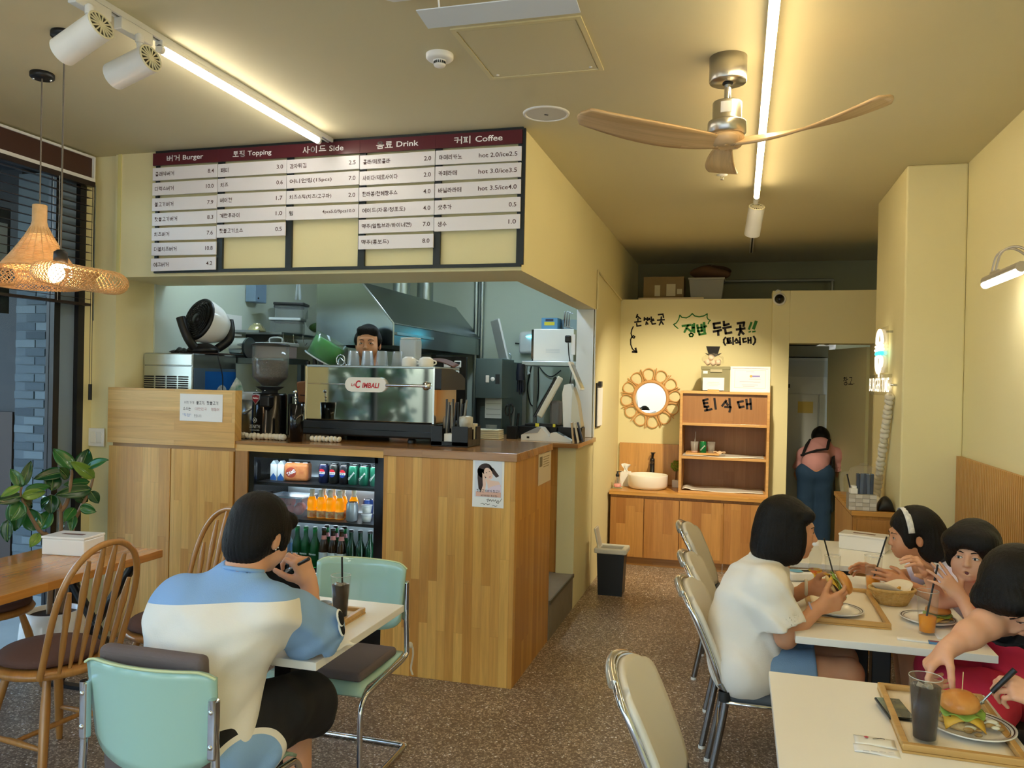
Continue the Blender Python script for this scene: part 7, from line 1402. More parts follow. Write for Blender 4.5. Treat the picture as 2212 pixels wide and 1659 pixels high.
solo('umbrella_bag', MB().sheet(lambda u, v: (.085+.05*math.cos(u*2*PI)*(1+.1*math.sin(u*21)), 2.30+.06*math.sin(u*2*PI), .03+.42*v+.01*math.sin(u*9)), 28, 10), M('film_grey', 'a8aaa8', .2, alpha=.7, bump=(20, .6)), 'clear wet-umbrella bag hanging at the near table leg', 'bag')
t = thing('water_pitcher', 'big clear water pitcher behind the straw basket', 'pitcher', (.82, 5.86, ZS))
m_pitch = M('pitcher_plastic', 'eeeeec', .05, alpha=.28)
part('body', MB().lathe([(.105, 0), (.108, .02), (.105, .18), (.085, .235), (.04, .255), (0, .258)], n=32), m_pitch, t)
part('lid', MB().cyl((0, 0, .255), (0, 0, .27), .03, n=16), m_pitch, t)
part('paper_cup', MB().lathe([(0, .002), (.04, .002), (.05, .19), (.035, .2), (0, .2)], n=20), m_white, t)
part('handle', MB().tube(smoothpath([(-.1, -.04, .2), (-.14, -.05, .19), (-.14, -.05, .08), (-.1, -.04, .06)]), .012, 8), m_pitch, t)
# ------------------------------------------------------------------ street trees outside the shop front, seen only as reflections
m_tl = [M('tree_leaf_a', '3c6a2a', .5), M('tree_leaf_b', '5d8a34', .5)]
for k, (x, y, h, lab) in enumerate(((-4.6, -7.5, 4.6, 'leftmost street tree outside the shop front'), (-.6, -8.2, 5.2, 'middle street tree outside the shop front'), (3.4, -7.6, 4.8, 'rightmost street tree outside the shop front'))):
    t = thing('street_tree', lab, 'tree', (x, y, -.06), 0, 'street trees'); _rg = random.Random(40+k)
    part('trunk', MB().tube([(0, 0, 0), (.05, 0, h*.3), (-.03, .05, h*.55)], [.14, .11, .07], 10), m_bark, t); lf = MB()
    for i in range(1500):
        a = _rg.uniform(0, 2*PI); q = _rg.uniform(.2, 1)**.5*1.5; zz = h*.6+_rg.uniform(-1, 1)*1.3; f = math.sqrt(max(.05, 1-((zz-h*.6)/1.5)**2)); c = Vector((q*f*math.cos(a), q*f*math.sin(a), zz)); d = Vector((_rg.uniform(-1, 1), _rg.uniform(-1, 1), _rg.uniform(-.3, 1))).normalized(); s1 = d.orthogonal().normalized()*.14; s2 = d.cross(s1).normalized()*.09
        lf.add([c-s1, c+s2, c+s1, c-s2], [(0, 1, 2, 3)], i % 2)
    o = part('foliage', lf, m_tl, t); o['kind'] = 'stuff'

# shrubs outside the left window, seen in the machine's mirror panel
for k, (y, lab) in enumerate(((-2.0, 'far'), (-.4, 'middle'), (1.1, 'near'))):
    t = thing('window_shrub', f'dark leafy shrub outside the left shop window, {lab} one', 'shrub', (-5.1, y, -.06), 0, 'shrubs outside the left window'); _rg = random.Random(60+k); lf = MB()
    part('stem', MB().tube([(0, 0, 0), (.03, 0, 1.0), (0, .03, 1.8)], [.04, .03, .02], 8), m_bark, t)
    for i in range(420):
        a = _rg.uniform(0, 2*PI); zz = _rg.uniform(.35, 2.5); q = _rg.uniform(.1, .62); c = Vector((q*.8*math.cos(a), q*1.15*math.sin(a), zz)); d = Vector((math.cos(a), math.sin(a), _rg.uniform(-.2, .9))).normalized(); s1 = Matrix.Rotation(_rg.uniform(-1, 1), 3, d) @ d.orthogonal().normalized()*.13; s2 = d.cross(s1).normalized()*.055
        lf.add([c-s1, c-s1*.3+s2, c+s1*.4+s2*.8, c+s1, c+s1*.4-s2*.8, c-s1*.3-s2], [(0, 1, 2, 3, 4, 5)])
    o = part('foliage', lf, M('shrub_leaf', '24502a', .3), t); o['kind'] = 'stuff'
# ------------------------------------------------------------------ people: smooth blended volumes turned into meshes
A3 = lambda *p: np.array(p, dtype=np.float32)
def cone(a, b, ra, rb=None, k=.02): return ('c', A3(*a), A3(*b), ra, ra if rb is None else rb, k)
def elli(c, r, R=None, k=.02): return ('e', A3(*c), A3(*(r if isinstance(r, (tuple, list)) else (r, r, r))), R, k)
def carve(prim): return ('-', prim)
def group(ps, planes=(), k=.02): return ('g', ps, [(A3(*p), A3(*n)) for p, n in planes], k)
def bsph(p):
    if p[0] == 'c': c = (p[1]+p[2])/2; return c, float(np.linalg.norm(p[1]-p[2]))/2+max(p[3], p[4])
    if p[0] == 'e': return p[1], float(p[2].max())
    if p[0] == '-': return bsph(p[1])
    B = [bsph(q) for q in p[1] if q[0] != '-']; c = sum(b[0] for b in B)/len(B); return c, max(float(np.linalg.norm(b[0]-c))+b[1] for b in B)
def pd(p, P):
    if p[0] == 'c':
        a, b = p[1], p[2]; ba = b-a; q = P-a; h = np.clip(q @ ba/max(1e-9, float(ba @ ba)), 0, 1); q -= h[:, None]*ba
        return np.sqrt(np.einsum('ij,ij->i', q, q))-(p[3]+(p[4]-p[3])*h)
    if p[0] == 'e':
        q = P-p[1]
        if p[3] is not None: q = q @ p[3]
        u = q/p[2]; k0 = np.sqrt(np.einsum('ij,ij->i', u, u)); u = u/p[2]; k1 = np.sqrt(np.einsum('ij,ij->i', u, u))+1e-9
        return k0*(k0-1)/k1
    if p[0] == 'g':
        d = sdf(p[1], P)
        for o, n in p[2]: d = np.maximum(d, (P-o) @ n)
        return d
def sdf(ps, P):
    d = np.full(len(P), 1., dtype=np.float32)
    for p in ps:
        if p[0] == '-':
            k = p[1][-1]; e = -pd(p[1], P); h = np.clip(.5-.5*(d-e)/k, 0, 1); d = d*(1-h)+e*h+k*h*(1-h)
        else:
            k = p[-1]; e = pd(p, P); h = np.clip(.5+.5*(d-e)/k, 0, 1); d = d*(1-h)+e*h-k*h*(1-h)
    return d
def nets(V, org, h):
    S = V < 0; n = S.astype(np.int8); c = n[:-1, :-1, :-1]*1
    for o in ((1,0,0),(0,1,0),(0,0,1),(1,1,0),(1,0,1),(0,1,1),(1,1,1)): c = c+n[o[0]:n.shape[0]-1+o[0], o[1]:n.shape[1]-1+o[1], o[2]:n.shape[2]-1+o[2]]
    act = (c > 0) & (c < 8); I = np.argwhere(act)
    if len(I) == 0: return np.zeros((0, 3)), np.zeros((0, 4), int)
    idm = np.full(act.shape, -1, dtype=np.int64); idm[act] = np.arange(len(I)); pos = np.zeros((len(I), 3), dtype=np.float32); cnt = np.zeros(len(I), dtype=np.float32)
    for ax in range(3):
        b, d = [i for i in range(3) if i != ax]
        for ob in (0, 1):
            for od in (0, 1):
                J = I.copy(); J[:, b] += ob; J[:, d] += od; K = J.copy(); K[:, ax] += 1; v0 = V[J[:, 0], J[:, 1], J[:, 2]]; v1 = V[K[:, 0], K[:, 1], K[:, 2]]; m = (v0 < 0) != (v1 < 0)
                t = np.where(m, v0/np.where(m, v0-v1, 1), 0); q = np.zeros_like(pos); q[:, ax] = t; q[:, b] = ob; q[:, d] = od; pos += q*m[:, None]; cnt += m
    X = org+(I+pos/cnt[:, None])*h; F = []
    for ax in range(3):
        b, d = (ax+1) % 3, (ax+2) % 3; s0 = [slice(None)]*3; s1 = [slice(None)]*3; s0[ax] = slice(0, -1); s1[ax] = slice(1, None); E = S[tuple(s0)] != S[tuple(s1)]; J = np.argwhere(E)
        ok = (J[:, b] > 0) & (J[:, d] > 0) & (J[:, b] < S.shape[b]-1) & (J[:, d] < S.shape[d]-1); J = J[ok]
        def g(db, dd): K = J.copy(); K[:, b] -= db; K[:, d] -= dd; return idm[K[:, 0], K[:, 1], K[:, 2]]
        q = np.stack([g(1, 1), g(0, 1), g(0, 0), g(1, 0)], 1); fl = ~S[J[:, 0], J[:, 1], J[:, 2]]; q[fl] = q[fl][:, ::-1]; F.append(q)
    return X, np.concatenate(F)
def mesher(ps, lo, hi, h, warp=None, holes=(), T=22):
    lo = np.array(lo, dtype=np.float32); n = np.ceil((np.array(hi)-lo)/h).astype(int)+1; V = np.full(n, 1., dtype=np.float32); bs = [bsph(p) for p in ps]
    for i in range(0, n[0], T):
        for j in range(0, n[1], T):
            for k in range(0, n[2], T):
                m = np.minimum(np.array((i+T, j+T, k+T)), n); c = lo+(np.array((i, j, k))+m-1)/2*h; R = float(np.linalg.norm((m-np.array((i, j, k)))*h))/2
                sub = [p for p, (bc, br) in zip(ps, bs) if np.linalg.norm(bc-c) < R+br+.045]
                if not any(p[0] != '-' for p in sub): continue
                d0 = float(sdf(sub, c[None].astype(np.float32))[0])
                if d0 < -R*1.2-.02: V[i:m[0], j:m[1], k:m[2]] = -1; continue
                if d0 > R*1.6+.05: continue
                G = np.stack(np.meshgrid(np.arange(i, m[0]), np.arange(j, m[1]), np.arange(k, m[2]), indexing='ij'), -1).reshape(-1, 3)*h+lo; G = G.astype(np.float32)
                d = sdf(sub, G)
                if warp: d = d+warp(G)
                V[i:m[0], j:m[1], k:m[2]] = d.reshape(m[0]-i, m[1]-j, m[2]-k)
    X, F = nets(V, lo, h)
    if len(F) and holes:
        c = X[F].mean(1); keep = np.ones(len(F), bool)
        for a, b in holes: keep &= ~np.all((c > np.array(a)+h) & (c < np.array(b)-h), 1)
        F = F[keep]
    return X, F
def grow(name, ps, root, mats, h=.008, boxes=(), warp=None, field=None, pad=.02):
    """mesh a volume; boxes = finer regions [(lo, hi, h)]; vertices are stored relative to the root"""
    lo = np.full(3, 9.); hi = -lo
    for p in ps:
        if p[0] == '-': continue
        c, r = bsph(p); lo = np.minimum(lo, c-r); hi = np.maximum(hi, c+r)
    XS, FS = [], []; o = 0
    for (a, b, hh, hl) in [(lo-pad, hi+pad, h, [(q[0], q[1]) for q in boxes])]+[(q[0], q[1], q[2], ()) for q in boxes]:
        X, F = mesher(ps, a, b, hh, warp, hl)
        XS.append(X); FS.append(F+o); o += len(X)
    X = np.concatenate(XS); F = np.concatenate(FS); used = np.unique(F); mp = np.zeros(len(X), dtype=np.int64); mp[used] = np.arange(len(used)); X = X[used]; F = mp[F]
    me = bpy.data.meshes.new(name); L = np.array(root.location, dtype=np.float32)
    me.from_pydata((X-L).tolist(), [], F.tolist())
    for m in (mats if isinstance(mats, (list, tuple)) else [mats]): me.materials.append(m)
    me.polygons.foreach_set('use_smooth', [True]*len(F))
    if field is not None: me.attributes.new('panel', 'FLOAT', 'POINT').data.foreach_set('value', np.clip(field(X), -1, 1).astype(np.float32))
    me.update(); return link(name, me, root)
def frame(f, up=(0, 0, 1)):
    """3x3 with columns right, forward, up for a given forward direction"""
    f = Vector(f).normalized(); u = Vector(up); r = f.cross(u).normalized(); u = r.cross(f); return np.array([[r.x, f.x, u.x], [r.y, f.y, u.y], [r.z, f.z, u.z]], dtype=np.float32)
def head(C, R, s=1., child=0., ears=True, mouth=0.):
    def p(x, y, z): return tuple(np.array(C)+R @ (np.array((x, y, z))*s))
    E = lambda c, r, k=.02: elli(p(*c), [q*s for q in r], R, k*s)
    K = lambda a, b, r0, r1, k: cone(p(*a), p(*b), r0*s, r1*s, k*s)
    ps = [E((0, -.015, .03), (.074, .093, .083)), E((0, .028, -.03), (.063+.004*child, .066, .08), .03), E((0, .034, -.072), (.05+.006*child, .05, .04-.004*child), .03), E((0, .07, -.098+.008*child), (.02, .016, .015), .022)]
    for sx in (-1, 1):
        ps += [E((sx*.038, .054, -.044), (.027, .027, .027), .03), carve(E((sx*.031, .099, -.004), (.019, .013, .011), .012)), E((sx*.031, .0785, -.007), (.0165, .013, .0125), .005)]
        if ears: ps += [E((sx*.076, -.012, -.02), (.010, .019, .031), .006), carve(E((sx*.087, -.006, -.016), (.007, .009, .015), .004))]
    ps += [K((-.032, .083, .018), (.032, .083, .018), .010, .010, .016), K((0, .087, .004), (0, .104-.006*child, -.034), .0065, .0095, .012), E((0, .105-.006*child, -.037), (.0115, .010, .009), .006)]
    for sx in (-1, 1): ps.append(E((sx*.0115, .095-.004*child, -.04), (.0065, .008, .006), .005))
    ps += [K((-.017, .088, -.066), (0, .0955, -.064), .004, .0055, .005), K((.017, .088, -.066), (0, .0955, -.064), .004, .0055, .005), K((-.014, .087, -.077), (.014, .087, -.077), .0055, .0055, .006), E((0, .09, -.078), (.012, .007, .006), .004)]
    if mouth: ps.append(carve(E((0, .099, -.071), (.011, .012, .009), .003)))
    ps.append(K((0, -.025, -.06), (0, -.04, -.17), .052, .056, .03))
    return ps, p
m_skin = M('skin', 'e0ab8a', .5, sss=.12, var=(22, 'd99f7e', .35)); m_skinw = M('skin_warm', 'd29a74', .5, sss=.12, var=(22, 'c98d68', .35)); m_lip = M('lips', 'c07264', .45, sss=.1)
m_hair = M('hair_black', '0a0707', .42, spec=.28, bump=(420, .4)); m_scl = M('eye_white', 'e9e4de', .2); m_iris = M('eye_dark', '120b08', .12)
def facebits(root, p, R, s=1., wide=1., brow=True, iris=(0, 0)):
    L = Vector(root.location); Rm = Matrix([[float(v) for v in row] for row in R])
    for sx in (-1, 1):
        e = MB(); c = Vector(p(sx*.031, .0885, -.0075))-L; e.sphere(c, 1, 14, 0, (.0118*s, .004*s, .0046*s*wide), Rm); e.sphere(Vector(p(sx*.031+iris[0], .0915, -.0075+iris[1]))-L, 1, 12, 1, (.0048*s, .0022*s, .0046*s*wide), Rm)
        part('eye', e, [m_scl, m_iris], root)
        part('eyelash', MB().tube([Vector(p(sx*(.031+dx), y, z))-L for dx, y, z in ((-.0135, .089, -.0085), (-.007, .0925, -.0035), (0, .0935, -.0022), (.007, .0925, -.0032), (.0135, .088, -.0075))], [.0007*s, .0012*s, .0013*s, .0012*s, .0007*s], 5), m_iris, root)
        if brow: part('eyebrow', MB().tube([Vector(p(sx*x, y, z))-L for x, y, z in ((.014, .0955, .0135), (.026, .0945, .0175), (.038, .089, .0175), (.048, .079, .013))], [.0022*s, .0028*s, .0024*s, .001*s], 6), m_hair, root)
def hand(w, f, n, t, s=1., curl=(.4, .4, .4, .4), spread=.08, thumb=(.6, .5), bend=(1., 1.1, .7)):
    """wrist w, forward f, palm normal n (side the fingers curl to), thumb side t"""
    f = Vector(f).normalized(); n = Vector(n); n = (n-f*n.dot(f)).normalized(); t = Vector(t); t = (t-f*t.dot(f)-n*t.dot(n)).normalized(); w = Vector(w); ps = []
    pal = []; base = [(.030, .088), (.010, .093), (-.011, .089), (-.030, .080)]
    for lx, ly in base: pal.append(cone(w+t*lx*.55*s+f*.012*s, w+t*lx*s+f*(ly-.004)*s, .0165*s, .0125*s, .014*s))
    pal.append(cone(w-f*.03*s, w+f*.015*s, .0225*s, .023*s, .02*s))
    pal.append(elli(w+t*.02*s+f*.035*s+n*.008*s, .018*s, None, .015*s)); pal.append(elli(w-t*.022*s+f*.03*s+n*.006*s, .016*s, None, .015*s))
    ps += pal
    ln = [(.043, .026, .021), (.048, .030, .022), (.045, .028, .022), (.035, .021, .019)]; rr = (.0098, .0100, .0095, .0085)
    for i in range(4):
        b = w+t*base[i][0]*s+f*(base[i][1]-.006)*s; an = 0.; ax = (f+t*spread*(1.5-i)).normalized(); fin = []; r = rr[i]*s
        for j in range(3):
            an += curl[i]*bend[j]; d = (ax*math.cos(an)+n*math.sin(an)); e = b+d*ln[i][j]*s; fin.append(cone(b, e, r, r*.88, .003*s)); b = e; r *= .88
        ps.append(group(fin, (), .007*s))
    b = w+t*.024*s+f*.022*s+n*.004*s; d = (f*.62+t*.78*thumb[0]/.6+n*.35*thumb[1]/.5).normalized(); d2 = (f*.85+t*.35*thumb[0]/.6+n*.5*thumb[1]/.5).normalized(); d3 = (f*.9+t*.1+n*.6*thumb[1]/.5).normalized()
    p1 = b+d*.044*s; p2 = p1+d2*.033*s; p3 = p2+d3*.026*s
    ps.append(group([cone(b, p1, .0155*s, .012*s, .006*s), cone(p1, p2, .0115*s, .0105*s, .004*s), cone(p2, p3, .0105*s, .0085*s, .003*s)], (), .012*s))
    return ps
def hbox(w, f, s=1.): c = np.array(Vector(w)+Vector(f).normalized()*.07*s); return (c-.125*s, c+.125*s, .0027)
def limb(*pts, k=.025): return [cone(pts[i][0], pts[i+1][0], pts[i][1], pts[i+1][1], k) for i in range(len(pts)-1)]
def person(label, loc): return thing('person', label, 'person', loc)
def wrinkle(amp, fr=38., seed=0.):
    """soft cloth folds: a few slanted ridges that bend and fade"""
    def f(P):
        x, y, z = P[:, 0], P[:, 1], P[:, 2]; w = .5+.5*np.sin(x*7+seed)*np.sin(z*9+seed*2)
        a = np.sin((z*.8+x*.5+y*.35)*fr+2.2*np.sin(x*9+y*7+seed)+1.5*np.sin(z*6+seed)); b = np.sin((x*.7-z*.55+y*.6)*fr*.8+2*np.sin(z*8+seed*3))
        return -amp*(w*np.maximum(a, 0)**2+(1-w)*np.maximum(b, 0)**2)*1.6+amp*.5
    return f
def strands(C, amp=.0016, n=46.):
    C = np.array(C, dtype=np.float32)
    def f(P): q = P-C; a = np.arctan2(q[:, 1], q[:, 0]); k = 3*np.sin(a*3+q[:, 2]*14)+2*np.sin(a*7-q[:, 2]*9); return amp*.55*(np.sin(a*n+k)+.7*np.sin(a*n*1.63+1.7*k+2.))*np.clip(.9-q[:, 2]*4., .2, 1.1)
    return f
def torso(pel, che, nek, sl, sr, hl, hr, g=1.):
    pel, che, nek = map(Vector, (pel, che, nek)); mid = pel.lerp(che, .5)
    return [cone(hl, hr, .098*g, .098*g, .05), cone(pel, mid, .115*g, .11*g, .05), cone(mid, che, .11*g, .118*g, .05), cone(sl, sr, .062*g, .062*g, .06), cone(Vector(sl).lerp(Vector(sr), .25).lerp(che, .45), Vector(sr).lerp(Vector(sl), .25).lerp(che, .45), .092*g, .092*g, .05), cone(che, nek, .085*g, .05*g, .05)]

# ---- man in blue and white, seen from behind
R0 = person('man in a blue and white T-shirt eating with his back to the camera', (-1.60, 2.15, 0))
SLm, SRm = (-1.735, 2.235, .922), (-1.41, 2.255, .938); PEL, CHE, NEK = (-1.61, 2.155, .57), (-1.585, 2.225, .86), (-1.555, 2.295, 1.02); HL, HR = (-1.70, 2.15, .55), (-1.53, 2.15, .55)
HC = (-1.520, 2.365, 1.155); HR_ = frame((.12, .9, -.32)); hp_, hpt = head(HC, HR_, 1.02)
EL, WR = (-1.375, 2.475, .79), (-1.452, 2.565, .945); HF, HN, HT = (-.32, -.1, .9), (-.85, .25, -.2), (-.15, -.9, -.3)
tor = torso(PEL, CHE, NEK, SLm, SRm, HL, HR, 1.05)
skin = tor+hp_+[cone(NEK, hpt(0, -.035, -.12), .06, .055, .03)]+limb((SRm, .05), (EL, .040), (WR, .027))+limb((SLm, .05), ((-1.80, 2.48, .79), .04), ((-1.66, 2.62, .785), .027))+limb((HL, .085), ((-1.72, 2.52, .52), .06), ((-1.72, 2.56, .09), .04), ((-1.72, 2.66, .04), .035))+limb((HR, .085), ((-1.50, 2.57, .51), .06), ((-1.49, 2.60, .09), .04), ((-1.48, 2.70, .04), .035))
skin += hand(WR, HF, HN, HT, 1., (.95, .9, 1.0, 1.1), .03, (.5, .9))+hand((-1.66, 2.62, .785), (.75, .6, 0), (0, 0, -1), (0, 1, 0), 1., (.2, .2, .2, .25))
hc = np.array(HC)
grow('body', skin, R0, [m_skin, m_lip], .0085, [(hc-.15, hc+.15, .004), hbox(WR, HF)])
facebits(R0, hpt, HR_, 1.02)
hr = [elli(hpt(0, -.022, .036), (.09, .108, .098), HR_), elli(hpt(0, -.06, -.035), (.08, .068, .09), HR_, .03), elli(hpt(.05, -.02, -.01), (.035, .06, .055), HR_, .03), elli(hpt(-.05, -.02, -.01), (.035, .06, .055), HR_, .03), cone(hpt(-.045, .07, .055), hpt(.045, .07, .055), .03, .03, .02), elli(hpt(.066, .04, .0), (.016, .022, .05), HR_, .015), carve(elli(hpt(.088, -.008, -.035), (.022, .026, .04), HR_, .01)), carve(elli(hpt(0, .11, -.06), (.075, .06, .085), HR_, .015))]
grow('hair', hr, R0, m_hair, .0045, (), strands(hpt(0, -.02, .05), .0017, 60.))
part('earring', MB().sphere(Vector(hpt(.083, -.012, -.048))-Vector(R0.location), .0035, 8), m_chrome, R0); part('earring', MB().sphere(Vector(hpt(.084, -.004, -.04))-Vector(R0.location), .003, 8), m_chrome, R0)
m_tw = M('shirt_white', 'efeae0', .85, bump=(300, .12)); m_tb = M('shirt_blue', '8cb2e0', .85, bump=(300, .12)); m_blk = M('cloth_black', '121216', .85, bump=(200, .1)); m_pan = M('panel_blue', '8fb6e2', .8)
sleeve_r = group(limb((SRm, .07), ((-1.395, 2.36, .885), .094), ((-1.372, 2.475, .805), .105))+[carve(cone((-1.36, 2.55, .745), (-1.375, 2.46, .80), .085, .08, .01))], [((-1.352, 2.515, .76), (.18, .72, -.66))], .05)
sleeve_l = group(limb((SLm, .07), ((-1.785, 2.36, .88), .092), ((-1.80, 2.46, .82), .1)), [((-1.80, 2.50, .80), (-.1, .75, -.6))], .05)
shirt_t = [cone(HL, HR, .125, .125, .06), cone(PEL, (-1.60, 2.185, .72), .165, .165, .06), cone((-1.60, 2.185, .72), CHE, .165, .152, .06), cone((-1.70, 2.17, .60), (-1.68, 2.2, .80), .13, .12, .05), cone(SLm, SRm, .072, .072, .06), cone((-1.68, 2.22, .85), (-1.48, 2.23, .85), .115, .115, .06), cone(CHE, NEK, .10, .068, .05), cone(NEK, hpt(0, -.042, -.125), .066, .060, .03), cone(SLm, (-1.60, 2.275, .985), .072, .068, .05), cone(SRm, (-1.51, 2.28, .985), .072, .068, .05)]
shirt = [group(shirt_t, [((0, 0, .49), (0, -.15, -1))], .03), sleeve_r, sleeve_l, carve(cone(hpt(0, -.035, -.115), hpt(0, .02, .05), .056, .075, .008))]
def shirtmat(X):
    X = X.astype(np.float32); st = sdf(shirt_t, X); s2 = np.minimum(pd(sleeve_r, X), pd(sleeve_l, X)); yoke = X[:, 2]-(.962+.025*np.sin((X[:, 0]+1.6)*4)-.12*(X[:, 1]-2.2))
    return np.maximum(st-s2-.004, yoke)*10
grow('shirt', shirt, R0, region_mat('shirt_blue_white', ['efeae0', '8cb2e0'], [0.]), .006, (), wrinkle(.011, 26., 1.), shirtmat)
part('collar', MB().tube([Vector(hpt(.06*math.cos(a), -.04+.06*math.sin(a), -.122+.006*math.sin(a)))-Vector(R0.location) for a in [k*PI/14 for k in range(28)]], .007, 6, closed=True), m_tb, R0)
bp_ = Vector((-1.268, 2.455, .855))-Vector(R0.location); Rb = frame((.8, .1, .25)); Rb3 = Matrix([[float(v) for v in r_] for r_ in Rb])
bdg = part('sleeve_patch', MB().sphere(bp_+Vector((0, -.004, .018)), 1, 16, 0, (.026, .006, .03), Rb3).sphere(bp_+Vector((0, .006, -.02)), 1, 16, 0, (.021, .006, .028), Rb3), m_paper, R0)
part('patch_emblem', MB().sphere(bp_+Vector((.003, -.004, .018)), 1, 16, 0, (.021, .0055, .025), Rb3).sphere(bp_+Vector((.003, .006, -.02)), 1, 16, 0, (.016, .0055, .023), Rb3), m_blk, bdg)
sh_ = [cone(HL, HR, .112, .112, .05), cone(HR, (-1.49, 2.40, .535), .118, .112, .05), cone((-1.49, 2.40, .535), (-1.475, 2.60, .50), .112, .118, .05), cone(HL, (-1.72, 2.54, .53), .11, .11, .05), cone((-1.51, 2.13, .52), (-1.48, 2.25, .51), .115, .12, .04)]
def shortmat(X):
    q = (X-np.array((-1.37, 2.08, .50)))/np.array((.10, .20, .12)); return np.linalg.norm(q, axis=1)-.9
grow('shorts', [group(sh_, [((-1.47, 2.66, .47), (.1, 1, -.3))], .02)], R0, region_mat('shorts_panel', ['8fb6e2', 'efeae0', '121216'], [-.04, .1]), .007, (), wrinkle(.008, 24., 2.), shortmat)
fork('black-handled fork held up by the man in blue and white', (-1.425, 2.515, 1.045), (-1.535, 2.545, .985), m_black)

# ---- woman in white eating a burger
R1 = person('woman in a white T-shirt with a black bob biting into a burger', (.05, 3.45, 0)); L1 = Vector(R1.location)
HC = (.205, 3.475, 1.105); HD = frame((1, .06, -.08)); hp_, hpt = head(HC, HD, 1.02, 0.)
SN, SF = (.125, 3.315, .905), (.125, 3.62, .915); PEL, CHE, NEK = (.055, 3.455, .555), (.085, 3.465, .82), (.14, 3.47, .965); HN1, HF1 = (.05, 3.37, .545), (.05, 3.54, .545)
EN, WN = (.195, 3.30, .705), (.325, 3.385, .815); EF, WF = (.19, 3.71, .74), (.315, 3.655, .825)
hn = hand(WN, (.85, .30, .28), (-.1, .9, .25), (.1, .15, .9), .93, (.42, .5, .58, .65), .02, (.45, .7)); hf = hand(WF, (.85, -.38, .18), (-.1, -.9, .2), (.1, -.1, .9), .93, (.5, .55, .6, .65), .02, (.45, .7))
skin = torso(PEL, CHE, NEK, SN, SF, HN1, HF1, .95)+hp_+[cone(NEK, hpt(0, -.035, -.12), .052, .048, .03)]+limb((SN, .045), (EN, .038), (WN, .0245))+limb((SF, .045), (EF, .036), (WF, .0245))+limb((HN1, .085), ((.43, 3.385, .565), .058), ((.43, 3.385, .10), .038), ((.52, 3.385, .04), .032))+limb((HF1, .085), ((.43, 3.56, .565), .058), ((.43, 3.56, .10), .038), ((.52, 3.56, .04), .032))+hn+hf
hc = np.array(HC); grow('body', skin, R1, [m_skinw, m_lip], .0085, [(hc-.15, hc+.15, .0033), hbox(WN, (.85, .3, .28), .95), hbox(WF, (.85, -.38, .18), .95)]); facebits(R1, hpt, HD, 1.02, .8)
hr = [elli(hpt(0, -.022, .036), (.088, .105, .094), HD), elli(hpt(0, -.055, -.04), (.092, .085, .11), HD, .03), elli(hpt(.055, -.015, -.065), (.045, .075, .085), HD, .03), elli(hpt(-.055, -.015, -.065), (.045, .075, .085), HD, .03), elli(hpt(0, -.075, -.10), (.085, .06, .05), HD, .03), elli(hpt(.07, .03, -.04), (.02, .035, .09), HD, .02), elli(hpt(-.07, .03, -.04), (.02, .035, .09), HD, .02), cone(hpt(-.05, .065, .06), hpt(.05, .065, .06), .026, .026, .02), carve(elli(hpt(0, .115, -.045), (.064, .068, .095), HD, .015))]
grow('hair', hr, R1, m_hair, .0045, (), strands(hpt(0, 0, .1), .0017, 64.))
slv = lambda S, E, r: group(limb((S, .068), (Vector(S).lerp(Vector(E), .8), r))+[carve(cone(Vector(S).lerp(Vector(E), .72), Vector(S).lerp(Vector(E), 1.05), r-.018, r-.012, .01))], [(tuple(Vector(S).lerp(Vector(E), .80)), tuple((Vector(E)-Vector(S)).normalized()))], .04)
sw = [cone(HN1, HF1, .125, .125, .06), cone(PEL, (.06, 3.46, .70), .152, .15, .06), cone((.06, 3.46, .70), CHE, .15, .14, .06), cone(SN, SF, .07, .07, .06), cone((.09, 3.40, .83), (.09, 3.54, .83), .112, .112, .06), cone(CHE, NEK, .095, .062, .05)]
grow('shirt', [group(sw, [((0, 0, .455), (-.12, 0, -1))], .03), slv(SN, EN, .088), slv(SF, EF, .085), carve(cone(hpt(0, -.03, -.09), hpt(0, .02, .05), .062, .07, .01))], R1, m_tw, .0062, (), wrinkle(.0075, 30., .5))
m_den = M('denim_blue', '6f8fae', .85, bump=(260, .2), var=(9, '7f9dba', .3))
grow('shorts', [group([cone(HN1, HF1, .09, .09, .03), cone(HN1, (.39, 3.385, .565), .09, .088, .03), cone(HF1, (.39, 3.56, .565), .09, .088, .03)], [((.375, 0, 0), (1, 0, .1))], .02)], R1, m_den, .007, (), wrinkle(.006, 28., 3.))
wt = part('watch_strap', MB().tube([Vector(WF)-Vector((.022, -.01, .005))+Vector((.0, .029*math.cos(k*PI/12), .029*math.sin(k*PI/12)))-L1 for k in range(24)], .008, 6, closed=True), M('strap_cream', 'd6ccb8', .5), R1); part('wrist_band', MB().tube([Vector(WN)-Vector((.03, .01, .012))+Vector((-.012*math.sin(k*PI/12), .026*math.cos(k*PI/12), .027*math.sin(k*PI/12)))-L1 for k in range(24)], .0042, 6, closed=True), M('band_lavender', 'a9a0b8', .6), R1)
bq = burger('bitten burger held in both hands by the woman in white', (.375, 3.50, .865)); bq.rotation_euler = (.15, 1.05, .2); bq.scale = (1.0, 1.0, .85)

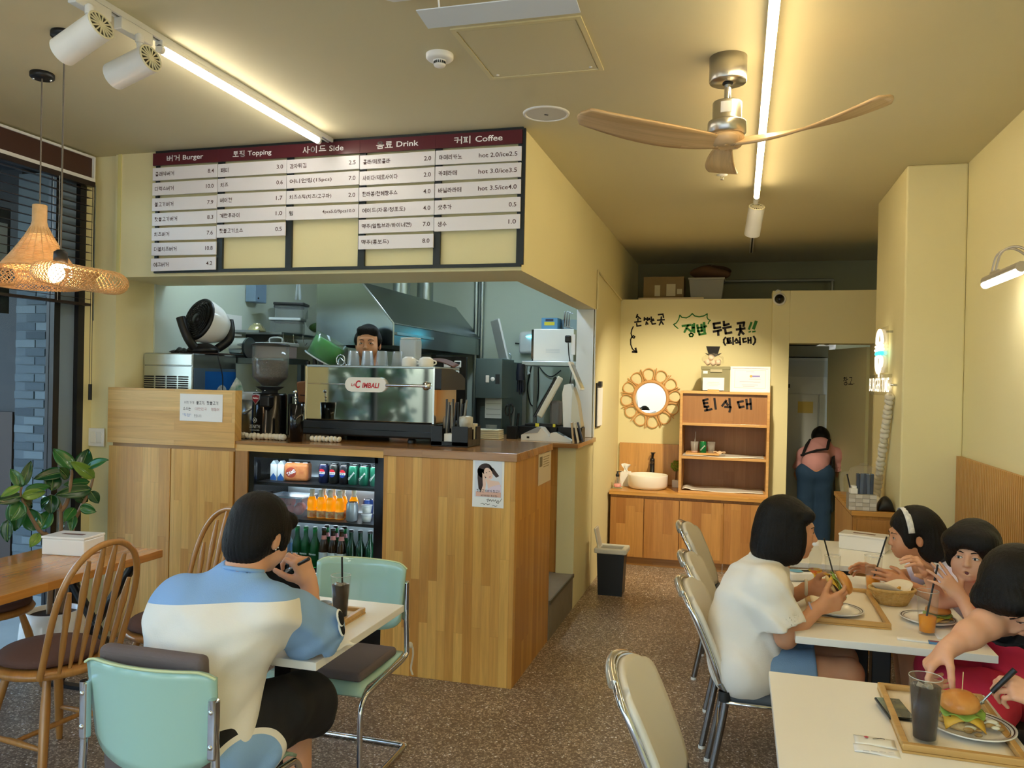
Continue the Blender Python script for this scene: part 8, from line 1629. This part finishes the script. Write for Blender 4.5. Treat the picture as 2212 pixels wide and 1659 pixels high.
# ---- girl with the white hairband
R2 = person('girl with a white hairband in a lavender shirt sipping juice through a straw', (1.0, 4.07, 0)); L2 = Vector(R2.location); m_lav = M('shirt_lavender', 'cfc3e2', .85, var=(7, 'efe9f4', .12)); m_col = M('collar_white', 'ece6e2', .8)
HC = (.775, 4.06, 1.015); HD = frame((-1, -.10, -.14)); hp_, hpt = head(HC, HD, .95, .8)
SN, SF = (.93, 3.945, .835), (.90, 4.19, .84); PEL, CHE, NEK = (1.05, 4.08, .53), (.98, 4.07, .74), (.885, 4.065, .885); HA, HB = (1.05, 4.01, .53), (1.05, 4.15, .53)
EN, WN = (.86, 3.86, .775), (.745, 3.95, .80); EF, WF = (.78, 4.24, .775), (.655, 4.15, .805)
hA = hand(WN, (-.9, .2, .25), (.1, .8, -.4), (-.1, .3, .9), .86, (.18, .2, .25, .3), .06, (.6, .3)); hB = hand(WF, (-.95, -.1, .3), (0, -.7, -.6), (-.1, -.4, .8), .86, (.35, .35, .4, .45), .1, (.6, .5))
skin = torso(PEL, CHE, NEK, SN, SF, HA, HB, .8)+hp_+[cone(NEK, hpt(0, -.035, -.12), .045, .042, .03)]+limb((SN, .036), (EN, .032), (WN, .022))+limb((SF, .036), (EF, .031), (WF, .022))+limb((HA, .07), ((.76, 4.0, .54), .05), ((.80, 4.0, .1), .033), ((.72, 4.0, .035), .028))+limb((HB, .07), ((.76, 4.16, .54), .05), ((.80, 4.16, .1), .033), ((.72, 4.16, .035), .028))+hA+hB
hc = np.array(HC); grow('body', skin, R2, [m_skinw, m_lip], .0085, [(hc-.145, hc+.145, .0033), hbox(WN, (-.9, .2, .25), .9), hbox(WF, (-.95, -.1, .3), .9)]); facebits(R2, hpt, HD, .95, 1.2)
hr = [elli(hpt(0, -.022, .036), (.090, .108, .096), HD), elli(hpt(0, -.08, -.03), (.09, .08, .10), HD, .03), elli(hpt(.0, -.115, -.075), (.085, .06, .06), HD, .03), elli(hpt(.055, -.075, -.06), (.04, .065, .075), HD, .03), elli(hpt(-.055, -.075, -.06), (.04, .065, .075), HD, .03), elli(hpt(.068, .03, .0), (.02, .03, .055), HD, .02), elli(hpt(-.068, .03, .0), (.02, .03, .055), HD, .02), carve(elli(hpt(0, .115, -.04), (.078, .07, .085), HD, .012))]
for sx in (-1, 1): hr.append(carve(elli(hpt(sx*.09, -.008, -.026), (.018, .017, .027), HD, .008)))
grow('hair', hr, R2, m_hair, .0045, (), strands(hpt(0, 0, .1), .0017, 64.))
part('hairband', MB().sheet(lambda u, v: Vector(hpt(.098*math.cos(PI*(.02+.96*u)), .035+.028*(v-.5)-.03*math.sin(PI*u)*0-.01, .015+.112*math.sin(PI*(.02+.96*u))))-L2, 32, 3, .003), M('hairband_white', 'e6e4e0', .7, var=(60, 'c9c9c9', .1)), R2)
slv2 = lambda S, E, r, q=.85: group(limb((S, .055), (Vector(S).lerp(Vector(E), q), r))+[carve(cone(Vector(S).lerp(Vector(E), q*.85), Vector(S).lerp(Vector(E), 1.15), r-.014, r-.01, .01))], [(tuple(Vector(S).lerp(Vector(E), q)), tuple((Vector(E)-Vector(S)).normalized()))], .035)
grow('shirt', [cone(HA, HB, .09, .09, .05), cone(PEL, CHE, .115, .112, .05), cone(SN, SF, .058, .058, .05), cone(CHE, NEK, .085, .055, .05), slv2(SN, EN, .062), slv2(SF, (.80, 4.23, .785), .062), carve(cone(hpt(0, -.03, -.09), hpt(0, .02, .05), .056, .06, .01))], R2, m_lav, .0062, (), wrinkle(.007, 34., 4.))
grow('collar', [elli((.905, 4.065, .87), (.085, .115, .03), frame((-1, 0, .55)), .02), carve(cone((.80, 4.06, .93), (.92, 4.065, .87), .06, .055, .01))], R2, m_col, .005)
part('skirt', MB().sheet(lambda u, v: (-.30+.34*u, -.13+.26*v, .56+.03*math.sin(v*PI)-.06*(1-u)**2), 10, 10, .006), m_lav, R2)
# ---- child in red raising both hands
R3 = person('small child in a red top with a bowl haircut raising both hands', (1.05, 3.5, 0)); L3 = Vector(R3.location); m_redc = M('cloth_red', 'e03a5c', .8, var=(12, 'd22c4c', .3))
HC = (.885, 3.50, 1.045); HD = frame((-.44, -.90, .02)); hp_, hpt = head(HC, HD, .90, 1., mouth=1.)
SN, SF = (.955, 3.395, .86), (.95, 3.60, .865); PEL, CHE, NEK = (1.06, 3.51, .53), (1.01, 3.505, .75), (.95, 3.50, .905); HA, HB = (1.05, 3.45, .53), (1.05, 3.58, .53)
EN, WN = (.875, 3.335, .79), (.822, 3.405, .90); EF, WF = (.80, 3.62, .82), (.735, 3.545, .955)
FN, FF = (-.62, .25, .65), (-.55, -.5, .62)
hA = hand(WN, FN, (-.2, .75, -.4), (.35, .35, .8), .78, (.12, .08, .12, .25), .22, (.9, .2)); hB = hand(WF, FF, (-.75, .1, -.55), (.5, -.6, .5), .78, (.45, .5, .5, .5), .12, (.7, .5))
skin = torso(PEL, CHE, NEK, SN, SF, HA, HB, .7)+hp_+[cone(NEK, hpt(0, -.035, -.12), .042, .04, .03)]+limb((SN, .034), (EN, .031), (WN, .021))+limb((SF, .034), (EF, .03), (WF, .021))+limb((HA, .065), ((.80, 3.40, .55), .048), ((.83, 3.38, .14), .032), ((.76, 3.38, .10), .026))+limb((HB, .065), ((.80, 3.6, .55), .048), ((.83, 3.6, .14), .032), ((.76, 3.6, .1), .026))+hA+hB
hc = np.array(HC); grow('body', skin, R3, [m_skin, m_lip], .008, [(hc-.14, hc+.14, .0032), (np.array(WN)-.10, np.array(WN)+.14, .0025), (np.array(WF)-.12, np.array(WF)+.12, .0025)]); facebits(R3, hpt, HD, .92, 1.35, iris=(.002, 0))
part('mouth', MB().sphere(Vector(hpt(0, .088, -.071))-L3, 1, 12, 0, (.009, .004, .008), Matrix([[float(v) for v in r_] for r_ in HD])), M('mouth_dark', '6a2420', .4), R3)
hr = [elli(hpt(0, -.022, .04), (.096, .112, .10), HD), elli(hpt(0, -.05, -.02), (.09, .08, .085), HD, .03), cone(hpt(-.06, .055, .055), hpt(.06, .055, .055), .046, .046, .03), elli(hpt(.078, .02, -.005), (.022, .04, .055), HD, .02), elli(hpt(-.078, .02, -.005), (.022, .04, .055), HD, .02), carve(elli(hpt(0, .125, -.062), (.074, .085, .088), HD, .01)), carve(cone(hpt(.012, .12, .05), hpt(.02, .1, .015), .004, .014, .006))]
grow('hair', hr, R3, m_hair, .0042, (), strands(hpt(0, 0, .1), .0017, 60.))
grow('top', [cone(HA, HB, .088, .088, .05), cone(PEL, CHE, .11, .10, .05), cone(SN, SF, .055, .055, .05), cone(CHE, NEK, .078, .05, .05), slv2(SN, EN, .06, .55), slv2(SF, EF, .06, .55), carve(cone(hpt(0, -.03, -.09), hpt(0, .02, .05), .052, .058, .01))], R3, m_redc, .006, (), wrinkle(.007, 36., 2.))
grow('skirt', [cone(HA, (.80, 3.36, .56), .085, .085, .05), cone(HB, (.80, 3.6, .56), .085, .085, .05), cone((.92, 3.30, .53), (.86, 3.16, .50), .08, .07, .05), cone((.80, 3.36, .54), (.80, 3.6, .54), .07, .07, .05)], R3, m_redc, .008, (), wrinkle(.005, 30., 5.))
# ---- boy in black leaning over his plate
R4 = person('boy in a black T-shirt bent over his plate with a fork', (1.05, 2.7, 0)); L4 = Vector(R4.location)
HC = (.822, 2.735, 1.075); HD = frame((-.42, -.42, -.72), (-.5, -.3, .6)); hp_, hpt = head(HC, HD, 1.0, .4)
SN, SF = (.93, 2.585, .94), (.88, 2.90, .955); PEL, CHE, NEK = (1.07, 2.70, .56), (1.01, 2.72, .83), (.905, 2.745, .985); HA, HB = (1.06, 2.62, .55), (1.06, 2.79, .55)
EN, WN = (.885, 2.44, .80), (.805, 2.455, .855); EF, WF = (.725, 2.70, .985), (.605, 2.615, .925)
FN, FF = (-.88, .22, .28), (-.72, -.25, -.62)
hA = hand(WN, FN, (.0, .55, -.75), (-.1, .75, .6), .92, (.62, .72, .8, .85), .02, (.4, .8)); hB = hand(WF, FF, (.55, -.1, -.8), (.5, -.75, .0), .92, (.45, .95, 1.0, 1.0), .03, (.45, .9))
skin = torso(PEL, CHE, NEK, SN, SF, HA, HB, .9)+hp_+[cone(NEK, hpt(0, -.035, -.12), .052, .048, .03)]+limb((SN, .042), (EN, .037), (WN, .026))+limb((SF, .042), (EF, .043), (Vector(EF).lerp(Vector(WF), .45), .038), (WF, .0265))+limb((HA, .078), ((.80, 2.60, .56), .055), ((.84, 2.60, .1), .036), ((.75, 2.6, .04), .03))+limb((HB, .078), ((.80, 2.8, .56), .055), ((.84, 2.8, .1), .036), ((.75, 2.8, .04), .03))+hA+hB
hc = np.array(HC); grow('body', skin, R4, [m_skin, m_lip], .0085, [(hc-.15, hc+.15, .0036), hbox(WN, FN), hbox(WF, FF)]); facebits(R4, hpt, HD, 1., .5)
hr = [elli(hpt(0, -.022, .04), (.095, .112, .10), HD), elli(hpt(0, -.06, -.02), (.085, .07, .085), HD, .03), cone(hpt(-.05, .065, .06), hpt(.05, .065, .06), .04, .04, .03), elli(hpt(.072, .015, -.01), (.026, .05, .055), HD, .02), elli(hpt(-.072, .015, -.01), (.026, .05, .055), HD, .02), carve(elli(hpt(0, .12, -.055), (.066, .075, .085), HD, .012))]
grow('hair', hr, R4, m_hair, .0042, (), strands(hpt(0, 0, .1), .0017, 44.))
grow('shirt', [cone(HA, HB, .11, .11, .05), cone(PEL, CHE, .14, .135, .05), cone(SN, SF, .07, .07, .06), cone((1.0, 2.65, .85), (1.0, 2.79, .85), .11, .11, .05), cone(CHE, NEK, .095, .062, .05), slv2(SN, EN, .075, .6), slv2(SF, EF, .075, .6), carve(cone(hpt(0, -.03, -.09), hpt(0, .02, .05), .062, .07, .01))], R4, m_blk, .007, (), wrinkle(.003, 34., 6.))
grow('trousers', [cone(HA, HB, .105, .105, .05), cone(HA, (.80, 2.6, .56), .095, .08, .05), cone(HB, (.80, 2.8, .56), .095, .08, .05), cone((.80, 2.6, .56), (.84, 2.6, .12), .075, .06, .03), cone((.80, 2.8, .56), (.84, 2.8, .12), .075, .06, .03)], R4, m_blk, .009, (), wrinkle(.003, 30., 7.))
fork('black-handled fork the boy pushes into his burger', (.735, 2.475, .925), (.640, 2.485, .80), m_black, .0075)
# ---- cook behind the espresso machine
R5 = person('cook with short black hair standing behind the espresso machine', (-2.52, 5.235, .256)); HC = (-2.515, 5.195, 1.925); HD = frame((.32, -1, -.06)); hp_, hpt = head(HC, HD, 1.06)
SA, SB = (-2.70, 5.22, 1.66), (-2.34, 5.25, 1.66); PEL, CHE, NEK = (-2.52, 5.24, 1.18), (-2.52, 5.24, 1.50), (-2.515, 5.235, 1.74); HA, HB = (-2.61, 5.24, 1.14), (-2.43, 5.24, 1.14)
skin = torso(PEL, CHE, NEK, SA, SB, HA, HB, 1.0)+hp_+[cone(NEK, hpt(0, -.035, -.12), .06, .056, .03)]+limb((SA, .05), ((-2.76, 5.24, 1.40), .042), ((-2.71, 5.16, 1.31), .03))+limb((SB, .05), ((-2.27, 5.27, 1.40), .042), ((-2.22, 5.20, 1.31), .03))+limb((HA, .085), ((-2.62, 5.24, .72), .06), ((-2.62, 5.25, .34), .04), ((-2.62, 5.17, .29), .034))+limb((HB, .085), ((-2.42, 5.24, .72), .06), ((-2.42, 5.25, .34), .04), ((-2.42, 5.17, .29), .034))+hand((-2.71, 5.16, 1.31), (.3, -.8, -.1), (0, 0, -1), (1, .3, 0), 1., (.3, .3, .3, .3))+hand((-2.22, 5.20, 1.31), (-.3, -.8, -.1), (0, 0, -1), (-1, .3, 0), 1., (.3, .3, .3, .3))
hc = np.array(HC); grow('body', skin, R5, [m_skinw, m_lip], .009, [(hc-.155, hc+.155, .0036)]); facebits(R5, hpt, HD, 1.06, .8)
hr = [elli(hpt(0, -.022, .042), (.083, .10, .085), HD), elli(hpt(0, -.055, 0), (.082, .07, .075), HD, .03), cone(hpt(-.04, .05, .078), hpt(.04, .05, .078), .028, .028, .03), elli(hpt(.073, -.005, .01), (.02, .035, .045), HD, .02), elli(hpt(-.073, -.005, .01), (.02, .035, .045), HD, .02), carve(elli(hpt(0, .125, -.035), (.072, .07, .095), HD, .015)), carve(elli(hpt(.088, -.01, -.03), (.02, .025, .035), HD, .008)), carve(elli(hpt(-.088, -.01, -.03), (.02, .025, .035), HD, .008))]
grow('hair', hr, R5, m_hair, .0042, (), strands(hpt(0, 0, .1), .0017, 60.))
grow('shirt', [cone(HA, HB, .115, .115, .05), cone(PEL, CHE, .15, .15, .05), cone(SA, SB, .075, .075, .06), cone((-2.6, 5.24, 1.52), (-2.44, 5.24, 1.52), .12, .12, .05), cone(CHE, NEK, .11, .065, .05), slv2(SA, (-2.76, 5.24, 1.40), .08, .8), slv2(SB, (-2.27, 5.27, 1.40), .08, .8), carve(cone(hpt(0, -.03, -.09), hpt(0, .02, .05), .066, .07, .01))], R5, M('cloth_navy', '1c2430', .85), .009, (), wrinkle(.003, 30., 8.))
grow('trousers', [cone(HA, HB, .11, .11, .05), cone(HA, (-2.62, 5.24, .72), .105, .085, .04), cone((-2.62, 5.24, .72), (-2.62, 5.25, .33), .085, .07, .03), cone(HB, (-2.42, 5.24, .72), .105, .085, .04), cone((-2.42, 5.24, .72), (-2.42, 5.25, .33), .085, .07, .03)], R5, m_blk, .011)
# ---- person bending down in the store room
R6 = person('person in a pink top, apron straps and jeans bending over in the store room', (.74, 8.42, 0)); HC = (.815, 8.80, 1.13); HD = frame((.1, .7, -.75), (0, .7, .7)); hp_, hpt = head(HC, HD, 1.)
PEL, CHE, NEK = (.735, 8.44, .92), (.79, 8.62, 1.045), (.81, 8.72, 1.07); SA, SB = (.65, 8.66, .99), (.95, 8.66, 1.0); HA, HB = (.665, 8.42, .83), (.805, 8.42, .83)
skin = torso(PEL, CHE, NEK, SA, SB, HA, HB, 1.)+hp_+[cone(NEK, hpt(0, -.035, -.12), .055, .05, .03)]+limb((SA, .045), ((.60, 8.72, .78), .038), ((.66, 8.80, .60), .026))+limb((SB, .045), ((1.0, 8.70, .80), .038), ((.98, 8.78, .66), .026))+limb((HA, .09), ((.66, 8.44, .5), .06), ((.66, 8.42, .09), .042), ((.66, 8.54, .04), .035))+limb((HB, .09), ((.81, 8.44, .5), .06), ((.81, 8.42, .09), .042), ((.81, 8.54, .04), .035))+hand((.66, 8.80, .60), (.2, .2, -.9), (1, 0, 0), (0, 1, 0), .95)+hand((.98, 8.78, .66), (-.1, .2, -.9), (-1, 0, 0), (0, 1, 0), .95)
grow('body', skin, R6, m_skinw, .010); grow('hair', [elli(hpt(0, -.02, .04), (.09, .108, .096), HD), elli(hpt(0, -.06, -.02), (.085, .075, .09), HD, .03), elli(hpt(0, -.10, .05), (.04, .045, .04), HD, .02), carve(elli(hpt(0, .12, -.05), (.068, .075, .09), HD, .012))], R6, m_hair, .006)
grow('top', [cone(PEL, CHE, .132, .13, .05), cone(SA, SB, .075, .075, .06), cone(CHE, NEK, .1, .062, .05), slv2(SA, (.60, 8.72, .78), .075, .75), slv2(SB, (1.0, 8.70, .80), .075, .75)], R6, M('cloth_pink', 'd39a9a', .85), .009, (), wrinkle(.003, 30., 9.))
grow('jeans', [cone(HA, HB, .105, .105, .03), cone(HA, (.66, 8.44, .5), .1, .085, .03), cone((.66, 8.44, .5), (.66, 8.42, .07), .085, .075, .03), cone(HB, (.81, 8.44, .5), .1, .085, .03), cone((.81, 8.44, .5), (.81, 8.42, .07), .085, .075, .03)], R6, M('jeans_dark', '24405e', .85, bump=(200, .2)), .009, (), wrinkle(.003, 28., 10.))
L6 = Vector(R6.location)
part('apron_strap', MB().tube([Vector(q)-L6 for q in ((.84, 8.40, 1.075), (.86, 8.50, 1.135), (.88, 8.62, 1.15))], .014, 6), m_blk, R6); part('apron_strap', MB().tube([Vector(q)-L6 for q in ((.60, 8.42, 1.0), (.74, 8.36, 1.06), (.84, 8.39, 1.075))], .012, 6), m_blk, R6); part('apron_strap', MB().tube([Vector(q)-L6 for q in ((.62, 8.45, 1.0), (.66, 8.53, 1.10), (.70, 8.62, 1.145))], .014, 6), m_blk, R6)
part('apron_skirt', MB().sheet(lambda u, v: Vector((.88+.06*u, 8.38+.28*u, 1.0-.55*v))-L6, 6, 6, .006), m_blk, R6)
